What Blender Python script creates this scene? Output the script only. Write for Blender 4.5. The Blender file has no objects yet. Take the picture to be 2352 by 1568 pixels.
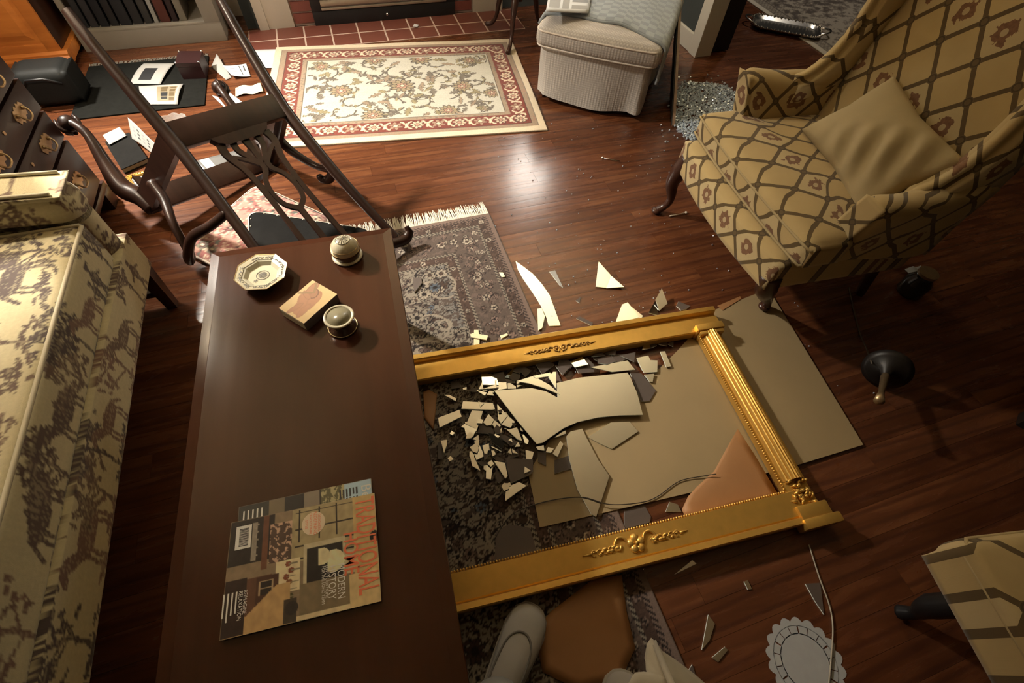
import bpy, bmesh, math, random
import numpy as np
from mathutils import Vector, Matrix, noise as mnoise
from mathutils.geometry import tessellate_polygon
random.seed(7); rng = np.random.default_rng(7)
S = bpy.context.scene
C = S.collection

# ------------------------------------------------------------------ camera, world, light, exposure
CAM_H, FPX = 1.48, 1072.0
_d = Vector((-58.0, 740.0, FPX)).normalized()          # straight down, seen in camera axes (x right, y down, z forward)
_f = (Vector((0, 0, 1)) - Vector((0, 0, 1)).dot(-_d) * (-_d)).normalized()
_r = _f.cross(-_d)
ROWS = (_r, _f, -_d)                                   # world x, y, z expressed in camera axes
def at(px, py, z=0.0):
    "point of the plane at height z seen at a pixel of the 2352x1568 photograph"
    c = Vector((px - 1176.0, py - 784.0, FPX))
    r = Vector([a.dot(c) for a in ROWS])
    t = (z - CAM_H) / r.z
    return Vector((r.x * t, r.y * t, z))
cam_data = bpy.data.cameras.new('camera')
cam_data.sensor_width = 36.0
cam_data.lens = 36.0 * FPX / 2352.0
cam_data.clip_start = 0.02
cam = bpy.data.objects.new('camera', cam_data); C.objects.link(cam)
M = Matrix.Identity(4)
for i in range(3):
    M[i][0], M[i][1], M[i][2] = ROWS[i][0], -ROWS[i][1], -ROWS[i][2]
M[2][3] = CAM_H
cam.matrix_world = M
S.camera = cam

RA = math.radians(21.5)                                # the room is turned by this against the camera heading
def rm(u, v, z=0.0):
    return Vector((u * math.cos(RA) - v * math.sin(RA), u * math.sin(RA) + v * math.cos(RA), z))

world = bpy.data.worlds.new('night'); S.world = world
world.use_nodes = True
world.node_tree.nodes['Background'].inputs[0].default_value = (0.010, 0.009, 0.008, 1)
world.node_tree.nodes['Background'].inputs[1].default_value = 0.25

S.view_settings.view_transform = 'Standard'
S.view_settings.look = 'None'
S.view_settings.gamma = 1.0
S.view_settings.use_curve_mapping = False
S.view_settings.exposure = -0.08

CEIL = 2.45
LAMP_A = rm(-1.20, 1.90, 1.46)                         # globe lamp on the chest of drawers
LAMP_B = Vector((0.03, 3.72, 1.24))                    # globe lamp on the tripod stand
SHADE_A, BULB_A, SHADE_B, BULB_B = 6.0, 38.0, 24.0, 135.0
HALL_AT, HALL_W = rm(3.75, 3.9, 2.36), 80.0
SPOT_AT, SPOT_AIM, SPOT_W = Vector((-2.95, 2.30, 2.36)), Vector((-1.42, 1.84, 0.0)), 1350.0  # added spotlight, out of view; light falls off towards near and right side

# ------------------------------------------------------------------ helpers
def link(o): C.objects.link(o); return o
def mesh_obj(name, verts, faces, mats, parent=None, smooth=False, fmat=None, attr=None, uv=None):
    me = bpy.data.meshes.new(name)
    me.from_pydata([tuple(v) for v in verts], [], [tuple(f) for f in faces])
    if not isinstance(mats, (list, tuple)): mats = [mats]
    for m in mats: me.materials.append(m)
    if fmat is not None: me.polygons.foreach_set('material_index', np.asarray(fmat, dtype=np.int32))
    if smooth is True: me.polygons.foreach_set('use_smooth', np.ones(len(me.polygons), dtype=bool))
    elif smooth: 
        me.polygons.foreach_set('use_smooth', np.ones(len(me.polygons), dtype=bool))
        me.set_sharp_from_angle(angle=smooth)
    if attr is not None:
        a = me.color_attributes.new('paint', 'FLOAT_COLOR', 'POINT')
        c = np.ones((len(me.vertices), 4), dtype=np.float32); c[:, :3] = attr
        a.data.foreach_set('color', c.ravel())
    if uv is not None:
        l = me.uv_layers.new(name='uv')
        vi = np.zeros(len(me.loops), dtype=np.int32); me.loops.foreach_get('vertex_index', vi)
        l.data.foreach_set('uv', np.asarray(uv, dtype=np.float32)[vi].ravel())
    me.update()
    o = link(bpy.data.objects.new(name, me))
    if parent is not None: o.parent = parent
    return o
def tag(o, label, cat, group=None, kind=None):
    if label: o['label'] = label
    if cat: o['category'] = cat
    if group: o['group'] = group
    if kind: o['kind'] = kind
    return o
def struct(o): o['kind'] = 'structure'; return o
def thing(name, label, cat, loc=(0, 0, 0), rotz=0.0, group=None, matrix=None):
    o = link(bpy.data.objects.new(name, None)); o.empty_display_size = 0.05
    if matrix is not None: o.matrix_world = matrix
    else: o.location = loc; o.rotation_euler = (0, 0, rotz)
    return tag(o, label, cat, group)
class MB:
    "collects shapes that make ONE part"
    def __init__(s): s.v = []; s.f = []; s.m = []
    def add(s, vf, mi=0):
        v, f = vf; n = len(s.v); s.v += [Vector(p) for p in v]; s.f += [tuple(i + n for i in q) for q in f]; s.m += [mi] * len(f); return s
    def obj(s, name, mat, parent=None, smooth=math.radians(40)):
        return mesh_obj(name, s.v, s.f, mat, parent, smooth, s.m)
def xf(vf, M):
    return [M @ Vector(p) for p in vf[0]], vf[1]
def box(x0, x1, y0, y1, z0, z1, b=0.0):
    if b <= 0:
        v = [(x, y, z) for z in (z0, z1) for y in (y0, y1) for x in (x0, x1)]
        return v, [(0, 2, 3, 1), (4, 5, 7, 6), (0, 1, 5, 4), (2, 6, 7, 3), (0, 4, 6, 2), (1, 3, 7, 5)]
    bm = bmesh.new(); bmesh.ops.create_cube(bm, size=1)
    for p in bm.verts: p.co = Vector(((x0 + x1) / 2 + p.co.x * (x1 - x0), (y0 + y1) / 2 + p.co.y * (y1 - y0), (z0 + z1) / 2 + p.co.z * (z1 - z0)))
    bmesh.ops.bevel(bm, geom=list(bm.edges), offset=b, segments=2, affect='EDGES', profile=0.6)
    return bmout(bm)
def bmout(bm):
    bm.verts.index_update(); v = [p.co.copy() for p in bm.verts]; f = [tuple(q.index for q in p.verts) for p in bm.faces]; bm.free(); return v, f
def prism(poly, z0, z1, bev=0.0):
    "extruded 2-D polygon"
    a = sum(poly[i][0] * poly[(i + 1) % len(poly)][1] - poly[(i + 1) % len(poly)][0] * poly[i][1] for i in range(len(poly)))
    if a < 0: poly = list(poly)[::-1]
    n = len(poly)
    v = [(p[0], p[1], z0) for p in poly] + [(p[0], p[1], z1) for p in poly]
    tris = tessellate_polygon([[Vector((p[0], p[1], 0)) for p in poly]])
    f = []
    for t in tris:
        q = [Vector((poly[i][0], poly[i][1])) for i in t]
        ar = (q[1] - q[0]).x * (q[2] - q[0]).y - (q[1] - q[0]).y * (q[2] - q[0]).x
        t = tuple(t) if ar > 0 else tuple(t)[::-1]
        f.append(tuple(i + n for i in t)); f.append(t[::-1])
    f += [(i, (i + 1) % n, (i + 1) % n + n, i + n) for i in range(n)]
    return v, f
def tube(path, rad, n=10, cap=True, flat=None, up=None):
    "sweep; rad = radius or list; flat = second radius or list (elliptic section); up = fixed reference"
    P = [Vector(p) for p in path]; k = len(P)
    R = rad if isinstance(rad, (list, tuple)) else [rad] * k
    F = R if flat is None else (flat if isinstance(flat, (list, tuple)) else [flat] * k)
    v = []; f = []; prev = None
    for i in range(k):
        t = (P[min(i + 1, k - 1)] - P[max(i - 1, 0)]).normalized()
        if up is not None: a = Vector(up)
        elif prev is None: a = Vector((0, 0, 1)) if abs(t.z) < 0.9 else Vector((1, 0, 0))
        else: a = prev
        x = (a - t * a.dot(t)).normalized(); y = t.cross(x); prev = x
        for j in range(n):
            an = 2 * math.pi * j / n
            v.append(P[i] + x * (R[i] * math.cos(an)) + y * (F[i] * math.sin(an)))
    for i in range(k - 1):
        for j in range(n):
            f.append((i * n + j, i * n + (j + 1) % n, (i + 1) * n + (j + 1) % n, (i + 1) * n + j))
    if cap: f.append(tuple(range(n))[::-1]); f.append(tuple((k - 1) * n + j for j in range(n)))
    return v, f
def ribbon(path, w, t, up):
    "rectangular section along a path: width w (list or number) in the plane across 'up', thickness t along 'up'"
    P = [Vector(p) for p in path]; k = len(P); U = Vector(up).normalized()
    W = w if isinstance(w, (list, tuple)) else [w] * k
    v = []; f = []
    for i in range(k):
        d = (P[min(i + 1, k - 1)] - P[max(i - 1, 0)]).normalized(); s = d.cross(U).normalized()
        for a, b in ((-1, -1), (1, -1), (1, 1), (-1, 1)): v.append(P[i] + s * (a * W[i] / 2) + U * (b * t / 2))
    for i in range(k - 1):
        for j in range(4): f.append((i * 4 + j, i * 4 + (j + 1) % 4, i * 4 + 4 + (j + 1) % 4, i * 4 + 4 + j))
    f.append((3, 2, 1, 0)); f.append(tuple((k - 1) * 4 + j for j in range(4)))
    return v, f
def lathe(prof, n=32, cx=0, cy=0):
    v = []; f = []
    for r, z in prof:
        for j in range(n):
            a = 2 * math.pi * j / n; v.append((cx + r * math.cos(a), cy + r * math.sin(a), z))
    for i in range(len(prof) - 1):
        for j in range(n): f.append((i * n + j, i * n + (j + 1) % n, (i + 1) * n + (j + 1) % n, (i + 1) * n + j))
    f.append(tuple(range(n))[::-1]); f.append(tuple((len(prof) - 1) * n + j for j in range(n)))
    return v, f
def ball(c, r, n=12, m=8, s=(1, 1, 1)):
    v = []; f = []
    for i in range(m + 1):
        p = math.pi * i / m
        for j in range(n):
            a = 2 * math.pi * j / n
            v.append((c[0] + r * s[0] * math.sin(p) * math.cos(a), c[1] + r * s[1] * math.sin(p) * math.sin(a), c[2] - r * s[2] * math.cos(p)))
    for i in range(m):
        for j in range(n): f.append((i * n + j, i * n + (j + 1) % n, (i + 1) * n + (j + 1) % n, (i + 1) * n + j))
    return v, f
def rbox(sx, sy, sz, r, nx, ny, nz, fn=None):
    "rounded box of half sizes; returns verts, faces and per-vertex source point on the plain box"
    idx = {}; V = []; B = []; Fc = []
    def lin(s, n): return [-s + 2 * s * i / n for i in range(n + 1)]
    X, Y, Z = lin(sx, nx), lin(sy, ny), lin(sz, nz)
    def vid(i, j, k):
        if (i, j, k) in idx: return idx[(i, j, k)]
        p = Vector((X[i], Y[j], Z[k])); q = Vector((max(-sx + r, min(sx - r, p.x)), max(-sy + r, min(sy - r, p.y)), max(-sz + r, min(sz - r, p.z))))
        d = p - q
        o = q + d.normalized() * r if d.length > 1e-9 else p
        if d.length > 1e-9:
            mx = max(abs(d.x), abs(d.y), abs(d.z)); 
            if mx < r - 1e-9: o = q + d
        B.append(p); idx[(i, j, k)] = len(V); V.append(fn(o, p) if fn else o); return idx[(i, j, k)]
    for i in range(nx):
        for j in range(ny):
            Fc.append((vid(i, j, 0), vid(i, j + 1, 0), vid(i + 1, j + 1, 0), vid(i + 1, j, 0)))
            Fc.append((vid(i, j, nz), vid(i + 1, j, nz), vid(i + 1, j + 1, nz), vid(i, j + 1, nz)))
    for i in range(nx):
        for k in range(nz):
            Fc.append((vid(i, 0, k), vid(i + 1, 0, k), vid(i + 1, 0, k + 1), vid(i, 0, k + 1)))
            Fc.append((vid(i, ny, k), vid(i, ny, k + 1), vid(i + 1, ny, k + 1), vid(i + 1, ny, k)))
    for j in range(ny):
        for k in range(nz):
            Fc.append((vid(0, j, k), vid(0, j, k + 1), vid(0, j + 1, k + 1), vid(0, j + 1, k)))
            Fc.append((vid(nx, j, k), vid(nx, j + 1, k), vid(nx, j + 1, k + 1), vid(nx, j, k + 1)))
    return V, Fc, B
def bez(p0, p1, p2, p3, n=12):
    P = [Vector(p) for p in (p0, p1, p2, p3)]
    return [P[0] * (1 - t) ** 3 + P[1] * 3 * t * (1 - t) ** 2 + P[2] * 3 * t * t * (1 - t) + P[3] * t ** 3 for t in [i / n for i in range(n + 1)]]
def spline(pts, n=6):
    P = [Vector(p) for p in pts]; out = []
    for i in range(len(P) - 1):
        a, b, c, d = P[max(i - 1, 0)], P[i], P[i + 1], P[min(i + 2, len(P) - 1)]
        for k in range(n):
            t = k / n
            out.append(0.5 * ((2 * b) + (c - a) * t + (2 * a - 5 * b + 4 * c - d) * t * t + (3 * b - a - 3 * c + d) * t ** 3))
    return out + [P[-1]]
def lerpl(vals, n):
    "stretch a short list of numbers over n samples"
    return [float(x) for x in np.interp(np.linspace(0, len(vals) - 1, n), range(len(vals)), vals)]

# ------------------------------------------------------------------ materials
class NT:
    def __init__(s, name):
        s.m = bpy.data.materials.new(name); s.m.use_nodes = True; s.t = s.m.node_tree; s.b = s.t.nodes['Principled BSDF']
    def n(s, typ, **kw):
        x = s.t.nodes.new('ShaderNode' + typ)
        for k, v in kw.items(): setattr(x, k, v)
        return x
    def l(s, a, b): s.t.links.new(a, b)
    def inp(s, x, v):
        if hasattr(v, 'is_output') or isinstance(v, bpy.types.NodeSocket): s.l(v, x)
        else: x.default_value = v
    def math(s, op, a, b=0.0, c=None, clamp=False):
        x = s.n('Math', operation=op); x.use_clamp = clamp
        s.inp(x.inputs[0], a); s.inp(x.inputs[1], b)
        if c is not None: s.inp(x.inputs[2], c)
        return x.outputs[0]
    def mix(s, fac, a, b, blend='MIX'):
        x = s.n('Mix', data_type='RGBA', blend_type=blend)
        s.inp(x.inputs[0], fac); s.inp(x.inputs[6], a if not isinstance(a, tuple) else tuple(a) + (1,) * (4 - len(a))); s.inp(x.inputs[7], b if not isinstance(b, tuple) else tuple(b) + (1,) * (4 - len(b)))
        return x.outputs[2]
    def ramp(s, fac, stops):
        x = s.n('ValToRGB'); e = x.color_ramp.elements
        while len(e) < len(stops): e.new(0.5)
        for i, (p, c) in enumerate(stops): e[i].position = p; e[i].color = tuple(c) + (1,) * (4 - len(c))
        s.inp(x.inputs[0], fac); return x.outputs[0]
    def noise(s, vec=None, scale=5.0, detail=4.0, rough=0.55, dist=0.0):
        x = s.n('TexNoise'); x.inputs['Scale'].default_value = scale; x.inputs['Detail'].default_value = detail; x.inputs['Roughness'].default_value = rough; x.inputs['Distortion'].default_value = dist
        if vec is not None: s.l(vec, x.inputs['Vector'])
        return x.outputs['Fac']
    def coord(s, kind='Object'): return s.n('TexCoord').outputs[kind]
    def mapping(s, vec, scale=(1, 1, 1), rot=(0, 0, 0), loc=(0, 0, 0)):
        x = s.n('Mapping'); x.inputs['Scale'].default_value = scale; x.inputs['Rotation'].default_value = rot; x.inputs['Location'].default_value = loc
        s.l(vec, x.inputs['Vector']); return x.outputs[0]
    def bump(s, h, strength=0.3, dist=0.002):
        x = s.n('Bump'); x.inputs['Strength'].default_value = strength; x.inputs['Distance'].default_value = dist
        s.l(h, x.inputs['Height']); s.l(x.outputs[0], s.b.inputs['Normal'])
    def set(s, col=None, rough=0.5, metal=0.0, coat=0.0, spec=None, sheen=0.0, trans=0.0, ior=None, coat_rough=0.08):
        if col is not None: s.inp(s.b.inputs['Base Color'], col if not isinstance(col, tuple) else tuple(col) + (1,) * (4 - len(col)))
        s.inp(s.b.inputs['Roughness'], rough); s.inp(s.b.inputs['Metallic'], metal)
        s.b.inputs['Coat Weight'].default_value = coat; s.b.inputs['Coat Roughness'].default_value = coat_rough
        s.b.inputs['Sheen Weight'].default_value = sheen; s.b.inputs['Transmission Weight'].default_value = trans
        if spec is not None: s.b.inputs['Specular IOR Level'].default_value = spec
        if ior is not None: s.b.inputs['IOR'].default_value = ior
        return s.m
def plain(name, col, rough=0.5, metal=0.0, var=0.12, vscale=12.0, bump=0.0, bscale=60.0, **kw):
    t = NT(name); f = t.noise(t.coord(), vscale, 5.0)
    lo = tuple(c * (1 - var) for c in col); hi = tuple(min(1, c * (1 + var)) for c in col)
    m = t.set(t.mix(f, lo, hi), rough, metal, **kw)
    if bump > 0: t.bump(t.noise(t.coord(), bscale, 4.0), bump)
    return m
def wood(name, dark, light, rough=0.35, axis=0, scale=1.0, coat=0.25, streak=0.5, coat_rough=0.12, spec=0.3):
    t = NT(name); sc = [22 * scale] * 3; sc[axis] = 1.6 * scale
    v = t.mapping(t.coord(), tuple(sc))
    g = t.noise(v, 1.0, 6.0, 0.6, 0.6); big = t.noise(t.coord(), 3.0 * scale, 2.0)
    col = t.ramp(t.math('ADD', t.math('MULTIPLY', g, streak), t.math('MULTIPLY', big, 1 - streak)), [(0.32, dark), (0.68, light)])
    m = t.set(col, t.math('ADD', rough - 0.05, t.math('MULTIPLY', g, 0.1)), coat=coat, coat_rough=coat_rough, spec=spec)
    t.bump(g, 0.05, 0.001); return m
def painted(name, rough=0.8, sheen=0.0, bump=0.0, bscale=300.0, spec=0.3, var=0.15, vscale=60.0, coat=0.0):
    "colour print held on the mesh (attribute), with woven grain"
    t = NT(name); a = t.n('Attribute', attribute_name='paint')
    f = t.noise(t.coord(), vscale, 4.0)
    m = t.set(t.mix(1.0, a.outputs['Color'], t.ramp(f, [(0.2, (1 - var,) * 3), (0.8, (1 + 0, ) * 3)]), 'MULTIPLY'), rough, sheen=sheen, spec=spec, coat=coat)
    if bump > 0: t.bump(t.noise(t.coord(), bscale, 2.0), bump, 0.002)
    return m
MT = {}
MT['mahogany'] = wood('mahogany', (0.030, 0.010, 0.006), (0.10, 0.036, 0.018), 0.32, 1, coat=0.35)
MT['mahogany_x'] = wood('mahogany_dark', (0.022, 0.009, 0.006), (0.075, 0.028, 0.016), 0.36, 2, coat=0.3)
MT['tabletop'] = wood('table_top_wood', (0.028, 0.0095, 0.005), (0.066, 0.023, 0.011), 0.15, 1, 0.6, coat=0.0, streak=0.35, spec=0.38)
MT['chest'] = wood('chest_wood', (0.011, 0.0045, 0.0035), (0.034, 0.012, 0.008), 0.38, 1, coat=0.08)
MT['desk'] = wood('desk_wood_lit', (0.42, 0.12, 0.022), (0.72, 0.26, 0.055), 0.35, 0, coat=0.3)  # warm lamplight on the cabinet front is put into this orange
MT['brass'] = plain('aged_brass', (0.42, 0.30, 0.17), 0.38, 0.85, 0.25, 40)
MT['gold'] = plain('gilt', (0.70, 0.42, 0.10), 0.36, 0.72, 0.16, 30, bump=0.08, bscale=90)
MT['gold_dark'] = plain('gilt_rubbed', (0.44, 0.25, 0.065), 0.42, 0.6, 0.35, 60, bump=0.2, bscale=80)
MT['white_paint'] = plain('cream_paint', (0.58, 0.53, 0.44), 0.45, 0, 0.05, 5)
MT['wall'] = plain('dark_green_wall', (0.040, 0.046, 0.042), 0.8, 0, 0.1, 4)
MT['ceiling'] = plain('cream_ceiling', (0.82, 0.69, 0.43), 0.9, 0, 0.04, 3)
MT['black'] = plain('black_metal', (0.012, 0.012, 0.013), 0.45, 0.2, 0.2, 20)
MT['blackcloth'] = plain('black_dust_cover', (0.010, 0.0095, 0.009), 0.9, 0, 0.3, 30, bump=0.3, bscale=200, spec=0.08)
MT['steel'] = plain('brushed_trim', (0.42, 0.38, 0.30), 0.35, 0.9, 0.15, 30)
MT['silver'] = plain('silver_plate', (0.62, 0.60, 0.57), 0.22, 1.0, 0.2, 25)
MT['paper'] = plain('white_paper', (0.60, 0.605, 0.62), 0.7, 0, 0.05, 8)
MT['paper_grey'] = plain('grey_paper', (0.30, 0.29, 0.275), 0.7, 0, 0.08, 8)
MT['paper_cream'] = plain('cream_paper', (0.74, 0.68, 0.50), 0.7, 0, 0.06, 8)
MT['ink'] = plain('printed_ink', (0.06, 0.06, 0.06), 0.6, 0, 0.2, 30)
MT['board'] = plain('backing_board', (0.31, 0.225, 0.115), 0.62, 0, 0.10, 5, bump=0.05, bscale=30)
MT['kraft'] = plain('brown_kraft_paper', (0.34, 0.165, 0.065), 0.6, 0, 0.14, 6)
MT['shard_back'] = plain('mirror_back_paint', (0.085, 0.064, 0.055), 0.55, 0, 0.1, 10)
MT['shard_edge'] = plain('glass_edge', (0.80, 0.84, 0.76), 0.45, 0.0, 0.1, 60)
t = NT('mirror_silver'); MT['mirror'] = t.set((0.90, 0.90, 0.86), 0.03, 1.0)
t = NT('clear_glass'); MT['glass'] = t.set((0.92, 0.96, 0.95), 0.06, 0.0, trans=0.85, ior=1.5)
# ------------------------------------------------------------------ floor of oak strips
def floor_mat():
    t = NT('oak_floor'); g = t.n('NewGeometry'); oi = t.n('ObjectInfo')
    off = t.n('CombineXYZ'); t.l(t.math('MULTIPLY', oi.outputs['Random'], 37.0), off.inputs[0]); t.l(t.math('MULTIPLY', oi.outputs['Random'], 11.0), off.inputs[1])
    rot = t.n('VectorRotate', rotation_type='Z_AXIS'); t.l(g.outputs['Position'], rot.inputs['Vector']); rot.inputs['Angle'].default_value = -RA
    add = t.n('VectorMath', operation='ADD'); t.l(rot.outputs[0], add.inputs[0]); t.l(off.outputs[0], add.inputs[1])
    v = t.mapping(add.outputs[0], (2.0, 15, 1)); fine = t.mapping(add.outputs[0], (6, 130, 1))
    wv = t.n('TexWave', wave_type='BANDS', bands_direction='Y'); wv.inputs['Scale'].default_value = 0.42; wv.inputs['Distortion'].default_value = 9.0; wv.inputs['Detail'].default_value = 2.5; wv.inputs['Detail Scale'].default_value = 0.7
    t.l(v, wv.inputs['Vector'])
    n1 = t.noise(v, 1.3, 5.0, 0.6, 0.8); n2 = t.noise(fine, 1.0, 2.0)
    streak = t.ramp(wv.outputs['Fac'], [(0.0, (1, 1, 1)), (0.30, (0, 0, 0)), (1.0, (0, 0, 0))])
    base = t.ramp(n1, [(0.25, (0.060, 0.019, 0.008)), (0.55, (0.118, 0.041, 0.016)), (0.8, (0.190, 0.076, 0.028))])
    base = t.mix(t.math('MULTIPLY', streak, 0.80), base, (0.060, 0.020, 0.010))
    base = t.mix(t.math('MULTIPLY', n2, 0.25), base, (0.10, 0.03, 0.015))
    tone = t.ramp(oi.outputs['Random'], [(0.0, (0.78, 0.72, 0.70)), (0.3, (0.96, 0.94, 0.92)), (0.7, (1.06, 1.03, 1.0)), (1.0, (1.18, 1.2, 1.18))])
    m = t.set(t.mix(1.0, base, tone, 'MULTIPLY'), t.math('ADD', 0.20, t.math('MULTIPLY', n1, 0.14)), coat=0.25, coat_rough=0.16, spec=0.4)
    t.bump(t.math('ADD', t.math('MULTIPLY', streak, -0.6), n2), 0.16, 0.0012); return m
MT['floor'] = floor_mat()
MT['subfloor'] = plain('dark_subfloor', (0.03, 0.012, 0.007), 0.7)
floor = struct(mesh_obj('floor', *xf(box(-3.2, 5.2, -1.6, 5.6, -0.05, -0.014), Matrix.Rotation(RA, 4, 'Z')), MT['subfloor']))
unit = bpy.data.meshes.new('plank')
_v, _f = box(-0.5, 0.5, -0.5, 0.5, -1, 0); unit.from_pydata(_v, [], _f); unit.materials.append(MT['floor'])
PW = 0.083
def inview(p):
    c = M.inverted() @ Vector(p)
    if c.z > -0.05: return 9e9
    x, y = c.x / -c.z * FPX, c.y / -c.z * FPX
    return (p - Vector((0, 0, CAM_H))).length if abs(x) < 1260 and abs(y) < 860 else 9e9
cand = []
row = 0; v0 = -1.55
while v0 < 5.5:
    u0 = -3.15 + random.uniform(-1.2, 0); 
    while u0 < 5.1:
        L = random.uniform(0.9, 1.9); a, b = max(u0, -3.15), min(u0 + L, 5.15); u0 += L
        if b - a < 0.12: continue
        if -0.50 < v0 - 4.05 < 1.6 and b < -0.8 and a > 2.4: continue
        best = min(inview(rm(a + (b - a) * s, v0 + PW * q, 0)) for s in (0.02, 0.25, 0.5, 0.75, 0.98) for q in (0.1, 0.9))
        cand.append((best, a, b, v0))
    v0 += PW; row += 1
cand.sort(key=lambda c: c[0])
rest = MB(); nvis = 0
for best, a, b, v in cand:
    if best < 9e8 and nvis < 300:
        o = link(bpy.data.objects.new('plank', unit)); nvis += 1
        o.location = rm((a + b) / 2, v + PW / 2, 0); o.rotation_euler = (0, 0, RA); o.scale = (b - a - 0.0008, PW - 0.0007, 0.014); o.parent = floor
    else: rest.add(xf(box(a, b - 0.0014, v, v + PW - 0.0013, -0.014, 0), Matrix.Rotation(RA, 4, 'Z')))
o = rest.obj('outer_planks', MT['floor'], floor); o['kind'] = 'stuff'

RZ = Matrix.Rotation(RA, 4, 'Z')
def rbx(u0, u1, v0, v1, z0, z1, b=0.0): return xf(box(u0, u1, v0, v1, z0, z1, b), RZ)
def rstruct(name, vf, m): return struct(mesh_obj(name, vf[0], vf[1], m))
rstruct('ceiling', rbx(-3.2, 5.2, -1.6, 5.6, CEIL, CEIL + 0.06), MT['ceiling'])
rstruct('wall_back', rbx(-0.56, 2.36, 3.90, 4.02, 0, CEIL), MT['wall'])
rstruct('wall_alcove', rbx(-3.2, -0.50, 4.14, 4.26, 0, CEIL), MT['wall'])
rstruct('wall_return', rbx(-0.56, -0.50, 3.90, 4.14, 0, CEIL), MT['wall'])
rstruct('wall_left', rbx(-3.3, -3.2, -1.6, 4.3, 0, CEIL), MT['wall'])
rstruct('wall_front', rbx(-3.2, 5.2, -1.7, -1.6, 0, CEIL), MT['wall'])
rstruct('wall_far', rbx(2.40, 5.2, 5.5, 5.6, 0, CEIL), MT['wall'])
rstruct('wall_side', rbx(5.2, 5.3, -1.6, 5.6, 0, CEIL), MT['wall'])
rstruct('wall_right', rbx(2.335, 2.425, 2.90, 3.95, 0, CEIL), MT['wall'])
rstruct('baseboard_right', rbx(2.315, 2.335, 2.89, 3.90, 0, 0.11, 0.004), MT['white_paint'])
rstruct('baseboard_alcove', rbx(-0.69, -0.55, 4.115, 4.14, 0, 0.11, 0.004), MT['white_paint'])
rstruct('trim_1', rbx(2.322, 2.437, 2.865, 2.90, 0, 2.1, 0.004), MT['white_paint'])
rstruct('trim_2', rbx(2.310, 2.325, 2.862, 2.955, 0, 2.1, 0.003), MT['white_paint'])
d1 = rstruct('door_1', rbx(2.46, 2.60, 2.90, 3.00, 0.01, 2.05, 0.004), plain('black_door', (0.008, 0.008, 0.009), 0.5))

# ------------------------------------------------------------------ fireplace and hearth
MT['tile'] = plain('quarry_tile', (0.155, 0.048, 0.033), 0.45, 0, 0.18, 9)
MT['grout'] = plain('pale_grout', (0.52, 0.39, 0.32), 0.85, 0, 0.1, 30)
MT['brick'] = plain('glazed_brick', (0.20, 0.058, 0.042), 0.5, 0, 0.22, 10)
hearth = thing('hearth', 'red quarry tile hearth with pale grout before the fireplace', 'hearth', rm(0.374, 3.70), RA)
mesh_obj('grout_bed', *box(-0.93, 0.93, -0.17, 0.165, -0.012, 0.0022), MT['grout'], hearth)
tv, tf = box(-0.5, 0.5, -0.5, 0.5, 0, 1)
tm = bpy.data.meshes.new('tile'); bmx = bmesh.new(); bmesh.ops.create_cube(bmx, size=1)
bmesh.ops.bevel(bmx, geom=[e for e in bmx.edges if all(p.co.z > 0 for p in e.verts)], offset=0.02, segments=1, affect='EDGES'); bmx.to_mesh(tm); bmx.free(); tm.materials.append(MT['tile'])
TW = 0.1765
for r_, (y0, y1) in enumerate(((-0.165, -0.010), (0.000, 0.162))):
    x = -0.925 - (0.0 if r_ else 0.0)
    for k in range(11):
        a, b = x + k * TW, min(x + (k + 1) * TW - 0.0105, 0.925)
        if b - a < 0.03: continue
        o = link(bpy.data.objects.new('tile', tm)); o.parent = hearth
        o.location = ((a + b) / 2, (y0 + y1) / 2, -0.0025); o.scale = (b - a, y1 - y0 - 0.002, 0.010 + random.uniform(0, 0.0012))
fire = thing('fireplace', 'brick fireplace with cream pilasters and black metal firebox front', 'fireplace', rm(0.374, 3.88), RA)
mb = MB()
for s in (-1, 1):
    mb.add(box(s * 0.715 - 0.085, s * 0.715 + 0.085, -0.02, 0.02, 0.0, 1.15, 0.004))
mb.add(box(-0.80, 0.80, -0.02, 0.02, 1.15, 1.38, 0.004)).add(box(-0.90, 0.90, -0.16, 0.02, 1.38, 1.43, 0.006))
mb.obj('mantel_surround', MT['white_paint'], fire)
for s in (-1, 1):
    mb = MB(); mb.add(box(s * 0.825 - 0.03, s * 0.825 + 0.03, -0.03, 0.02, 0, 1.38, 0.003)); mb.obj('pilaster', MT['white_paint'], fire)
mesh_obj('mortar', *box(-0.64, 0.64, 0.004, 0.02, 0, 1.15), MT['grout'], fire)
bv, bf = box(-0.5, 0.5, -0.5, 0.5, -0.5, 0.5); bm_ = bpy.data.meshes.new('brick'); bm_.from_pydata(bv, [], bf); bm_.materials.append(MT['brick'])
for s in (-1, 1):
    for k in range(14):
        o = link(bpy.data.objects.new('brick', bm_)); o.parent = fire
        o.location = (s * 0.556, 0.0, 0.022 + 0.026 + k * 0.066 * 1.06 + random.uniform(-.0005, .0005)); o.scale = (0.128, 0.022, 0.056)
for k in range(15):
    o = link(bpy.data.objects.new('brick', bm_)); o.parent = fire
    o.location = (-0.59 + k * 0.0845, 0.0, 1.06); o.scale = (0.075, 0.022, 0.16)
mb = MB(); mb.add(box(-0.495, 0.495, -0.03, 0.03, 0.002, 0.085, 0.003))
for s in (-1, 1): mb.add(box(s * 0.4625 - 0.0325, s * 0.4625 + 0.0325, -0.03, 0.03, 0.085, 0.95, 0.003))
mb.add(box(-0.495, 0.495, -0.03, 0.03, 0.88, 0.96, 0.003)); mb.obj('firebox_frame', MT['black'], fire)
mb = MB(); mb.add(box(-0.43, 0.43, -0.038, -0.024, 0.092, 0.108, 0.002)).add(box(-0.43, 0.43, -0.034, -0.020, 0.116, 0.150, 0.002)); mb.obj('door_trim', MT['steel'], fire)
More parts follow.
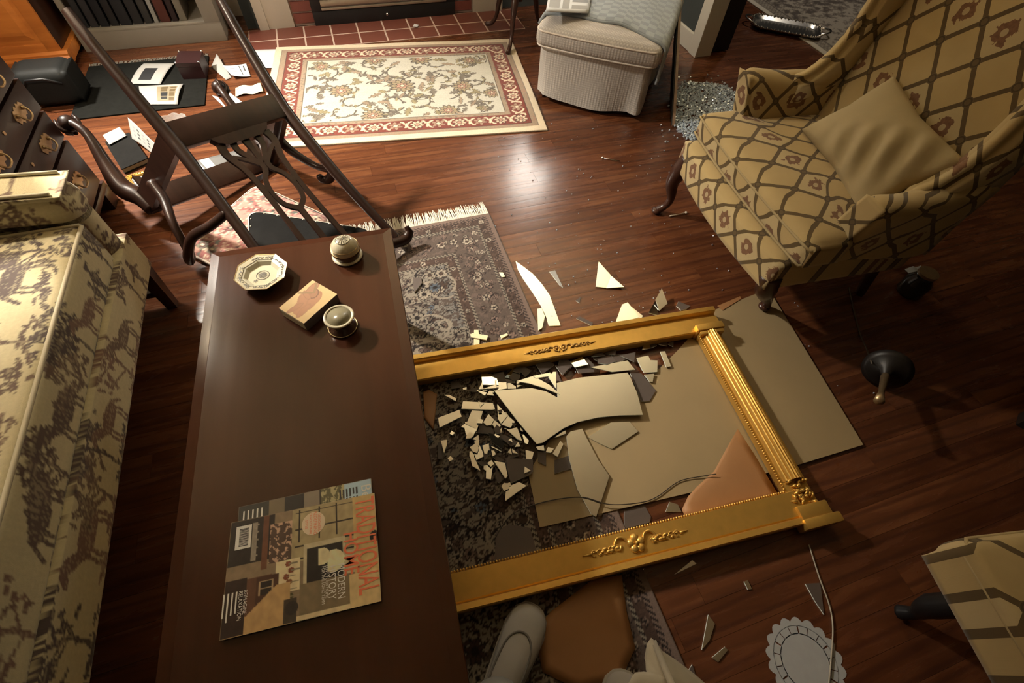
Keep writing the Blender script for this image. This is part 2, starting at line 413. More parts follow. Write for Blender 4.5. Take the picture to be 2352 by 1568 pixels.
mesh_obj('firebox_back', *box(-0.43, 0.43, 0.022, 0.03, 0.085, 0.90), plain('soot', (0.02, 0.016, 0.012), 0.9), fire)
for k in range(7): mesh_obj('grate_bar', *box(-0.40 + k * 0.116, -0.31 + k * 0.116, -0.018, -0.006, 0.155, 0.185, 0.002), MT['steel'], fire)
mb = MB(); mb.add(ball((0.0, -0.042, 0.045), 0.010)).add(tube([(0, -0.03, 0.045), (0, -0.042, 0.045)], 0.004)); mb.obj('knob', MT['silver'], fire, True)

# ------------------------------------------------------------------ rugs painted point by point
def cells(W, Hh, st): 
    nx, ny = int(round(W / st)), int(round(Hh / st)); X, Y = np.meshgrid(np.linspace(0, W, nx + 1), np.linspace(0, Hh, ny + 1)); return nx, ny, X.ravel(), Y.ravel()
def lin(r, g, b): return np.array([((c / 255.0 + 0.055) / 1.055) ** 2.4 if c > 10 else c / 255.0 / 12.92 for c in (r, g, b)])
def near(X, Y, cx, cy, r): return np.nonzero((np.abs(X - cx) < r) & (np.abs(Y - cy) < r))[0]
def rosette(col, X, Y, cx, cy, r, k, fill, line, eye, rot=0.0, wob=0.22, sx=1.0):
    i = near(X, Y, cx, cy, r * 1.5); dx, dy = (X[i] - cx) / sx, Y[i] - cy
    d = np.hypot(dx, dy); a = np.arctan2(dy, dx) + rot; e = r * (1 + wob * np.cos(k * a))
    col[i[d < e]] = line; col[i[d < e * 0.84]] = fill
    p = (d < e * 0.84) & (d > r * 0.4) & (np.abs(np.sin(k * a / 2)) > 0.93); col[i[p]] = line * 0.6 + fill * 0.4
    col[i[d < r * 0.42]] = line; col[i[d < r * 0.30]] = eye
def stroke(col, X, Y, pts, w, c):
    for (x0, y0), (x1, y1) in zip(pts[:-1], pts[1:]):
        i = near(X, Y, (x0 + x1) / 2, (y0 + y1) / 2, max(abs(x1 - x0), abs(y1 - y0)) / 2 + w * 2)
        if not len(i): continue
        L2 = (x1 - x0) ** 2 + (y1 - y0) ** 2 + 1e-12
        tt = np.clip(((X[i] - x0) * (x1 - x0) + (Y[i] - y0) * (y1 - y0)) / L2, 0, 1)
        col[i[np.hypot(X[i] - x0 - tt * (x1 - x0), Y[i] - y0 - tt * (y1 - y0)) < w]] = c
def leaf(col, X, Y, cx, cy, L, wd, an, c, line=None):
    i = near(X, Y, cx, cy, L); ca, sa = math.cos(an), math.sin(an)
    p, q = (X[i] - cx) * ca + (Y[i] - cy) * sa, -(X[i] - cx) * sa + (Y[i] - cy) * ca
    s = np.clip(1 - (p / (L / 2)) ** 2, 0, 1) * wd / 2 * (1 + 0.35 * np.sin(p * 2 * math.pi / (L / 4)))
    col[i[(np.abs(q) < s)]] = line if line is not None else c
    col[i[(np.abs(q) < s * 0.7)]] = c
def arc(cx, cy, r, a0, a1, n=24, grow=0.0): return [(cx + (r + grow * k / n) * math.cos(a0 + (a1 - a0) * k / n), cy + (r + grow * k / n) * math.sin(a0 + (a1 - a0) * k / n)) for k in range(n + 1)]
def fbm(X, Y, s, seed=0.0, o=3):
    r = np.zeros_like(X)
    for k in range(o):
        f = s * 2 ** k; r += (np.sin(X * f + 1.7 * np.sin(Y * f * 1.3 + seed + k) + seed) * np.sin(Y * f * 1.1 + 1.9 * np.sin(X * f * 0.9 + seed * 2 + k))) / 1.6 ** k
    return r
def rug_mesh(name, W, Hh, st, col, th, ripple, mat, parent):
    nx, ny, X, Y = cells(W, Hh, st)
    Z = th + ripple(X, Y); n = len(X)
    top = np.stack([X, Y, Z], 1); F = []
    idx = np.arange(n).reshape(ny + 1, nx + 1)
    F = np.stack([idx[:-1, :-1].ravel(), idx[:-1, 1:].ravel(), idx[1:, 1:].ravel(), idx[1:, :-1].ravel()], 1).tolist()
    ring = list(idx[0, :]) + list(idx[1:, -1]) + list(idx[-1, ::-1][1:]) + list(idx[::-1, 0][1:-1])
    low = top[ring].copy(); low[:, 2] = np.maximum(low[:, 2] - th * 0.98, 0.0006); k = len(ring)
    V = np.concatenate([top, low]); cc = np.concatenate([col, col[ring] * 0.8])
    F += [(ring[i], n + i, n + (i + 1) % k, ring[(i + 1) % k]) for i in range(k)]
    return mesh_obj(name, V, F, mat, parent, True, attr=cc)
MT['rug'] = painted('wool_pile', 0.95, 0.25, 0.5, 350, 0.1, 0.3, 180)

def paint_rug1(W, Hh, X, Y):
    d = np.minimum(np.minimum(X, W - X), np.minimum(Y, Hh - Y)); n = len(X); col = np.zeros((n, 3))
    ivory, red, beige, grey, pink, dk, olive, cream = lin(198, 194, 180), lin(122, 56, 45), lin(158, 138, 116), lin(118, 108, 96), lin(186, 142, 122), lin(70, 52, 44), lin(150, 138, 104), lin(226, 208, 180)
    col[:] = ivory
    col[d < 0.205] = beige; g = (d < 0.205) & (d > 0.178) & (fbm(X, Y, 90, 2) > 0.75); col[g] = grey
    col[(d > 0.202) & (d < 0.206)] = dk; col[(d > 0.176) & (d < 0.179)] = pink
    m = d < 0.177; col[m] = red
    m = d < 0.078; col[m] = beige; g = m & (d > 0.045) & (fbm(X, Y, 110, 5) > 0.7); col[g] = pink * 0.8; col[(d > 0.075) & (d < 0.078)] = dk
    col[d < 0.045] = cream; col[(d > 0.042) & (d < 0.045)] = grey
    mid = 0.128
    def run(x0, y0, x1, y1, horiz):
        L = math.hypot(x1 - x0, y1 - y0); k = int(round(L / 0.118)); 
        for i in range(k + 1):
            x, y = x0 + (x1 - x0) * i / k, y0 + (y1 - y0) * i / k
            if i % 2 == 0: rosette(col, X, Y, x, y, 0.036, 8, cream * 0.75 + pink * 0.25, dk, pink, 0.2)
            else: rosette(col, X, Y, x, y, 0.036, 6, beige * 0.7 + pink * 0.3, red * 0.6, cream, 0.4, 0.3)
            if i < k:
                xm, ym = x + (x1 - x0) / k / 2, y + (y1 - y0) / k / 2
                for s in (-1, 1):
                    pts = [(-0.030 * s, 0.034), (-0.018 * s, 0.030), (-0.010 * s, 0.012), (0.0, -0.004), (0.012 * s, -0.026), (0.024 * s, -0.034)] if s > 0 else [(0.030, 0.034), (0.014, 0.026), (0.0, -0.004), (-0.006, -0.020)]
                    pts = [(xm + p, ym + q) if horiz else (xm + q, ym + p) for p, q in pts]
                    stroke(col, X, Y, pts, 0.0055, cream)
                leaf(col, X, Y, xm, ym + (0.008 if horiz else 0), 0.03, 0.02, math.pi / 2 if horiz else 0, cream, red * 0.7)
    run(mid, mid, W - mid, mid, True); run(mid, Hh - mid, W - mid, Hh - mid, True); run(mid, mid, mid, Hh - mid, False); run(W - mid, mid, W - mid, Hh - mid, False)
    fx0, fy0, fx1, fy1 = 0.215, 0.215, W - 0.215, Hh - 0.215; tmp = col.copy()
    r = random.Random(5)
    for k in range(44):                                            # scrolling vines
        cx, cy, rr, a0 = r.uniform(fx0, fx1), r.uniform(fy0, fy1), r.uniform(0.05, 0.12), r.uniform(0, 6.3)
        pts = arc(cx, cy, rr, a0, a0 + r.choice((-1, 1)) * r.uniform(2.4, 4.6), 26, -rr * 0.45); stroke(tmp, X, Y, pts, 0.0046, grey * 0.5)
        for q in pts[3::4]:
            leaf(tmp, X, Y, q[0] + r.uniform(-.015, .015), q[1] + r.uniform(-.015, .015), r.uniform(0.03, 0.05), 0.018, r.uniform(0, 3.1), (grey if r.random() < .6 else olive) * r.uniform(0.8, 1.2), grey * 0.55)
    for k in range(105):
        leaf(tmp, X, Y, r.uniform(fx0, fx1), r.uniform(fy0, fy1), r.uniform(0.05, 0.10), r.uniform(0.022, 0.040), r.uniform(0, 3.1), (olive, beige, grey)[k % 3] * r.uniform(.85, 1.1), grey * 0.5)
    for (fx, fy, rr) in [(0.5, 0.5, 0.072), (0.18, 0.46, 0.062), (0.82, 0.44, 0.06), (0.34, 0.05, 0.06), (0.62, 0.97, 0.066), (0.36, 0.98, 0.06), (0.9, 0.9, 0.05), (0.07, 0.9, 0.05), (0.72, 0.06, 0.055), (0.97, 0.3, 0.05)]:
        x, y = fx0 + (fx1 - fx0) * fx, fy0 + (fy1 - fy0) * fy
        rosette(tmp, X, Y, x, y, rr, 11, olive * 0.6 + beige * 0.5, grey * 0.45, pink, 0.3, 0.16); rosette(tmp, X, Y, x, y, rr * 0.5, 7, pink * 0.8 + beige * 0.2, dk, cream, 0.1, 0.2)
    i = (X > fx0) & (X < fx1) & (Y > fy0) & (Y < fy1); col[i] = tmp[i]
    return col * (0.93 + 0.07 * fbm(X, Y, 300, 3, 1))[:, None]
def frame4(o, ax, ay):
    "matrix with the given ground axes"
    ax, ay = Vector(ax).normalized(), Vector(ay).normalized(); Mx = Matrix.Identity(4)
    for i in range(3): Mx[i][0], Mx[i][1], Mx[i][2], Mx[i][3] = ax[i], ay[i], (0, 0, 1)[i], o[i]
    return Mx
W1, H1 = 1.55, 1.12
tl, tr_ = at(635, 112), at(1178, 92)
ax = (tr_ - tl).normalized(); ay = Vector((-ax.y, ax.x, 0))
r1 = thing('fireside_rug', 'ivory floral rug with rust red flower border lying before the hearth', 'rug', matrix=frame4(tl - ay * H1 + Vector((0, 0, 0.012)) * 0, ax, ay))
nx, ny, X, Y = cells(W1, H1, 0.0042)
rug_mesh('pile', W1, H1, 0.0042, paint_rug1(W1, H1, X, Y), 0.009, lambda X, Y: 0.014 * np.exp(-((X - W1 + 0.05) / 0.05) ** 2) * np.exp(-((Y - 0.42) / 0.28) ** 2) + 0.0012 * np.sin(X * 9) * np.sin(Y * 7), MT['rug'], r1)

def paint_rug2(W, Hh, X, Y):
    # X: inwards from the right long edge, Y: from the fringe end downwards
    d = np.minimum(np.minimum(X, W - X), Y); n = len(X); col = np.zeros((n, 3))
    taupe, pk, dk, iv, blue, brown = lin(88, 75, 68), lin(124, 104, 94), lin(34, 27, 26), lin(168, 156, 140), lin(100, 110, 122), lin(74, 57, 49)
    col[:] = taupe
    alongx = np.where((Y < X) & (Y < W - X), X, Y)
    def rope(a, b, c1, c2):
        m = (d > a) & (d < b); s = np.sin((alongx + (d - a) * 1.2) * 2 * math.pi / 0.017); col[m & (s > 0)] = c1; col[m & (s <= 0)] = c2
    col[d < 0.020] = pk * 0.92
    def flowers(a, b, base, step, rr, seed):
        m = (d > a) & (d < b); col[m] = base; g = m & (fbm(X, Y, 55, seed) > 0.55); col[g] = base * 1.35; g = m & (fbm(X, Y, 70, seed + 3) < -0.75); col[g] = base * 0.55
        mid = (a + b) / 2; r = random.Random(int(seed)); k = int(Hh / step)
        for i in range(k): 
            for side in (0, 1):
                x = mid if side == 0 else W - mid
                rosette(col, X, Y, x + r.uniform(-.1, .1) * (b - a), mid + i * step, rr * r.uniform(.7, 1.1), r.choice((5, 6, 8)), (pk if r.random() < .6 else iv) * r.uniform(.8, 1.1), dk, r.choice((dk, brown)), r.random())
        for i in range(int((W - 2 * mid) / step)): rosette(col, X, Y, mid + i * step, mid + r.uniform(-.1, .1) * (b - a), rr * r.uniform(.7, 1.1), r.choice((5, 6, 8)), (pk if r.random() < .6 else iv) * r.uniform(.8, 1.1), dk, brown, r.random())
    rope(0.020, 0.034, dk, pk); flowers(0.034, 0.070, brown, 0.062, 0.014, 3); rope(0.070, 0.084, dk, iv * 0.7)
    flowers(0.084, 0.215, taupe, 0.058, 0.020, 8)
    r = random.Random(3)
    for k in range(220):
        t_ = r.uniform(0.1, 0.2); y = r.uniform(0.1, Hh); x = t_ if r.random() < 0.75 else r.uniform(0.1, W - 0.1)
        if x != t_: y = t_
        rosette(col, X, Y, x, y, r.uniform(0.007, 0.014), r.choice((4, 5, 6)), (pk, iv, brown)[r.randrange(3)] * r.uniform(.7, 1.1), dk, pk, r.random())
    rope(0.215, 0.229, dk, iv * 0.7); flowers(0.229, 0.262, brown, 0.06, 0.013, 11); rope(0.262, 0.276, dk, iv * 0.7)
    m = d > 0.276; f1 = fbm(X, Y, 26, 4, 3); f2 = fbm(X + 0.03 * f1, Y, 48, 9, 2)
    base = iv[None] * 0.62 + (blue - iv)[None] * 0.5 * (0.5 + 0.5 * np.sin(X * 7 + 1))[:, None] * (Y < 0.62)[:, None]
    col[m] = base[m]; col[m & (f2 > 0.45)] = taupe * 0.9; col[m & (np.abs(f1) < 0.13)] = dk; col[m & (f2 < -0.7)] = brown * 0.75; col[m & (np.abs(f2 - 0.1) < 0.07)] = dk * 0.8
    r = random.Random(9)
    for k in range(190):
        x, y = r.uniform(0.29, W - 0.29), r.uniform(0.29, Hh); rr = r.uniform(0.008, 0.028)
        rosette(col, X, Y, x, y, rr, r.choice((5, 6, 8, 10)), (iv, pk, blue, brown, iv)[r.randrange(5)] * r.uniform(.6, .95), dk, (brown, dk)[k % 2], r.random(), 0.25)
        if k % 4 == 0: stroke(col, X, Y, arc(x, y, rr * 2.2, r.uniform(0, 6), r.uniform(3, 9), 20, rr), 0.004, dk if k % 8 else iv * 0.7)
    return col
W2, H2 = 1.05, 2.30
o2 = rm(0.495, 1.685)
mx = frame4(o2, rm(-1, 0), rm(0, -1))
r2 = thing('oriental_rug', 'taupe and blue-grey oriental rug with white fringe running under the coffee table', 'rug', matrix=mx)
nx, ny, X, Y = cells(W2, H2, 0.0042)
rug_mesh('pile', W2, H2, 0.0042, paint_rug2(W2, H2, X, Y), 0.0055, lambda X, Y: X * 0, MT['rug'], r2)
MT['fringe'] = plain('white_cotton_fringe', (0.66, 0.60, 0.50), 0.9, 0, 0.2, 80)
mb = MB()
for k in range(300):
    x = 0.004 + k * (W2 - 0.008) / 299; L = random.uniform(0.062, 0.088); dx = random.gauss(0, 0.008)
    mb.add(tube([(x, 0.004, 0.005), (x + dx * 0.3, -L * 0.4, 0.005 + random.uniform(0, .004)), (x + dx, -L, 0.0025)], [0.0020, 0.0022, 0.0010], 4))
o = mb.obj('fringe', MT['fringe'], r2); o['kind'] = 'stuff'

# far room rug and dark mat
def paint_rug3(W, Hh, X, Y):
    col = np.zeros((len(X), 3)); a, b, c = lin(118, 108, 98), lin(158, 148, 134), lin(84, 74, 68)
    col[:] = a; f = fbm(X, Y, 22, 6, 4); col[f > 0.15] = b; col[f < -0.5] = c
    col[X < 0.16] = a; m = (X > 0.05) & (X < 0.16); col[m & (np.sin(Y * 2 * math.pi / 0.035) * np.sin(X * 2 * math.pi / 0.036) > 0.2)] = b; col[m & (np.abs(np.sin(X * math.pi / 0.036)) < 0.12)] = c
    col[X < 0.045] = lin(205, 195, 178); return col
W3, H3 = 1.6, 2.6
r3 = thing('hall_rug', 'worn grey patterned rug with pale edge in the far room', 'rug', matrix=frame4(rm(3.275, 1.9), rm(1, 0.0) + rm(0, 0), rm(0, 1) + rm(0.0, 0)))
nx, ny, X, Y = cells(W3, H3, 0.011)
rug_mesh('pile', W3, H3, 0.011, paint_rug3(W3, H3, X, Y), 0.006, lambda X, Y: X * 0, MT['rug'], r3)
pm = thing('small_mat', 'small dark fringed mat on the floor before the bookcase', 'mat', rm(-1.12, 3.38), RA)
mb = MB(); mb.add(box(-0.33, 0.33, -0.42, 0.17, 0.0, 0.008, 0.003)); mb.obj('pile', plain('dark_wool', (0.009, 0.009, 0.008), 0.95, 0, 0.4, 40, bump=0.4, bscale=200, spec=0.05), pm)
mb = MB()
for k in range(110):
    x = -0.325 + k * 0.65 / 109; mb.add(tube([(x, 0.168, 0.006), (x + random.gauss(0, .006), 0.19, 0.007), (x + random.gauss(0, .01), 0.168 + random.uniform(.035, .05), 0.003)], [.002, .0022, .001], 4))
o = mb.obj('fringe', plain('grey_fringe', (0.20, 0.18, 0.15), 0.9, 0, 0.3, 60), pm); o['kind'] = 'stuff'
# ------------------------------------------------------------------ lamps of the room, and an added ceiling spotlight
def emit(name, col, strength):
    t = NT(name); t.b.inputs['Emission Color'].default_value = tuple(col) + (1,); t.b.inputs['Emission Strength'].default_value = strength; return t.set(tuple(col), 0.6)
def shaded_lamp(label, loc, base_z, rb, zb, rt, zt, glow, watts, col, floor_closed=False):
    "china lamp whose shade spans zb..zt about the bulb; rb, rt = radii of its rims"
    L_ = thing('table_lamp', label, 'lamp', (loc.x, loc.y, base_z)); h = loc.z - base_z
    mb = MB(); mb.add(lathe([(0.0, 0), (0.07, 0.0), (0.07, 0.02), (0.03, 0.04), (0.055, h * .22), (0.06, h * .36), (0.02, h * .55), (0.012, h - .06), (0.0, h - .06)], 24)); mb.obj('base', plain('white_china', (0.6, 0.57, 0.5), 0.25), L_, True)
    v = []; f = []
    for r, z in ((rb, h + zb), (rt, h + zt)):
        for j in range(40): v.append((r * math.cos(j * math.pi / 20), r * math.sin(j * math.pi / 20), z))
    for j in range(40): f.append((j, (j + 1) % 40, 40 + (j + 1) % 40, 40 + j))
    if floor_closed: f.append(tuple(range(40))[::-1])
    mesh_obj('shade', v, f, emit('lit_lamp_shade', col, glow), L_, True)
    d_ = bpy.data.lights.new('bulb', 'POINT'); d_.energy = watts; d_.color = col; d_.shadow_soft_size = 0.03
    o_ = link(bpy.data.objects.new('bulb', d_)); o_.location = (0, 0, h); o_.parent = L_
shaded_lamp('lit shaded lamp standing on the dark chest of drawers', LAMP_A, 0.825, 0.20, -0.10, 0.13, 0.15, SHADE_A, BULB_A, (1.0, 0.90, 0.74))
hl_ = thing('hall_light', 'small brass ceiling light in the far room', 'lamp', (HALL_AT.x, HALL_AT.y, CEIL))
mb = MB(); mb.add(lathe([(0.0, -0.02), (0.055, -0.02), (0.06, 0.0)], 24)); mb.obj('canopy', MT['brass'], hl_)
mb = MB(); mb.add(tube([(0, 0, -0.02), (0, 0, -0.05)], 0.006)); mb.obj('stem', MT['brass'], hl_)
d_ = bpy.data.lights.new('hall_bulb', 'SPOT'); d_.energy = HALL_W; d_.color = (1.0, 0.9, 0.76); d_.shadow_soft_size = 0.04; d_.spot_size = math.radians(110); d_.spot_blend = 1.0
o_ = link(bpy.data.objects.new('hall_bulb', d_)); o_.location = (0, 0, HALL_AT.z - CEIL); o_.parent = hl_
sl = thing('added_spot', 'added unseen brass ceiling spotlight aimed at the fireside', 'lamp', (SPOT_AT.x, SPOT_AT.y, CEIL))  # fixture added for its soft-edged cone of light
mb = MB(); mb.add(lathe([(0.0, -0.012), (0.055, -0.012), (0.06, 0.0)], 24)); mb.obj('canopy', MT['brass'], sl)
mb = MB(); mb.add(tube([(0, 0, -0.012), (0, 0, -0.03)], 0.006)); mb.obj('stem', MT['brass'], sl)
ld_ = bpy.data.lights.new('added_spot_bulb', 'SPOT'); ld_.energy = SPOT_W; ld_.color = (1.0, 0.92, 0.79); ld_.shadow_soft_size = 0.10; ld_.spot_size = math.radians(74); ld_.spot_blend = 1.0
lo_ = link(bpy.data.objects.new('added_spot_bulb', ld_)); lo_.location = (0, 0, SPOT_AT.z - CEIL); lo_.rotation_euler = (SPOT_AIM - SPOT_AT).to_track_quat('-Z', 'Y').to_euler(); lo_.parent = sl
ts = thing('tripod_stand', 'dark mahogany tripod stand with cabriole legs at the hearth end', 'table', (LAMP_B.x - 0.16, LAMP_B.y - 0.07, 0.008))
mb = MB(); mb.add(lathe([(0.0, 0.20), (0.022, 0.20), (0.040, 0.24), (0.045, 0.30), (0.022, 0.36), (0.026, 0.44), (0.018, 0.52), (0.024, 0.62), (0.03, 0.64), (0.0, 0.64)], 20)); mb.obj('column', MT['mahogany_x'], ts, True)
for an, ln in ((160, 1.0), (262, 1.35), (40, 1.0)):
    c, s = ln * math.cos(math.radians(an)), ln * math.sin(math.radians(an))
    pts = spline([(c * .015, s * .015, 0.27), (c * .08, s * .08, 0.285), (c * .14, s * .14, 0.19), (c * .165, s * .165, 0.085), (c * .20, s * .20, 0.03), (c * .245, s * .245, 0.016)], 5)
    mb = MB(); mb.add(tube(pts, lerpl([.026, .028, .019, .013, .013, .016], len(pts)), 8)); mb.obj('leg', MT['mahogany_x'], ts, True)
mb = MB(); mb.add(lathe([(0.0, 0.64), (0.24, 0.64), (0.25, 0.65), (0.25, 0.662), (0.0, 0.662)], 40)); mb.obj('top', MT['mahogany'], ts)
shaded_lamp('white shaded lamp lit on the tripod stand', LAMP_B, 0.670, 0.15, -0.24, 0.165, 0.085, SHADE_B, BULB_B, (1.0, 0.94, 0.84), True)

# ------------------------------------------------------------------ coffee table
ZT = 0.43
T1, T2 = at(483, 578, ZT), at(897, 520, ZT)
ax = (T2 - T1).normalized(); ay = Vector((-ax.y, ax.x, 0)); TWd, TL = (T2 - T1).length, 1.27
tbl = thing('coffee_table', 'long polished mahogany coffee table with sloping rim', 'table', matrix=frame4(Vector((T1.x, T1.y, 0)), ax, ay))
def rect(x0, x1, y0, y1, z): return [(x0, y0, z), (x1, y0, z), (x1, y1, z), (x0, y1, z)]
def stack(rings):
    v = []; f = []
    for r in rings: v += r
    for i in range(len(rings) - 1):
        for j in range(4): f.append((i * 4 + j, i * 4 + (j + 1) % 4, i * 4 + 4 + (j + 1) % 4, i * 4 + 4 + j))
    f.append((3, 2, 1, 0)); n = (len(rings) - 1) * 4; f.append((n, n + 1, n + 2, n + 3)); return v, f
def ring(i, z): return rect(i, TWd - i, -TL + i, -i, z)
mb = MB(); mb.add(stack([ring(0.012, 0.385), ring(0.002, 0.392), ring(0.0, 0.398), ring(0.0, 0.408), ring(0.0, 0.423), ring(0.0015, 0.4255), ring(0.0265, ZT - 0.0003), ring(0.028, ZT)]))
mb.obj('top', MT['tabletop'], tbl, False)
mb = MB()
for b in ((0.045, 0.065, -TL + 0.05, -0.05), (TWd - 0.065, TWd - 0.045, -TL + 0.05, -0.05), (0.05, TWd - 0.05, -0.065, -0.045), (0.05, TWd - 0.05, -TL + 0.045, -TL + 0.065)): mb.add(box(*b, 0.32, 0.386, 0.002))
mb.obj('apron', MT['mahogany'], tbl)
for x in (0.062, TWd - 0.062):
    for y in (-0.062, -TL + 0.062):
        mb = MB(); mb.add(box(x - 0.022, x + 0.022, y - 0.022, y + 0.022, 0.007, 0.386, 0.003)); mb.obj('leg', MT['mahogany'], tbl)

# things on the coffee table
MT['china'] = plain('ivory_porcelain', (0.66, 0.60, 0.44), 0.16, 0, 0.06, 20, coat=0.4)
MT['china_in'] = plain('pale_porcelain', (0.62, 0.585, 0.46), 0.2, 0, 0.06, 20, coat=0.4)
MT['china_line'] = plain('brown_transfer_print', (0.10, 0.085, 0.06), 0.3, 0, 0.2, 60)
MT['gilt_rim'] = plain('gilt_rim', (0.55, 0.40, 0.20), 0.3, 0.8, 0.2, 30)
def oct_ring(R, z, cut=0.86, n=8, e=0.0): return [(R * math.cos(math.pi * (j + 0.5) / 4 + e), R * math.sin(math.pi * (j + 0.5) / 4 + e), z) for j in range(8)]
def loft(rings, capb=True, capt=True):
    v = []; f = []; n = len(rings[0])
    for r in rings: v += r
    for i in range(len(rings) - 1):
        for j in range(n): f.append((i * n + j, i * n + (j + 1) % n, (i + 1) * n + (j + 1) % n, (i + 1) * n + j))
    if capb: f.append(tuple(range(n))[::-1])
    if capt: f.append(tuple((len(rings) - 1) * n + j for j in range(n)))
    return v, f
def flat_star(R, z, k, w, inner=0.15):
    v = []; f = []
    for j in range(k):
        a = 2 * math.pi * j / k; d = Vector((math.cos(a), math.sin(a), 0)); s = Vector((-d.y, d.x, 0)); n = len(v)
        v += [d * R * inner - s * w * .4, d * R * 0.6 - s * w, d * R, d * R * 0.6 + s * w, d * R * inner + s * w * .4]
        for p in v[n:]: p.z = z
        f.append((n, n + 1, n + 2, n + 3, n + 4))
    return v, f
def annulus(r0, r1, z, n=36):
    v = [(r * math.cos(2 * math.pi * j / n), r * math.sin(2 * math.pi * j / n), z) for r in (r0, r1) for j in range(n)]
    return v, [(j, n + j, n + (j + 1) % n, (j + 1) % n) for j in range(n)]
c = at(604, 632, ZT + 0.015)
dish = thing('octagonal_dish', 'ivory octagonal porcelain dish with dark floral rim and medallion', 'dish', (c.x, c.y, ZT), math.radians(10))
mb = MB(); mb.add(loft([oct_ring(0.040, 0.0), oct_ring(0.044, 0.004), oct_ring(0.070, 0.027), oct_ring(0.0735, 0.029), oct_ring(0.0735, 0.031)], True, False)); mb.add(loft([oct_ring(0.0735, 0.031), oct_ring(0.054, 0.0265)], False, False), 0); mb.add(loft([oct_ring(0.054, 0.0265), oct_ring(0.050, 0.025), oct_ring(0.041, 0.016)], False, False), 1); mb.add(loft([oct_ring(0.041, 0.016), oct_ring(0.02, 0.0155)], False, True), 0)
mesh_obj('bowl', mb.v, mb.f, [MT['china'], MT['china_in']], dish, False, mb.m)
mb = MB(); mb.add(annulus(0.0165, 0.0185, 0.0164)); mb.add(flat_star(0.0135, 0.0163, 9, 0.0022)); mb.add(annulus(0.011, 0.012, 0.0164))
mb.add(xf(flat_star(0.007, 0.0164, 5, 0.0015), Matrix.Translation((-0.016, -0.022, 0))))
mb.obj('medallion', MT['china_line'], dish, False)
mb = MB()
for j in range(8):
    a = math.pi * j / 4; 
    for q in (-0.30, -0.1, 0.12, 0.3):
        if random.random() < 0.8: mb.add(xf(flat_star(random.uniform(.006, .0095), 0.0, random.choice((3, 4, 5)), 0.0018), Matrix.Translation((0.0605 * math.cos(a + q), 0.0605 * math.sin(a + q), 0.0292)) @ Matrix.Rotation(random.random() * 6, 4, 'Z')))
mb.add(loft([oct_ring(0.0562, 0.0275), oct_ring(0.0545, 0.0271)], False, False))
mb.obj('rim_flowers', MT['china_line'], dish, False)
mb = MB(); mb.add(loft([oct_ring(0.0720, 0.0312), oct_ring(0.0740, 0.0316), oct_ring(0.0742, 0.030)], False, False)); mb.obj('gilt_rim', MT['gilt_rim'], dish, False)

c = at(797, 583, ZT + 0.01)
dome = thing('domed_box', 'round ivory porcelain box with domed lid and sunburst print', 'porcelain box', (c.x, c.y, ZT), 0.3)
mb = MB(); mb.add(lathe([(0.0, 0), (0.036, 0.0), (0.038, 0.004), (0.038, 0.022), (0.043, 0.026), (0.043, 0.0285), (0.0, 0.0285)], 40)); mb.obj('bowl', plain('brown_glaze', (0.10, 0.045, 0.02), 0.25, coat=0.4), dome)
mb = MB(); mb.add(lathe([(0.0425, 0.003), (0.0455, 0.004), (0.0455, 0.0075), (0.0385, 0.0085)], 40)); mb.obj('gilt_foot', MT['china'], dome, True)
mb = MB(); mb.add(lathe([(0.040, 0.0285), (0.0415, 0.031)] + [(0.0405 * math.cos(t), 0.036 + 0.036 * math.sin(t)) for t in np.linspace(0, 1.5, 14)], 40)); lid = mb.obj('lid', MT['china'], dome, True)
mb = MB(); k = 14
for j in range(k):
    a = 2 * math.pi * j / k
    pts = [(r * math.cos(a), r * math.sin(a), 0.0362 + 0.0362 * math.sin(math.acos(r / 0.0408))) for r in (0.004, 0.009, 0.014, 0.0185)]
    mb.add(ribbon(pts, [0.0006, 0.0014, 0.0022, 0.001], 0.0006, (0, 0, 1)))
for r in (0.0205, 0.003): mb.add(tube([(r * math.cos(t), r * math.sin(t), 0.0362 + 0.0362 * math.sin(math.acos(r / 0.0408))) for t in np.linspace(0, 6.283, 33)], 0.0008, 5))
mb.obj('sunburst', MT['china_line'], lid, False)
mb = MB()
for z, r in ((0.0330, 0.0418), (0.0455, 0.0396)): mb.add(tube([(r * math.cos(t), r * math.sin(t), z) for t in np.linspace(0, 6.283, 41)], 0.0008, 5))
mb.obj('gilt_band', MT['gilt_rim'], lid, True)

c = at(787, 748, ZT + 0.006)
cup = thing('porcelain_cup', 'small ivory rimmed porcelain cup with sunken top beside matchbox', 'cup', (c.x, c.y, ZT))
mb = MB(); mb.add(lathe([(0.0, 0), (0.037, 0.0), (0.039, 0.003), (0.036, 0.008), (0.026, 0.014), (0.024, 0.024), (0.030, 0.036), (0.0385, 0.044)], 40)); mb.obj('body', plain('dark_glaze', (0.045, 0.018, 0.010), 0.25, coat=0.4), cup, True)
mb = MB(); mb.add(lathe([(0.0385, 0.044), (0.0405, 0.0475), (0.0385, 0.050), (0.033, 0.0495), (0.0325, 0.047)], 40)); mb.obj('rim', MT['china'], cup, True)
mb = MB(); mb.add(lathe([(0.0325, 0.048), (0.031, 0.040), (0.020, 0.0375), (0.008, 0.0375), (0.006, 0.041), (0.0, 0.042)], 40)); mb.obj('well', plain('grey_porcelain', (0.27, 0.24, 0.155), 0.3, coat=0.3), cup, True)
mb = MB(); mb.add(tube([(0.0385 * math.cos(t), 0.0385 * math.sin(t), 0.0055) for t in np.linspace(0, 6.283, 41)], 0.0012, 6)); mb.obj('foot_line', MT['gilt_rim'], cup, True)

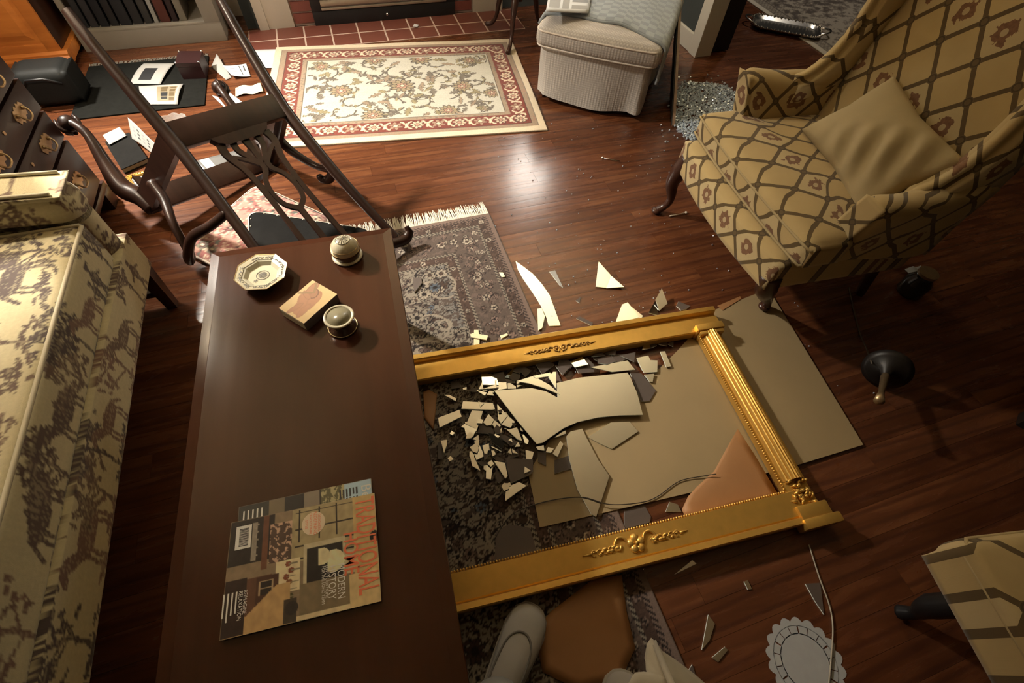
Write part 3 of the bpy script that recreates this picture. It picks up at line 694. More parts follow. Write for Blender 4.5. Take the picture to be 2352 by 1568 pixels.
# matchbox with a pale print of a figure
zm = ZT + 0.033
q = [at(643, 708, zm), at(720, 638, zm), at(772, 680, zm), at(695, 742, zm)]
c = sum(q, Vector()) / 4; ax_ = ((q[1] - q[0]) + (q[2] - q[3])).normalized(); ay_ = Vector((-ax_.y, ax_.x, 0)); lx, ly = ((q[1] - q[0]).length + (q[2] - q[3]).length) / 2, ((q[3] - q[0]).length + (q[2] - q[1]).length) / 2
mbx = thing('matchbox', 'cream matchbox with a faint brown print, grey striking side', 'matchbox', matrix=frame4(Vector((c.x, c.y, ZT)), ax_, ay_))
mb = MB(); mb.add(box(-lx / 2, lx / 2, -ly / 2, ly / 2, 0.0, 0.0325, 0.0008)); mb.obj('sleeve', plain('grey_card', (0.16, 0.13, 0.125), 0.7), mbx)
nx, ny, X, Y = cells(lx, ly, 0.0013)
col = np.tile(lin(214, 184, 130), (len(X), 1)); bl = lin(176, 128, 92)
for (a, b, e, d_, s, an) in ((.30, .50, .030, .020, 1, .3), (.50, .55, .036, .026, .95, .7), (.62, .42, .030, .016, .9, .2), (.25, .35, .028, .010, .9, .1), (.20, .62, .026, .008, .85, -.2), (.72, .60, .020, .016, .45, .6), (.8, .75, .03, .012, .75, .1), (.6, .7, .02, .008, .8, 1.2)):
    i = near(X, Y, a * lx, b * ly, .05); ca, sa = math.cos(an), math.sin(an); p = (X[i] - a * lx) * ca + (Y[i] - b * ly) * sa; qq = -(X[i] - a * lx) * sa + (Y[i] - b * ly) * ca
    g = (p / e) ** 2 + (qq / d_) ** 2; col[i[g < 1]] = bl * s * 1.05; col[i[g < 0.6]] = bl * (0.75 + .3 * s)
stroke(col, X, Y, [(lx * .55, ly * .95), (lx * .75, ly * .6), (lx * .98, ly * .8)], 0.003, lin(150, 120, 80))
F = np.arange((nx + 1) * (ny + 1)).reshape(ny + 1, nx + 1)
FF = np.stack([F[:-1, :-1].ravel(), F[:-1, 1:].ravel(), F[1:, 1:].ravel(), F[1:, :-1].ravel()], 1).tolist()
MT['print'] = painted('printed_card', 0.5, 0, 0, spec=0.4, var=0.06)
mesh_obj('label_print', np.stack([X - lx / 2, Y - ly / 2, np.full_like(X, 0.0329)], 1), FF, MT['print'], mbx, attr=col)
mb = MB(); mb.add(box(-lx / 2 - 0.0006, -lx / 2 + 0.0006, -ly / 2 + 0.003, ly / 2 - 0.003, 0.003, 0.030)); mb.obj('tray', MT['paper_cream'], mbx)

# ------------------------------------------------------------------ magazines
def text(body, size, loc, rot, mat, parent, name='lettering', sx=1.0, bold=0.0, align='LEFT'):
    cu = bpy.data.curves.new('t', 'FONT'); cu.body = body; cu.size = size; cu.offset = bold; cu.align_x = align; cu.space_line = 0.85; cu.resolution_u = 3
    ob = bpy.data.objects.new('t', cu); C.objects.link(ob)
    me = bpy.data.meshes.new_from_object(ob.evaluated_get(bpy.context.evaluated_depsgraph_get()))
    bpy.data.objects.remove(ob); me.name = name; me.materials.clear(); me.materials.append(mat)
    o = link(bpy.data.objects.new(name, me)); o.location = loc; o.rotation_euler = (0, 0, rot); o.scale = (sx, 1, 1); o.parent = parent; return o
def cover(W, Hh, painter, th, parent):
    "magazine lying flat: x across the page, y up the page"
    mb = MB(); mb.add(box(0, W, 0, Hh, 0, th - 0.0006, 0.0006)); mb.obj('pages', MT['paper_cream'], parent)
    nx, ny, X, Y = cells(W, Hh, 0.0016); col = np.clip(painter(X / W, Y / Hh, X, Y) * 1.55, 0, 0.8)
    I_ = np.arange((nx + 1) * (ny + 1)).reshape(ny + 1, nx + 1)
    FF = np.stack([I_[:-1, :-1].ravel(), I_[:-1, 1:].ravel(), I_[1:, 1:].ravel(), I_[1:, :-1].ravel()], 1).tolist()
    Z = th + 0.0 * X
    return mesh_obj('cover', np.stack([X, Y, Z], 1), FF, MT['gloss_print'], parent, attr=col)
MT['gloss_print'] = painted('glossy_cover', 0.4, 0, 0, spec=0.4, var=0.10, vscale=25)
def R_(col, U, V, u0, u1, v0, v1, c, j=0.0):
    m = (U > u0) & (U < u1) & (V > v0) & (V < v1); col[m] = c
def paint_home(U, V, X, Y):
    col = np.tile(lin(172, 158, 128), (len(U), 1)); dk = lin(44, 36, 32); cr = lin(196, 182, 148); br = lin(98, 70, 50); red = lin(120, 66, 46)
    col[V < 0.62] = lin(120, 104, 84)
    R_(col, U, V, 0.0, 0.50, 0.42, 0.95, lin(150, 136, 104))
    for a in (0.04, 0.20, 0.36, 0.47): R_(col, U, V, a, a + 0.012, 0.44, 0.84, dk)
    for b in (0.46, 0.60, 0.72, 0.84): R_(col, U, V, 0.02, 0.33, b, b + 0.010, dk)
    R_(col, U, V, 0.36, 0.78, 0.50, 0.78, lin(170, 160, 132)); R_(col, U, V, 0.40, 0.76, 0.52, 0.76, lin(36, 32, 30))
    R_(col, U, V, 0.0, 0.42, 0.0, 0.30, lin(40, 34, 32)); R_(col, U, V, 0.0, 0.5, 0.22, 0.26, lin(96, 62, 46)); R_(col, U, V, 0.10, 0.46, 0.27, 0.42, lin(74, 58, 50))
    g = (U > 0.10) & (U < 0.46) & (V > 0.27) & (V < 0.42) & (fbm(X, Y, 160, 3) > 0.3); col[g] = lin(170, 140, 120)
    R_(col, U, V, 0.05, 0.40, 0.165, 0.185, lin(140, 130, 120)); z = np.abs(((U * 14) % 1) - 0.5) * 0.06; m = (U > 0.05) & (U < 0.40) & (V > 0.14) & (V < 0.165 + z) & (V > 0.15); col[m] = lin(130, 122, 112)
    R_(col, U, V, 0.46, 0.74, 0.32, 0.48, cr)
    for k, (a, b, c) in enumerate(((.50, .40, red), (.56, .42, red), (.61, .39, red), (.66, .41, lin(110, 70, 40)), (.72, .40, lin(220, 212, 196)), (.78, .42, lin(70, 66, 40)))):
        m = np.hypot((U - a) * 0.21, (V - b) * 0.285) < 0.0055; col[m] = c; R_(col, U, V, a - .004, a + .004, b, b + .06, lin(120, 110, 90))
    R_(col, U, V, 0.55, 0.95, 0.0, 0.30, lin(88, 60, 46)); R_(col, U, V, 0.56, 0.80, 0.20, 0.34, lin(70, 46, 36)); R_(col, U, V, 0.60, 0.72, 0.215, 0.31, lin(150, 130, 104)); R_(col, U, V, 0.605, 0.655, 0.225, 0.30, dk); R_(col, U, V, 0.665, 0.715, 0.225, 0.30, dk)
    m = (V < 0.42) & (U > 0.66 + (V - 0.1) * 0.0) & (V > (1.0 - U) * 0.9 + 0.02); col[m] = lin(168, 138, 96)
    R_(col, U, V, 0.80, 1.0, 0.38, 0.46, lin(60, 52, 44)); m = np.hypot((U - .88) * .21, (V - .43) * .285) < .012; col[m] = lin(50, 44, 40)
    R_(col, U, V, 0.70, 0.97, 0.48, 0.84, lin(112, 98, 76)); R_(col, U, V, 0.955, 1.0, 0.46, 1.0, lin(196, 178, 142))
    R_(col, U, V, 0.0, 1.0, 0.84, 1.0, lin(176, 152, 106)); m = (V > 0.80) & (U > .72); col[m] = lin(186, 164, 122)
    m = (np.hypot((U - 0.56) * 0.21, (V - 0.70) * 0.285) < 0.021) & (V > 0.66); col[m] = lin(204, 194, 158)
    m = (np.hypot((U - 0.50) * 0.21, (V - 0.62) * 0.285) < 0.016) & (V > .60); col[m] = lin(196, 186, 150)
    col[(np.hypot((U - .42) * .21, (V - .985) * .285) < .011)] = lin(34, 30, 30)
    R_(col, U, V, 0.54, 1.0, 0.0, 0.14, lin(46, 34, 30)); return col * (0.92 + 0.10 * fbm(X, Y, 90, 4, 2))[:, None]
def paint_other(U, V, X, Y):
    col = np.tile(lin(96, 88, 78), (len(U), 1)); R_(col, U, V, 0, 1, 0.0, 0.30, lin(52, 50, 46)); R_(col, U, V, 0, 1, 0.22, 0.34, lin(104, 92, 74)); R_(col, U, V, 0.0, 1, 0.34, 0.47, lin(44, 40, 38)); R_(col, U, V, 0, 1, 0.47, 0.60, lin(116, 106, 94)); R_(col, U, V, 0, 1, 0.47, 0.485, lin(40, 36, 34)); R_(col, U, V, 0, 1, 0.60, 0.61, lin(46, 40, 36))
    m = (V > 0.61) & (V < 0.80); col[m] = np.where((fbm(X, Y, 120, 5) > 0.1)[m][:, None], lin(150, 142, 110), lin(84, 80, 58)); R_(col, U, V, 0, 1, 0.79, 1.0, lin(150, 172, 186)); return col
zc = ZT + 0.0068
def mag_frame(ptl, ptr, pbl, z):
    "ptl.. pixels of the page's top-left, top-right and bottom-left corner"
    a, b, c = at(*ptl, z), at(*ptr, z), at(*pbl, z); ux = (b - a).normalized(); uy = Vector((-ux.y, ux.x, 0)); return a, ux, uy, (b - a).length, (a - c).dot(uy)
a, ux, uy, W, Hh = mag_frame((852, 1098), (870, 1330), (548, 1172), ZT + 0.004)
mg0 = thing('magazine', 'magazine with pale blue corner under the home magazine', 'magazine', matrix=frame4(a - uy * Hh + Vector((0, 0, ZT - a.z)), ux, uy))
cover(W, Hh, paint_other, 0.004, mg0)
MT['ink_white'] = plain('white_print', (0.78, 0.76, 0.72), 0.5, 0, 0.03); MT['ink_coral'] = plain('coral_print', (0.80, 0.20, 0.10), 0.45, 0, 0.05); MT['ink_dark'] = plain('dark_print', (0.05, 0.045, 0.05), 0.5)
zl = 0.0044
text('Better', 0.030, (0.010, Hh - 0.022, zl), 0, MT['ink_white'], mg0)
mb = MB()
for k in range(6):
    for w in range(2): mb.add(box(0.012 + w * 0.020, 0.026 + w * 0.020 + random.uniform(0, .006), Hh - 0.034 - k * 0.007, Hh - 0.0305 - k * 0.007, zl - .0003, zl))
mb.obj('small_print', MT['ink_dark'], mg0)
mb = MB()
for k in range(5): mb.add(box(0.012, 0.032 + random.uniform(0, .02), 0.010 + k * 0.009, 0.013 + k * 0.009, zl - .0003, zl))
mb.obj('small_print', MT['ink_white'], mg0)
a, ux, uy, W, Hh = mag_frame((860, 1132), (876, 1380), (531, 1208), zc)
mg1 = thing('magazine', 'home magazine with coral title lying on top of another magazine', 'magazine', matrix=frame4(a - uy * Hh + Vector((0, 0, ZT + 0.0041 - a.z)), ux, uy))
cover(W, Hh, paint_home, 0.004, mg1)
text('TRADITIONAL', 0.056, (W * 0.025, Hh * 0.862, zl), 0, MT['ink_coral'], mg1, sx=W * 0.94 / (0.056 * 6.85), bold=0.0004)
text('HOME', 0.042, (W * 0.33, Hh * 0.770, zl), 0, MT['ink_coral'], mg1, sx=0.70, bold=0.0004)
text('MODERN\nHISTORY', 0.0205, (W * 0.60, Hh * 0.725, zl), 0, MT['ink_white'], mg1, sx=0.74)
text('LOVE YOUR HOME\nFOR THE LONG TERM', 0.0082, (W * 0.59, Hh * 0.645, zl), 0, MT['ink_white'], mg1, sx=0.85)
text('REIMAGINE\nRELAXATION', 0.0105, (W * 0.64, Hh * 0.125, zl), 0, MT['ink_white'], mg1, sx=0.8)
mb = MB()
for k in range(4): mb.add(box(W * 0.64, W * (0.86 + random.uniform(-.06, .06)), Hh * 0.075 - k * 0.0075, Hh * 0.075 + 0.0028 - k * 0.0075, zl - .0003, zl))
mb.obj('small_print', MT['ink_white'], mg1)
bc = mesh_obj('barcode', *prism([(0.012, 0.012), (0.058, 0.012), (0.058, 0.042), (0.012, 0.042)], zl - .0003, zl), MT['ink_white'], mg1)
mb = MB(); x = 0.018
while x < 0.052: w = random.choice((0.0006, 0.0010, 0.0016)); mb.add(box(x, x + w, 0.019, 0.037, zl, zl + .0002)); x += w + random.choice((0.0007, 0.0012))
mb.obj('bars', MT['ink_dark'], bc, False)
st = mesh_obj('sticker', *lathe([(0.0, zl - .0003), (0.0235, zl - .0003), (0.0235, zl), (0.0, zl)], 36), plain('cream_sticker', (0.74, 0.62, 0.46), 0.5), mg1); st.location = (W * 0.175, Hh * 0.565, 0)
for k, (s_, b_) in enumerate((('DESIGNERS', 0.007), ('REDEFINING', 0.0085), ('TRADITIONAL', 0.007), ('STYLE', 0.007))): text(s_, b_, (0, 0.009 - k * 0.0085, zl + 0.0002), 0, MT['ink_coral'], st, align='CENTER')
# ------------------------------------------------------------------ overturned armchair (built upright, then tipped)
CR = [[-0.5340783676, -0.6041443684, 0.5914134589], [-0.8316232239, 0.2494852412, -0.4961450674], [0.1521943190, -0.7568135151, -0.6356651577]]
CM = Matrix.Identity(4)
for i in range(3):
    for j in range(3): CM[i][j] = CR[i][j]
CM[0][3], CM[1][3], CM[2][3] = -1.376, 1.827, 0.735
ch = thing('armchair', 'dark mahogany armchair tipped upside down with pierced splat and claw feet', 'chair', matrix=CM)
CW = wood('chair_wood', (0.008, 0.0036, 0.0024), (0.030, 0.0115, 0.0066), 0.40, 2, coat=0.12, spec=0.18)
for s, an in ((1, 'A'), (-1, 'B')):
    pts = spline([(s * .249, -.030, 0), (s * .240, -.012, .15), (s * .226, 0, .38), (s * .222, -.004, .50), (s * .232, -.03, .75), (s * .250, -.062, .98), (s * .266, -.081, 1.10)], 4)
    n = len(pts)
    mb = MB(); mb.add(tube(pts, lerpl([.016, .019, .024, .024, .021, .018, .017], n), 8, flat=lerpl([.019, .021, .026, .026, .022, .020, .019], n), up=(1, 0, 0))); mb.obj('rear_stile', CW, ch, math.radians(50))
# crest rail with scrolled ears
cp = spline([(-.318, -.118, 1.085), (-.315, -.112, 1.112), (-.285, -.098, 1.128), (-.2, -.085, 1.112), (-.1, -.083, 1.125), (0, -.083, 1.132), (.1, -.083, 1.125), (.2, -.085, 1.112), (.285, -.098, 1.128), (.315, -.112, 1.112), (.318, -.118, 1.085)], 5)
n = len(cp); mb = MB(); mb.add(tube(cp, lerpl([.012, .018, .022, .022, .026, .028, .026, .022, .022, .018, .012], n), 8, flat=lerpl([.010, .013, .014, .014, .014, .015, .014, .014, .014, .013, .010], n), up=(0, 0, 1))); mb.obj('crest_rail', CW, ch, math.radians(50))
mb = MB(); mb.add(box(-.215, .215, -.016, .012, .385, .480, 0.003)); mb.obj('rear_rail', CW, ch)
sh = [(-.115, .478), (-.10, .500), (-.085, .506), (-.07, .516), (.07, .516), (.085, .506), (.10, .500), (.115, .478)]
mb = MB(); v, f = prism(sh, -.012, .018); mb.add(([(p[0], p[2] - .004, p[1]) for p in v], f)); mb.obj('splat_shoe', CW, ch, False)
# pierced splat: straps, loops and ring, all in the raked plane of the back
def sp(x, z): return (x, -.081 * (z - .469) / .66 + .002, z)
mb = MB(); upn = (0, 1, .12); th = .011
def strap(pts, w): q = spline([sp(*p) for p in pts], 5); mb.add(ribbon(q, lerpl(w, len(q)), th, upn))
for s in (-1, 1):
    strap([(s * .092, .505), (s * .098, .55), (s * .078, .62), (s * .072, .72), (s * .075, .85), (s * .082, 1.0), (s * .092, 1.115)], [.030, .026, .022, .019, .019, .022, .034])
    strap([(s * .045, .505), (s * .050, .545), (s * .020, .60), (s * .012, .64), (s * .040, .68), (s * .052, .735), (s * .040, .79), (0, .825)], [.024, .020, .020, .020, .017, .016, .018, .022])
    strap([(s * .085, .56), (s * .050, .585), (s * .015, .62)], [.012, .014, .012])
    strap([(s * .070, .69), (s * .055, .72)], [.016, .014])
strap([(0, .505), (0, .56), (0, .61)], [.034, .018, .022])
strap([(0, .81), (0, .90), (0, 1.0), (0, 1.115)], [.024, .021, .024, .040])
mb.obj('splat', CW, ch, False)
for s in (-1, 1):
    a, b = Vector((s * .213, .0, .43)), Vector((s * .292, .497, .43))
    mb = MB(); mb.add(ribbon([a, b], .026, .085, (0, 0, 1))); mb.obj('side_rail', CW, ch, False)
    mb = MB(); mb.add(ribbon([a + Vector((-s * .022, 0, .012)), b + Vector((-s * .022, -.02, .012))], .018, .02, (0, 0, 1))); mb.obj('seat_ledge', CW, ch, False)
mb = MB(); mb.add(box(-.300, .300, .480, .508, .385, .478, .003)); mb.obj('front_rail', CW, ch)
for s in (-1, 1):
    pts = spline([(s * .290, .485, .47), (s * .296, .500, .40), (s * .318, .535, .33), (s * .312, .528, .23), (s * .300, .508, .12), (s * .306, .520, .065), (s * .318, .545, .035)], 5); n = len(pts)
    mb = MB(); mb.add(tube(pts, lerpl([.030, .036, .040, .028, .018, .017, .026], n), 10)); lg = mb.obj('front_leg', CW, ch, True)
    mb = MB(); mb.add(ball((s * .320, .548, .034), .034, 14, 10))
    for k in (-.9, 0, .9, 2.6):
        d = Vector((math.cos(k + math.atan2(.55, s * .45)), math.sin(k + math.atan2(.55, s * .45)), 0)); b0 = Vector((s * .320, .548, 0))
        mb.add(tube([b0 + d * .012 + Vector((0, 0, .068)), b0 + d * .030 + Vector((0, 0, .056)), b0 + d * .037 + Vector((0, 0, .032)), b0 + d * .032 + Vector((0, 0, .008))], [.009, .010, .008, .005], 7))
    mb.obj('claw_foot', CW, lg, True)
    mb = MB(); e = [(s * .292, .45, .39), (s * .292, .50, .39)]
    v, f = prism([(0, 0), (.09, 0), (.06, -.02), (.03, -.05), (0, -.075)], -.012, .012); mb.add(([(s * (.27 - p[0]), .495 + p[2], .39 + p[1]) for p in v], f)); mb.obj('knee_block', CW, lg, False)
    ye, ze = (.335, .745) if s > 0 else (.235, .695)
    pts = spline([(s * .236, -.035, .735), (s * .285, .04, .735), (s * .335, .14, .720), (s * .352, ye - .07, ze - .005), (s * .345, ye, ze), (s * .325, ye + .018, ze - .018), (s * .318, ye + .006, ze - .034)], 5); n = len(pts)
    mb = MB(); mb.add(tube(pts, lerpl([.017, .017, .020, .022, .022, .018, .014], n), 8, flat=lerpl([.014, .014, .015, .017, .018, .016, .012], n))); arm = mb.obj('arm', CW, ch, True)
    pts = spline([(s * .282, .29, .44), (s * .292, .27, .52), (s * .330, .235, .62), (s * .345, ye - .075, ze - .012)], 5); n = len(pts)
    mb = MB(); mb.add(tube(pts, lerpl([.022, .019, .015, .016], n), 8)); mb.obj('arm_support', CW, arm, True)

# ------------------------------------------------------------------ needlepoint seat and a flipped seat showing its black cover
def paint_needle(X, Y):
    col = np.tile(lin(150, 96, 92), (len(X), 1)); f = fbm(X, Y, 38, 4, 3); col[f > 0.25] = lin(176, 136, 124); col[np.abs(f) < 0.12] = lin(206, 184, 160); col[f < -0.75] = lin(96, 100, 92)
    r = random.Random(2)
    for k in range(40): rosette(col, X, Y, r.uniform(-.25, .25), r.uniform(-.25, .25), r.uniform(.012, .03), r.choice((5, 6, 8)), (lin(206, 184, 160), lin(166, 112, 104), lin(120, 118, 104))[k % 3], lin(90, 62, 62), lin(222, 206, 182), r.random())
    rosette(col, X, Y, 0.02, 0.06, .055, 9, lin(110, 112, 104), lin(70, 66, 62), lin(220, 206, 176)); leaf(col, X, Y, -.02, .08, .12, .04, .5, lin(214, 204, 176), lin(90, 84, 76)); return col
def seat_pad(name, label, corners, z0, th, top, rim, paint=None, tilt=0.0):
    c = sum(corners, Vector()) / 4; c.z = 0; L = [p - c for p in corners]
    t = thing(name, label, 'seat pad', (c.x, c.y, z0))
    if tilt: t.rotation_euler = (0, tilt, 0)
    nS = 56; V = []; B = []; 
    def P(i, j, inset):
        u, v = i / nS, j / nS; u = inset + u * (1 - 2 * inset); v = inset + v * (1 - 2 * inset)
        k = 0.10                                            # rounded corners
        du, dv = max(0, k - u) + max(0, u - 1 + k), max(0, k - v) + max(0, v - 1 + k)
        if du and dv:
            m = max(du, dv) / math.hypot(du, dv); 
            u = (k - du * m if u < .5 else 1 - k + du * m); v = (k - dv * m if v < .5 else 1 - k + dv * m)
        return L[0] * (1 - u) * (1 - v) + L[1] * u * (1 - v) + L[2] * u * v + L[3] * (1 - u) * v
    for j in range(nS + 1):
        for i in range(nS + 1):
            p = P(i, j, 0.0); e = min(i, j, nS - i, nS - j) / nS; h = th * (0.45 + 0.55 * min(1, e / 0.12) ** 0.5) ; V.append(Vector((p.x, p.y, h)))
    I_ = np.arange((nS + 1) ** 2).reshape(nS + 1, nS + 1); FF = np.stack([I_[:-1, :-1].ravel(), I_[:-1, 1:].ravel(), I_[1:, 1:].ravel(), I_[1:, :-1].ravel()], 1).tolist()
    A = np.array([tuple(p) for p in V])
    if paint: mesh_obj('needlepoint', A, FF, top, t, True, attr=paint(A[:, 0], A[:, 1]))
    else: mesh_obj('dust_cover', A, FF, top, t, True)
    rg = [P(i, 0, -.008) for i in range(nS)] + [P(nS, j, -.008) for j in range(nS)] + [P(nS - i, nS, -.008) for i in range(nS)] + [P(0, nS - j, -.008) for j in range(nS)]
    k = len(rg); V = [(p.x, p.y, 0.0) for p in rg] + [(p.x * 1.012, p.y * 1.012, th * 0.5) for p in rg] + [(p.x * .985, p.y * .985, th * 0.55) for p in rg]
    F = [(i, (i + 1) % k, k + (i + 1) % k, k + i) for i in range(k)] + [(k + i, k + (i + 1) % k, 2 * k + (i + 1) % k, 2 * k + i) for i in range(k)] + [tuple(range(k))[::-1]]
    mesh_obj('piped_rim', V, F, rim, t, True)
    return t, L
MT['needle'] = painted('needlepoint_wool', 0.9, 0.2, 0.4, 400, 0.1, 0.25, 200)
V3 = lambda x, y: Vector((x, y, 0))
seat_pad('seat_pad', 'pink needlepoint chair seat lying face up under the armchair', [V3(-1.41, 1.345), V3(-1.02, 1.17), V3(-.855, 1.60), V3(-1.265, 1.79)], 0.008, 0.042, MT['needle'], plain('cream_piping', (0.55, 0.46, 0.38), 0.8), paint_needle)
t, L = seat_pad('seat_pad', 'upturned chair seat showing its black dust cover by the table', [V3(-1.04, 1.13), V3(-.80, 1.16), V3(-.635, 1.50), V3(-1.19, 1.56)], 0.053, 0.036, MT['blackcloth'], plain('pale_seat_fabric', (0.50, 0.44, 0.36), 0.85))
mb = MB()
for a, b in ((2, 3), (3, 0), (1, 2)):
    for k in range(1, 9):
        p = L[a].lerp(L[b], k / 9) * .95; mb.add(ball((p.x, p.y, 0.026), 0.004, 6, 4, (1, 1, .5)))
o = mb.obj('tacks', MT['steel'], t, True)

# ------------------------------------------------------------------ sofa in toile cloth
def paint_toile(Sx, Tx, seed, up=-1.0):
    "Sx along, Tx across; motifs stand with their tops towards up*T"
    col = np.tile(lin(204, 192, 156), (len(Sx), 1)); r = random.Random(seed); inks = [lin(96, 78, 70), lin(110, 90, 78), lin(84, 72, 70), lin(124, 96, 84)]
    X, Y = Sx, Tx * (-up) * -1
    def tree(x, y, h, ink):
        bx = x + r.uniform(-.03, .03); stroke(col, X, Y, [(x, y), (x + .01, y + h * .4), (bx, y + h * .9)], .0055, ink); 
        for k in range(6):
            yy = y + h * r.uniform(.3, .9); dx = r.choice((-1, 1)) * r.uniform(.03, .09); stroke(col, X, Y, [(x, yy - .02), (x + dx, yy + .02)], .0035, ink)
            for q in range(9): leaf(col, X, Y, x + dx * r.uniform(.4, 1.3) + r.gauss(0, .014), yy + .02 + r.gauss(0, .018), r.uniform(.02, .034), r.uniform(.010, .017), r.uniform(0, 3.1), ink * r.uniform(.85, 1.25))
        for q in range(22): leaf(col, X, Y, bx + r.gauss(0, .035), y + h * .9 + r.gauss(0, .028), r.uniform(.02, .034), r.uniform(.010, .018), r.uniform(0, 3.1), ink * r.uniform(.85, 1.25))
    def blob(x, y, a, b, an, c):
        i = near(X, Y, x, y, max(a, b) * 1.1); ca, sa = math.cos(an), math.sin(an); p, q = (X[i] - x) * ca + (Y[i] - y) * sa, -(X[i] - x) * sa + (Y[i] - y) * ca; col[i[(p / a) ** 2 + (q / b) ** 2 < 1]] = c
    def horse(x, y, s, ink, fl):
        blob(x, y, .055 * s, .024 * s, .05 * fl, ink); blob(x + fl * .062 * s, y + .026 * s, .032 * s, .014 * s, .9 * fl, ink); blob(x + fl * .090 * s, y + .040 * s, .022 * s, .010 * s, -.5 * fl, ink)
        for dx in (-.042, -.028, .03, .044): stroke(col, X, Y, [(x + dx * s, y - .01 * s), (x + dx * s * 1.15, y - .04 * s), (x + dx * s, y - .072 * s)], .0045 * s, ink)
        stroke(col, X, Y, [(x - fl * .05 * s, y + .01 * s), (x - fl * .078 * s, y - .03 * s)], .005 * s, ink)
    def man(x, y, s, ink):
        blob(x, y + .035 * s, .018 * s, .030 * s, 0, ink); blob(x, y + .075 * s, .010 * s, .012 * s, 0, ink * 1.2)
        for d in (-1, 1): stroke(col, X, Y, [(x, y + .02 * s), (x + d * .012 * s, y - .035 * s)], .006 * s, ink); stroke(col, X, Y, [(x, y + .05 * s), (x + d * .04 * s, y + .03 * s)], .0045 * s, ink)
    def ground(x, y, w, ink):
        for k in range(14): leaf(col, X, Y, x + r.uniform(-w, w), y + r.gauss(0, .01), r.uniform(.03, .06), .010, r.gauss(0, .25), ink * r.uniform(.9, 1.3))
        for k in range(10): leaf(col, X, Y, x + r.uniform(-w, w), y + .012, .022, .006, 1.57 + r.gauss(0, .4), ink)
    s0, s1, t0, t1 = Sx.min(), Sx.max(), Y.min(), Y.max(); rw = 0; y = t0
    while y < t1 + .1:
        x = s0 + (0.11 if rw % 2 else -.02)
        while x < s1 + .1:
            ink = inks[r.randrange(4)]; k = r.randrange(4); ground(x, y, .10, ink)
            if k == 0: tree(x - .05, y, .19, ink); horse(x + .06, y + .075, .95, inks[r.randrange(4)], r.choice((-1, 1)))
            elif k == 1: tree(x, y, .21, ink); man(x + .08, y + .04, 1.0, ink)
            elif k == 2: horse(x, y + .08, 1.2, ink, r.choice((-1, 1))); tree(x + .10, y, .15, inks[r.randrange(4)])
            else: tree(x + .03, y, .20, ink); man(x - .06, y + .04, 1.0, ink); man(x - .10, y + .035, .8, ink)
            x += .27 + r.uniform(-.02, .02)
        y += .215; rw += 1
    base = lin(204, 192, 156); m = np.abs(col - base).sum(1) > 1e-6; k = 0.98 - 0.32 * (fbm(X, Y, 210, 7, 2) > 0.35); col[m] = base + (col[m] - base) * k[m][:, None]
    return col * (0.95 + 0.05 * fbm(X, Y, 160, 3, 2))[:, None]
MT['toile'] = painted('toile_linen', 0.85, 0.2, 0.25, 500, 0.15, 0.1, 150)
sofa = thing('sofa', 'cream sofa in brown toile print with dark wooden legs at the left', 'sofa', rm(-0.82, 0.50), RA)
def toile_part(name, c, half, r, n, seed, unroll, fn=None):
    V, F, B = rbox(*half, r, *n, fn=fn); A = np.array([tuple(p) for p in B]) + np.array(c); P = np.array([tuple(p) for p in V]) + np.array(c)
    st = np.array([unroll(*p) for p in A]); return mesh_obj(name, P, F, MT['toile'], sofa, True, attr=paint_toile(st[:, 0], st[:, 1], seed))
# local axes: x = out from the seat (towards the table), y = along the room's depth, far end positive
def crown(o, p):
    return Vector((o.x, o.y, o.z + (0.022 * (1 - (o.x / .37) ** 2) * (1 - (o.y / .98) ** 4) if o.z > 0 else 0)))
toile_part('seat_cushion', (-.385, -.065, .405), (.365, .965, .085), .032, (160, 420, 26), 3, lambda x, y, z: (y, x + (.49 - z)), crown)
toile_part('front_rail_cover', (-.36, 0, .265), (.355, 1.02, .072), .028, (30, 420, 34), 8, lambda x, y, z: (y, x + (.49 - z)))
toile_part('arm', (-.36, .965, .405), (.345, .058, .205), .055, (110, 22, 76), 14, lambda x, y, z: ((x, z) if abs(y - .965) > .055 else ((y, .49 - z) if x > -.03 else (x, .61 + (y - .965)))), lambda o, p: Vector((o.x, o.y + (.012 if o.z > .12 else 0) * (1 if o.y > 0 else -1), o.z - .035 * (1 if o.z > .1 else 0) * max(0, (o.x + .1) / .45) - .03 * max(0, 1 - abs((o.x + .05) / .2)) * (1 if o.z > .1 else 0))))
toile_part('back', (-.80, 0, .55), (.09, 1.02, .35), .06, (8, 120, 44), 20, lambda x, y, z: (y, -z))
MT['piping'] = plain('cream_piping_cord', (0.56, 0.50, 0.36), 0.8)
mb = MB(); mb.add(tube([(-.022, y, .484 + .006 * (1 - (y / .98) ** 4)) for y in np.linspace(-1.0, .885, 40)], .0055, 8)); mb.add(tube([(x, .893, .484) for x in np.linspace(-.72, -.03, 12)], .0055, 8)); mb.obj('seat_piping', MT['piping'], sofa, True)
for dy in (-.052, .052):
    mb = MB(); mb.add(tube([(x, .965 + dy, .60 - .035 * max(0, (x + .26) / .45)) for x in np.linspace(-.70, -.045, 20)], .005, 8)); mb.obj('arm_piping', MT['piping'], sofa, True)
for x, y in ((-.03, .985), (-.03, -.985), (-.68, .985)):
    mb = MB(); mb.add(tube([(x, y, .215), (x + .002, y, .0)], [.034, .024], 4, up=(1, 1, 0))); mb.obj('leg', MT['mahogany_x'], sofa, False)
mb = MB(); mb.add(box(-.66, -.05, .97, 1.0, .07, .095, .003)); mb.obj('stretcher', MT['mahogany_x'], sofa)

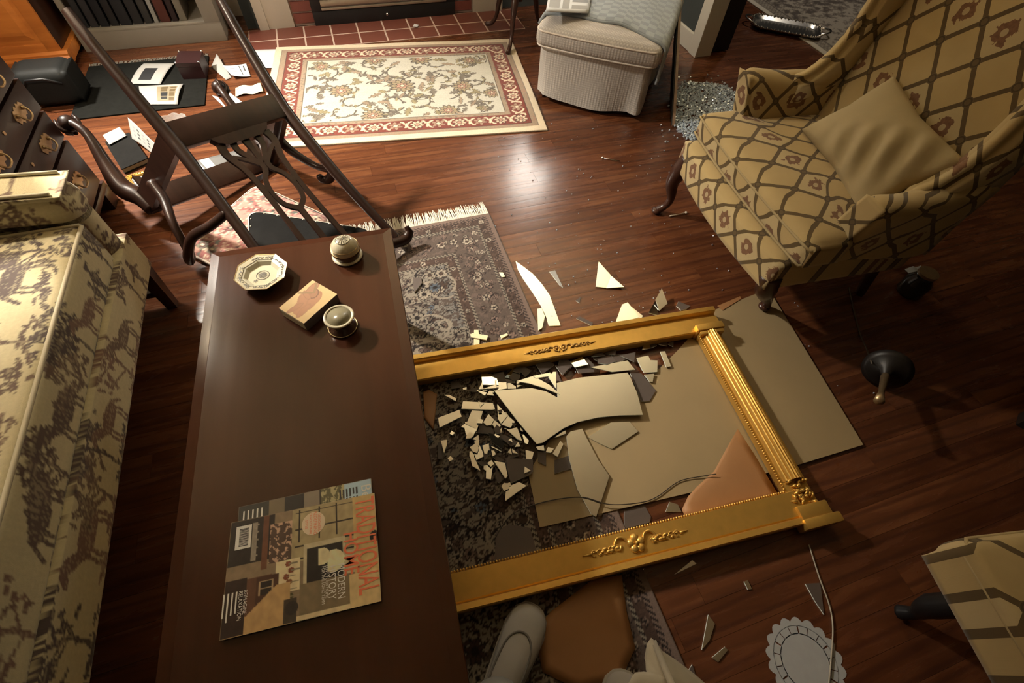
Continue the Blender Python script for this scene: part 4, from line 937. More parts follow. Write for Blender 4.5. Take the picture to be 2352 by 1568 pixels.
# ------------------------------------------------------------------ chest of drawers
cst = thing('chest_of_drawers', 'dark mahogany chest of drawers with aged brass pulls beyond the sofa', 'chest', rm(-1.135, 1.915), RA)
mb = MB(); mb.add(box(-.44, -.018, -.29, .29, .09, .80, .003)).add(box(-.46, .012, -.305, .305, .80, .825, .005)); mb.obj('body', MT['chest'], cst)
mb = MB(); mb.add(box(-.45, .006, -.30, .30, .075, .105, .004))
for y in (-.27, .27): mb.add(box(-.10, .006, y - .04, y + .04, 0.0, .08, .004)).add(box(-.45, -.38, y - .04, y + .04, 0, .08, .004))
mb.obj('plinth', MT['chest'], cst)
def pull(parent):
    mb = MB()
    out = [(.0, .020), (.012, .028), (.022, .020), (.034, .024), (.046, .012), (.052, 0), (.044, -.010), (.036, -.022), (.022, -.018), (.010, -.030), (0, -.024)]
    poly = out + [(-a, b) for a, b in out[-2:0:-1]]
    v, f = prism(poly, 0.0, .0025); mb.add(([(p[2], p[0], p[1]) for p in v], f))
    for s in (-1, 1): mb.add(ball((.006, s * .030, .004), .007, 10, 6))
    mb.add(tube(spline([(.010, -.030, .004), (.017, -.030, -.006), (.022, -.020, -.018), (.022, 0, -.022), (.022, .020, -.018), (.017, .030, -.006), (.010, .030, .004)], 4), .0035, 8))
    return mb.obj('pull', MT['brass'], parent)
for z0, z1 in ((.115, .222 + .09 - .0), (.325, .432), (.442, .552), (.562, .668), (.678, .79)):
    dr = MB(); dr.add(box(-.02, .004, -.282, .282, z0, z1, .004)); d = dr.obj('drawer', MT['chest'], cst)
    for y in (.135, -.150):
        p = pull(d); p.location = (.004, y, (z0 + z1) / 2 + .004)
    mb = MB(); mb.add(tube([(.004, -.02, (z0 + z1) / 2 + .02), (.0065, -.02, (z0 + z1) / 2 + .02)], .007, 12)); mb.obj('escutcheon', MT['brass'], d)

# ------------------------------------------------------------------ tall desk cabinet; lit front and shaded body painted as two woods
sec = thing('desk_cabinet', 'tall polished wood cabinet, front coloured orange as if lit, with moulded base at far left', 'cabinet', rm(-1.54, 3.57), RA)
mb = MB(); mb.add(box(-.78, 0, .02, .42, .06, 1.5, .003)); mb.obj('body', wood('desk_wood_shaded', (.02, .008, .005), (.06, .022, .012), .35, 2), sec)
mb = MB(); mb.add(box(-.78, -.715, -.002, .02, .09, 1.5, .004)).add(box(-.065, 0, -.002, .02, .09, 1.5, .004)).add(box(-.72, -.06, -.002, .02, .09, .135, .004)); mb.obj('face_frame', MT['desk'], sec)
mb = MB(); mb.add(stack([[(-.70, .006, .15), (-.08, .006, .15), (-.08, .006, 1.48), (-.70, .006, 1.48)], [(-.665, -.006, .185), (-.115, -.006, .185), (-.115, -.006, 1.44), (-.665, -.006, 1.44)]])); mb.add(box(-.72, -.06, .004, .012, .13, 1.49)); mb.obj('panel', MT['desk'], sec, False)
prof = [(-.018, .030), (-.030, .050), (-.030, .062), (-.016, .072), (-.016, .082), (-.004, .094), (.03, .094), (.03, .030)]
def sweep_u(prof, x0, x1): 
    k = len(prof); v = [(x, p[0], p[1]) for x in (x0, x1) for p in prof]; return v, [(i, (i + 1) % k, k + (i + 1) % k, k + i) for i in range(k)] + [tuple(range(k))[::-1], tuple(range(k, 2 * k))]
mb = MB(); mb.add(sweep_u(prof, -.81, .03)); mb.add(box(-.005, .028, .0, .42, .03, .09, .004)); mb.obj('base_moulding', MT['desk'], sec)
for x in (-.74, -.04):
    mb = MB(); mb.add(prism([(x - .06, -.022), (x + .06, -.022), (x + .06, .03), (x - .06, .03)], 0, .032)); mb.obj('foot', MT['mahogany'], sec, False)

# ------------------------------------------------------------------ built-in bookcase with leaning books
BKP = plain('bookcase_paint', (0.24, 0.21, 0.17), 0.5, 0, 0.05, 5)
bk = thing('bookcase', 'cream built-in bookcase beside the fireplace holding leaning dark books', 'bookcase', rm(-1.12, 3.755), RA)
mb = MB(); mb.add(box(-.375, .435, .0, .022, 0, .105, .003)); mb.obj('plinth', BKP, bk)
mb = MB(); mb.add(box(-.375, .435, .0, .36, .098, .115, .003)); mb.obj('shelf', BKP, bk)
mb = MB(); mb.add(box(.345, .435, .0, .022, .105, 2.2, .003)).add(box(.410, .435, .02, .36, 0, 2.2, .002)); mb.obj('right_stile', BKP, bk)
mb = MB(); mb.add(box(-.375, -.345, .0, .022, .105, 2.2, .003)).add(box(-.375, -.36, .02, .36, .11, 2.2)); mb.obj('left_stile', BKP, bk)
mb = MB(); mb.add(box(-.37, .42, .345, .36, .11, 2.2)); mb.obj('back_panel', BKP, bk)
bx = -.33
bspec = [(.035, .30, (.012, .012, .014), 0.06, 'tall black book leaning at the left end of the bottom shelf'), (.04, .32, (.02, .018, .02), .05, 'tall black book with faint spine stripe on the bottom shelf'), (.045, .33, (.008, .008, .010), .05, 'thick black book in the middle of the bottom shelf'), (.04, .32, (.014, .012, .012), .06, 'black book leaning right on the bottom shelf'), (.06, .31, (.010, .010, .012), .05, 'widest black book on the bottom shelf'), (.05, .30, (.018, .016, .016), .05, 'charcoal book left of the grey spine'), (.04, .28, (.030, .027, .025), .05, 'dark grey book beside the white-grey spine'), (.022, .30, (.30, .29, .27), .06, 'thin white-grey book leaning on the shelf'), (.055, .30, (.085, .020, .012), .05, 'dark red book beside the thin pale book'), (.03, .28, (.02, .008, .008), .05, 'black-red book right of the red book'), (.040, .27, (.17, .145, .11), .04, 'tan worn book at the right end of the shelf')]
for w, h, c, lean, lab in bspec:
    b = thing('book', lab, 'book', bk.matrix_world @ Vector((0, 0, 0)), 0, 'books leaning on the bottom shelf')
    b.matrix_world = Matrix.Translation(rm(-1.12, 3.755)) @ RZ @ Matrix.Translation((bx, .035, .1155)) @ Matrix.Rotation(lean, 4, 'Y')
    sh_ = math.sin(lean) * w; b.matrix_world = Matrix.Translation((0, 0, sh_)) @ b.matrix_world
    cm = plain('book_cloth', c, .6, 0, .25, 30)
    mb = MB(); mb.add(box(0, w, 0, .004, 0, h, .001)).add(box(0, .003, 0, .20, 0, h)).add(box(w - .003, w, 0, .20, 0, h)); mb.obj('cover', cm, b)
    mb = MB(); mb.add(box(.003, w - .003, .004, .195, .004, h - .005)); mb.obj('pages', MT['paper_grey'], b)
    bx += w + .012
# ------------------------------------------------------------------ skirted fireside seat, throw, newspaper
FL, FR = at(1222, 227), at(1472, 283)
ax = (FR - FL).normalized(); ay = Vector((-ax.y, ax.x, 0)); OW, OD = (FR - FL).length, 0.80
def quilt():
    t = NT('quilted_cream_cloth'); v = t.mapping(t.coord(), (85, 85, 85), (0, 0, 0.785)); ck = t.n('TexVoronoi'); ck.inputs['Scale'].default_value = 1.0; ck.inputs['Randomness'].default_value = 0.0; t.l(v, ck.inputs['Vector'])
    d = ck.outputs['Distance']; col = t.ramp(d, [(0.15, (0.52, 0.475, 0.425)), (0.6, (0.37, 0.335, 0.30))]); m = t.set(col, 0.85, sheen=0.2, spec=0.2); t.bump(t.math('MULTIPLY', d, -1.0), 0.6, 0.003); return m
MT['quilt'] = quilt()
ott = thing('skirted_seat', 'cream quilted fireside seat with long skirt and thick cushion', 'chair', matrix=frame4(FL, ax, ay))
def rrect(x0, x1, y0, y1, r, n=10, bow=0.0):
    P = []
    for cx, cy, a0 in ((x1 - r, y0 + r, -90), (x1 - r, y1 - r, 0), (x0 + r, y1 - r, 90), (x0 + r, y0 + r, 180)):
        for k in range(n + 1): a = math.radians(a0 + 90 * k / n); P.append([cx + r * math.cos(a), cy + r * math.sin(a)])
    out = []
    for i in range(len(P)):                                    # even out the long sides
        a, b = P[i], P[(i + 1) % len(P)]; L = math.hypot(b[0] - a[0], b[1] - a[1]); k = max(1, int(L / 0.025))
        for q in range(k): out.append([a[0] + (b[0] - a[0]) * q / k, a[1] + (b[1] - a[1]) * q / k])
    for p in out:
        if p[1] < (y0 + y1) / 2: p[1] -= bow * max(0, 1 - ((p[0] - (x0 + x1) / 2) / ((x1 - x0) / 2)) ** 2)
    return out
rings = []
R0 = rrect(0.012, OW - 0.02, 0.012, OD, 0.05, bow=0.018)
for k, z in enumerate((0.30, 0.285, 0.24, 0.16, 0.09, 0.04, 0.022)):
    f = 1 - (z - 0.022) / 0.28; ring_ = []
    for i, p in enumerate(R0):
        cx, cy = OW / 2, OD / 2; w = 0.006 * f * math.sin(i * 0.55) + 0.012 * f * math.sin(i * 0.21 + 1)
        dx, dy = p[0] - cx, p[1] - cy; L = math.hypot(dx, dy); lift = (0.016 + 0.014 * math.sin(p[0] * 11 + 1)) * (f if k > 4 else 0)
        ring_.append((p[0] + dx / L * (w + 0.004 * f), p[1] + dy / L * (w + 0.004 * f), z + lift * 0.6))
    rings.append(ring_)
mb = MB(); mb.add(loft(rings[::-1], False, True)); mb.obj('skirt', MT['quilt'], ott, True)
OT = 0.385
def ocrown(x, y): 
    a, b = (x - OW / 2) / (OW / 2 + .02), (y - OD / 2) / (OD / 2 + .02); return 0.045 * max(0, 1 - a * a) ** .7 * max(0, 1 - b ** 4) ** .7
def ofn(o, p): 
    x, y = o.x + OW / 2, o.y + OD / 2; y -= 0.02 * max(0, 1 - (o.x / (OW / 2)) ** 2) * (1 if o.y < -OD * .3 else 0); return Vector((x, y, o.z + 0.342 + (ocrown(x, y) if o.z > 0.02 else 0)))
V, F, B = rbox(OW / 2 + .008, OD / 2 + .008, .044, .03, 36, 40, 6, fn=ofn); mesh_obj('cushion', V, F, MT['quilt'], ott, True)
for z, e in ((OT - .010, .006), (.302, .004)):
    mb = MB(); rr = rrect(-e, OW + e - .006, -e, OD, 0.045, bow=0.018); mb.add(tube([(p[0], p[1], z) for p in rr + rr[:2]], .0045, 7, cap=False)); mb.obj('piping', plain('seat_piping', (.58, .51, .44), .8), ott, True)
for x, y in ((.06, .06), (OW - .06, .06), (.06, OD - .06), (OW - .06, OD - .06)):
    mb = MB(); mb.add(tube([(x, y, .30), (x, y, 0)], [.022, .016], 8)); mb.obj('leg', MT['mahogany_x'], ott, True)
# throw
def throwmat():
    t = NT('basket_weave_throw'); uv = t.n('UVMap', uv_map='uv').outputs[0]; ck = t.n('TexChecker'); ck.inputs['Scale'].default_value = 1.0; t.l(t.mapping(uv, (22, 30, 1)), ck.inputs['Vector'])
    n = t.noise(t.mapping(uv, (22, 30, 1)), 0.9, 2.0); col = t.mix(ck.outputs['Fac'], (0.25, 0.275, 0.29), (0.36, 0.385, 0.40)); col = t.mix(t.math('MULTIPLY', n, .5), col, (0.22, .235, .24)); m = t.set(col, 0.9, sheen=.3, spec=.1)
    w = t.n('TexWave'); w.inputs['Scale'].default_value = 60; t.l(uv, w.inputs['Vector']); t.bump(t.math('ADD', ck.outputs['Fac'], t.math('MULTIPLY', w.outputs['Fac'], .2)), .7, .004); return m
MT['throw'] = throwmat()
nx_, ny_ = 60, 44; V = []; UV = []
def th_pt(i, j):
    s, u = i / nx_, j / ny_; x = -.03 + s * (OW + .22)
    y0 = .135 - .02 * s * 2 if s < .5 else .115 - .10 * (s - .5) * 2 ** 1
    y0 += .008 * math.sin(s * 14); y = y0 + u * (OD - .02 - y0)
    if x < OW - .01: z = OT + .008 + ocrown(max(0, x), y) + .004 * math.sin(x * 30 + y * 13) + (-.05 * max(0, -x) / .03 if x < 0 else 0); xx = x
    else: over = x - OW + .01; a = min(over / .05, 1) * math.pi / 2; xx = OW - .01 + .030 * math.sin(a); z = OT + .008 + ocrown(OW - .01, y) - .030 * (1 - math.cos(a)) - max(0, over - .05) * (1 - .25 * u)
    if u < .03: z -= .006
    return Vector((xx, y, z)), (s * (OW + .22), u * (OD - .1))
for j in range(ny_ + 1):
    for i in range(nx_ + 1): p, q = th_pt(i, j); V.append(p); UV.append(q)
I_ = np.arange((nx_ + 1) * (ny_ + 1)).reshape(ny_ + 1, nx_ + 1); FF = np.stack([I_[:-1, :-1].ravel(), I_[:-1, 1:].ravel(), I_[1:, 1:].ravel(), I_[1:, :-1].ravel()], 1).tolist()
thr = thing('throw_blanket', 'pale blue-grey basket weave throw draped over the cream seat', 'blanket', matrix=frame4(FL, ax, ay))
tb = mesh_obj('cloth', V, FF, MT['throw'], thr, True, uv=UV); so = tb.modifiers.new('thickness', 'SOLIDIFY'); so.thickness = .010; so.offset = 1
mb = MB(); mb.add(tube([th_pt(i, 0)[0] + Vector((0, -.002, .002)) for i in range(nx_ + 1)], .008, 7)); mb.obj('hem', plain('throw_hem', (.24, .26, .27), .9), thr, True)
# newspaper on the throw
q = [at(1254, 24, .47), at(1352, 28, .455), at(1362, -40, .47), at(1266, -44, .48)]
def sheet(name, label, cat, pts, mat, z=None, th=.0008, curl=0.0, group=None, ink=None, seed=1, zfun=None, lines=None):
    "a paper: quad of ground points, curled; ink = list of (u0,u1,v0,v1,material) printed marks"
    P = [Vector(p) for p in pts]; c = sum(P, Vector()) / len(P)
    o = thing(name, label, cat, c, 0, group) if ink else None
    n = 10; V = []; r = random.Random(seed)
    def pt(u, v, off=0.0):
        p = P[0] * (1 - u) * (1 - v) + P[1] * u * (1 - v) + P[2] * u * v + P[3] * (1 - u) * v
        h = zfun(u, v) if zfun else curl * (max(0, u - .55) ** 2 * 4 + max(0, .3 - v) ** 2 * 3)
        return p - c + Vector((0, 0, h + off))
    for off in (0.0, -th):
        for j in range(n + 1):
            for i in range(n + 1): V.append(pt(i / n, j / n, off))
    m = n + 1; k = m * m; F = []
    for j in range(n):
        for i in range(n):
            a = j * m + i; F.append((a, a + 1, a + m + 1, a + m)); F.append((k + a, k + a + m, k + a + m + 1, k + a + 1))
    for i in range(n):
        for a, b in ((i, i + 1), (m * n + i + 1, m * n + i), ((i + 1) * m, i * m), (i * m + n, (i + 1) * m + n)): F.append((b, a, k + a, k + b))
    A = V[1] - V[0]; B_ = V[m] - V[0]
    if A.cross(B_).z < 0: F = [f[::-1] for f in F]
    ob = mesh_obj('sheet' if ink else name, V, F, mat, o, True)
    if not ink: ob.location = c; tag(ob, label, cat, group); return ob
    for (u0, u1, v0, v1, mt) in ink:
        nu = 4; VV = [pt(u0 + (u1 - u0) * i / nu, v0 + (v1 - v0) * j / nu, .0006) for j in range(nu + 1) for i in range(nu + 1)]
        FFF = [(j * (nu + 1) + i, j * (nu + 1) + i + 1, (j + 1) * (nu + 1) + i + 1, (j + 1) * (nu + 1) + i) for j in range(nu) for i in range(nu)]
        if A.cross(B_).z < 0: FFF = [f[::-1] for f in FFF]
        mesh_obj('print', VV, FFF, mt, o)
    return o
G2 = plain('grey_print', (.22, .22, .23), .6)
news_ink = [(.05, .30, .55, .95, G2), (.05, .30, .10, .45, MT['paper_grey']), (.36, .52, .08, .95, MT['paper_grey']), (.38, .50, .2, .24, MT['ink']), (.38, .50, .34, .38, MT['ink']), (.38, .50, .5, .53, MT['ink']), (.58, .95, .3, .9, G2), (.62, .9, .38, .8, MT['paper_grey']), (.58, .95, .08, .2, MT['paper_grey'])]
sheet('newspaper', 'folded newspaper with photo blocks lying on the blue-grey throw', 'newspaper', [q[0], q[1], q[2], q[3]], MT['paper'], th=.006, ink=news_ink)

# board leaning at the side of the cream seat
P0 = at(1546, 292); P1 = at(1563, -5, .41)
bd = thing('leaning_board', 'narrow dark board with pale edge leaning beside the cream seat', 'board', P0)
d = P1 - P0; e1 = d * 1.08; w = Vector((.10, .02, 0)); mb = MB()
a = [Vector((0, 0, 0)), e1]
nrm = Vector((1, -.15, 0)); 
mb.add(ribbon([Vector((0, 0, .004)), e1], .020, .015, nrm)); mb.obj('edge_rail', wood('board_edge', (.10, .05, .03), (.34, .22, .14), .4, 2), bd, False)
sv = Vector((.03, .30, 0)); mb = MB(); bv = [Vector((-.012, .01, .006)), Vector((-.012, .01, .006)) + sv, e1 + sv * .6 + Vector((-.012, .01, 0)), e1 + Vector((-.012, .01, 0))]
mb.add((bv + [p + Vector((.010, 0, 0)) for p in bv], [(0, 1, 2, 3), (7, 6, 5, 4), (0, 4, 5, 1), (1, 5, 6, 2), (2, 6, 7, 3), (3, 7, 4, 0)])); mb.obj('panel', plain('black_board_face', (.010, .011, .010), .6), bd, False)

# ------------------------------------------------------------------ silver tray, crumbled safety glass
c = at(1806, 62, .02); p2, p1 = at(1868, 78, .02), at(1742, 55, .02)
an = math.atan2((p2 - p1).y, (p2 - p1).x); TLn, TD = .44, .20
tray = thing('silver_tray', 'oblong silver tray with scalloped rim and two loop handles in far doorway', 'tray', (c.x, c.y, 0.008), an)
def trr(e, z, sc=0.0):
    P = rrect(-TLn / 2 - e, TLn / 2 + e, -TD / 2 - e, TD / 2 + e, .05 + e, 8); return [(p[0] * (1 + sc * math.sin(i * 1.3)), p[1] * (1 + sc * math.sin(i * 1.3)), z) for i, p in enumerate(P)]
mb = MB(); mb.add(loft([trr(-.01, .002), trr(-.0, .004), trr(.022, .022), trr(.028, .023), trr(.028, .019), trr(.004, .0)], True, False)); v, f = prism([(p[0], p[1]) for p in trr(-.01, 0)], .0015, .0025); mb.add((v, f)); mb.obj('pan', MT['silver'], tray)
mb = MB(); P = trr(.027, .023)
for i in range(0, len(P)): mb.add(ball(P[i], .007 if i % 2 else .010, 6, 4))
mb.obj('gadroon_rim', MT['silver'], tray, True)
for s in (-1, 1):
    mb = MB(); mb.add(tube(spline([(s * (TLn / 2 + .02), -.055, .02), (s * (TLn / 2 + .055), -.05, .03), (s * (TLn / 2 + .085), -.02, .035), (s * (TLn / 2 + .085), .02, .035), (s * (TLn / 2 + .055), .05, .03), (s * (TLn / 2 + .02), .055, .02)], 5), .007, 8)); mb.obj('handle', MT['silver'], tray, True)
mb = MB(); gp = [at(*p) for p in ((1552, 300), (1545, 265), (1553, 215), (1566, 190), (1620, 192), (1668, 198), (1690, 215), (1700, 245), (1670, 285), (1630, 318), (1590, 330))]
def inside(x, y, poly):
    r = False
    for i in range(len(poly)):
        a, b = poly[i], poly[i - 1]
        if (a.y > y) != (b.y > y) and x < (b.x - a.x) * (y - a.y) / (b.y - a.y) + a.x: r = not r
    return r
cg = sum(gp, Vector()) / len(gp); k = 0
def crumb(mb, x, y, s, z=0.0):
    a = random.random() * 6; n = random.choice((4, 5)); poly = [(x + s * random.uniform(.6, 1.1) * math.cos(a + 6.283 * j / n), y + s * random.uniform(.6, 1.1) * math.sin(a + 6.283 * j / n)) for j in range(n)]
    v, f = prism(poly, z, z + s * random.uniform(.6, 1.1)); ax_ = Matrix.Translation((x, y, z)) @ Matrix.Rotation(random.gauss(0, .5), 4, 'X') @ Matrix.Rotation(random.gauss(0, .5), 4, 'Y') @ Matrix.Translation((-x, -y, -z))
    v = [ax_ @ Vector(p) for p in v]; lo = min(p.z for p in v); mb.add(([p - Vector((0, 0, lo - max(z, .0002))) for p in v], f))
while k < 3200:
    x, y = random.uniform(.70, 1.55), random.uniform(2.45, 3.35)
    if inside(x, y, gp) or (random.random() < .012 and inside(cg.x + (x - cg.x) * .7, cg.y + (y - cg.y) * .7, gp)): crumb(mb, x, y, random.uniform(.004, .0085), random.choice((0, 0, .006))); k += 1
MT['crumb'] = plain('glass_crumbs', (.60, .68, .78), .10, .30, .3, 120, spec=.8)
o = mb.obj('shattered_glass', MT['crumb'], None, False); tag(o, 'heap of crumbled safety glass on the floor beside the leaning board', 'broken glass', kind='stuff')
mb = MB()                                                    # scattered glass specks
for k in range(280):
    x, y = (random.gauss(.45, .45), random.uniform(.9, 2.6)) if k < 200 else (random.uniform(-.2, 1.2), random.gauss(1.2, .12))
    crumb(mb, x, y, random.uniform(.0012, .004))
o = mb.obj('glass_specks', MT['crumb'], None, False); tag(o, 'tiny specks of broken glass strewn over the wooden floor', 'broken glass', kind='stuff')

# ------------------------------------------------------------------ wing chair in lattice cloth
def lattice():
    t = NT('lattice_cloth'); uv = t.n('UVMap', uv_map='uv').outputs[0]; sx = t.n('SeparateXYZ'); t.l(uv, sx.inputs[0]); U, Vv = sx.outputs[0], sx.outputs[1]
    P, Q = .150, .165
    a = t.math('ADD', t.math('DIVIDE', U, P), t.math('DIVIDE', Vv, Q)); b = t.math('SUBTRACT', t.math('DIVIDE', U, P), t.math('DIVIDE', Vv, Q))
    fa, fb = t.math('ABSOLUTE', t.math('SUBTRACT', t.math('FRACT', a), .5)), t.math('ABSOLUTE', t.math('SUBTRACT', t.math('FRACT', b), .5))
    da, db = t.math('SUBTRACT', .5, fa), t.math('SUBTRACT', .5, fb)
    wob = t.math('MULTIPLY', t.math('SUBTRACT', t.noise(uv, 60, 2), .5), .012)
    band = t.math('LESS_THAN', t.math('ADD', t.math('MINIMUM', da, db), wob), .062)
    dot = t.math('LESS_THAN', t.math('SQRT', t.math('ADD', t.math('MULTIPLY', da, da), t.math('MULTIPLY', db, db))), .135)
    dotr = t.math('LESS_THAN', t.math('ABSOLUTE', t.math('SUBTRACT', t.math('SQRT', t.math('ADD', t.math('MULTIPLY', da, da), t.math('MULTIPLY', db, db))), .095)), .02)
    cell = t.math('FRACT', t.math('DIVIDE', t.math('ADD', t.math('FLOOR', a), t.math('MULTIPLY', t.math('FLOOR', b), 2.0)), 3.0))
    isf = t.math('LESS_THAN', cell, .2)
    rad = t.math('SQRT', t.math('ADD', t.math('MULTIPLY', fa, fa), t.math('MULTIPLY', fb, fb)))
    nz = t.noise(uv, 42, 4); petal = t.math('LESS_THAN', t.math('ADD', rad, t.math('MULTIPLY', t.math('SUBTRACT', nz, .5), .55)), .26)
    flower = t.math('MULTIPLY', petal, isf); core = t.math('MULTIPLY', t.math('LESS_THAN', rad, .09), isf)
    ground = t.mix(t.noise(uv, 9, 3), (.40, .285, .125), (.48, .36, .17)); ground = t.mix(t.math('MULTIPLY', isf, .35), ground, (.50, .42, .26))
    col = t.mix(band, ground, (.105, .070, .030)); col = t.mix(dot, col, (.125, .086, .040)); col = t.mix(dotr, col, (.075, .050, .024))
    col = t.mix(flower, col, t.mix(t.noise(uv, 110, 2), (.10, .045, .025), (.26, .14, .07))); col = t.mix(core, col, (.42, .32, .18))
    m = t.set(col, .85, sheen=.15, spec=.15); t.bump(t.noise(uv, 700, 2), .2, .001); return m
MT['lattice'] = lattice()
MT['lat_pipe'] = plain('tan_piping', (.36, .27, .13), .8)
WO, WX, WY = Vector((.726 + .02 * .285, 1.528 - .02 * .9585, 0)), Vector((.285, -.9585, 0)), Vector((.9585, .285, 0))
wc = thing('wing_chair', 'tan wing chair in brown lattice and flower cloth with dark cabriole legs', 'chair', matrix=frame4(WO, WX, WY))
def lat(name, c, half, r, n, uvf, parent, fn=None, mat=None):
    V, F, B = rbox(*half, r, *n, fn=fn); C_ = Vector(c); V = [p + C_ for p in V]; UVs = [uvf(p + C_) for p in B]; return mesh_obj(name, V, F, mat or MT['lattice'], parent, True, uv=UVs)
# x: + near side, y: back, z: up
def taper(o, p): return o
def basefn(o, p): return Vector((o.x, o.y - .035 * max(0, 1 - (o.x / .39) ** 2) * (1 if o.y < 0 else 0) + (.05 * (-(o.z) + .02) if o.y < 0 else 0) * -1 * .6, o.z))
lat('seat_base', (0, .34, .305), (.375, .29, .075), .04, (30, 20, 8), lambda p: (p.x, p.y if p.y > .06 else .06 - (.38 - p.z) * 0 - (.38 - p.z)), wc, basefn)
def cushfn(o, p):
    x = o.x * (1.0 if o.y < -.10 else (1.0 - .20 * min(1, (o.y + .10) / .05)))
    return Vector((x, o.y - .02 * max(0, 1 - (o.x / .42) ** 2) * (1 if o.y < -.2 else 0), o.z + (.030 * max(0, 1 - (o.x / .41) ** 4) * max(0, 1 - (o.y / .29) ** 4) if o.z > 0 else 0)))
lat('seat_cushion', (0, .345, .420), (.405, .255, .052), .038, (44, 34, 8), lambda p: (p.x, p.y if p.y > .095 else .09 - (.47 - p.z)), wc, cushfn)
mb = MB()
for z in (.452, .385):
    pts = [(x, .093 - .02 * max(0, 1 - (x / .42) ** 2), z) for x in np.linspace(-.395, .395, 30)]; mb.add(tube([(-.398, .22, z)] + pts + [(.398, .22, z)], .005, 7))
mb.obj('cushion_piping', MT['lat_pipe'], wc, True)
for s in (-1, 1):
    def armfn(o, p, s=s):
        z = o.z; y = o.y
        if o.z > .0: 
            t = (o.y + .20) / .40                         # 0 front, 1 back
            z += -.020 * math.sin(max(0, min(1, t * 1.1)) * math.pi) * (o.z / .17)
        y += .045 * (z + .17) / .34 * (1 if o.y < 0 else 0) * -1 + .05 * (1 if o.y < -.1 else 0) * max(0, -z / .17) * 0
        return Vector((o.x + s * .035 * (o.z / .17) * (.5 - .5 * math.tanh(o.y * 12)) + s * .012 * max(0, o.z) / .17, y, z))
    lat('arm', (s * .350, .455, .475), (.052, .205, .165), .05, (10, 26, 20), lambda p, s=s: (p.y + abs(p.x), p.z + s * .3), wc, armfn)
    # wing: thick plate rising from the arm
    prof = [(.38, .50), (.40, .605), (.455, .635), (.515, .70), (.545, .80), (.55, .95), (.575, 1.08), (.64, 1.14), (.74, 1.14), (.72, .80), (.66, .45)]
    pr = [Vector((a, b, 0)) for a, b in prof]; pr = [(p.x, p.y) for p in spline(pr + [pr[0]], 4)[:-1]]
    v, f = prism(pr, -.04, .04); bm = bmesh.new(); vs = [bm.verts.new(p) for p in v]
    for q_ in f: bm.faces.new([vs[i] for i in q_])
    bmesh.ops.remove_doubles(bm, verts=bm.verts, dist=1e-5)
    es = [e for e in bm.edges if len(e.link_faces) == 2 and e.calc_face_angle(0) > .9 and abs(abs(e.verts[0].co.z) - .04) < 1e-4 and abs(e.verts[0].co.z - e.verts[1].co.z) < 1e-4]
    bmesh.ops.bevel(bm, geom=es, offset=.026, segments=3, affect='EDGES'); v, f = bmout(bm)
    VV = [Vector((s * (.350 - .03 * max(0, (p.y - .55))) + p.z, p.x, p.y)) for p in v]
    if True: f = [tuple(q_)[::1] for q_ in f]
    mesh_obj('wing', VV, f, MT['lattice'], wc, True, uv=[(p.y + abs(p.x), p.z + s * .3) for p in VV])
    # cabriole front leg
    lq = [(s * .335, .075, .30), (s * .345, .055, .235), (s * .350, .045, .17), (s * .338, .060, .09), (s * .342, .048, .045), (s * .352, .022, .016)] if s < 0 else [(.345, .075, .29), (.350, .09, .22), (.330, .14, .15), (.315, .19, .09), (.305, .215, .052), (.300, .225, .026)]
    pts = spline(lq, 5)
    mb = MB(); mb.add(tube(pts, lerpl([.040, .040, .030, .018, .016, .020], len(pts)), 10)); mb.add(ball((lq[-1][0], lq[-1][1] - .006, lq[-1][2] - .002), .024, 12, 8, (1, 1, .58))); mb.obj('leg', MT['mahogany_x'], wc, True)
    mb = MB(); mb.add(tube([(s * .29, .62, .26), (s * .30, .70, 0)], [.026, .018], 8)); mb.obj('leg', MT['mahogany_x'], wc, True)
lat('back', (0, .665, .78), (.315, .06, .385), .045, (24, 8, 40), lambda p: (p.x, p.z + .06), wc, lambda o, p: Vector((o.x, o.y + .16 * (o.z / .385 + 1) / 2 - .05 - .018 * (1 - (o.x / .31) ** 2) * (1 if o.y < 0 else 0), o.z)))
# plain cushion leaning in the chair
pil = thing('throw_pillow', 'plain tan creased pillow leaning in the wing chair', 'pillow', matrix=frame4(WO, WX, WY) @ Matrix.Translation((.085, .470, .590)) @ Matrix.Rotation(math.radians(-46), 4, 'X') @ Matrix.Rotation(math.radians(8), 4, 'Y'))
def pilfn(o, p):
    a, b = p.x / .225, p.z / .150; e = max(0, 1 - a * a) ** .45 * max(0, 1 - b * b) ** .45
    cr = .016 * math.sin((p.x * .75 + p.z * .6) * 75) * e * (1 if p.y < 0 else 0) * max(0, math.sin((p.x - p.z) * 9 + .6))
    return Vector((p.x * (1 - .10 * (1 - abs(b)) * abs(a)), (p.y / .07) * (.006 + .062 * e) + cr, p.z * (1 - .12 * (1 - abs(a)) * abs(b))))
V, F, B = rbox(.225, .07, .150, .001, 44, 4, 40, fn=pilfn); mesh_obj('cover', V, F, plain('tan_linen', (.36, .275, .14), .85, 0, .10, 10, bump=.15, bscale=200), pil, True)

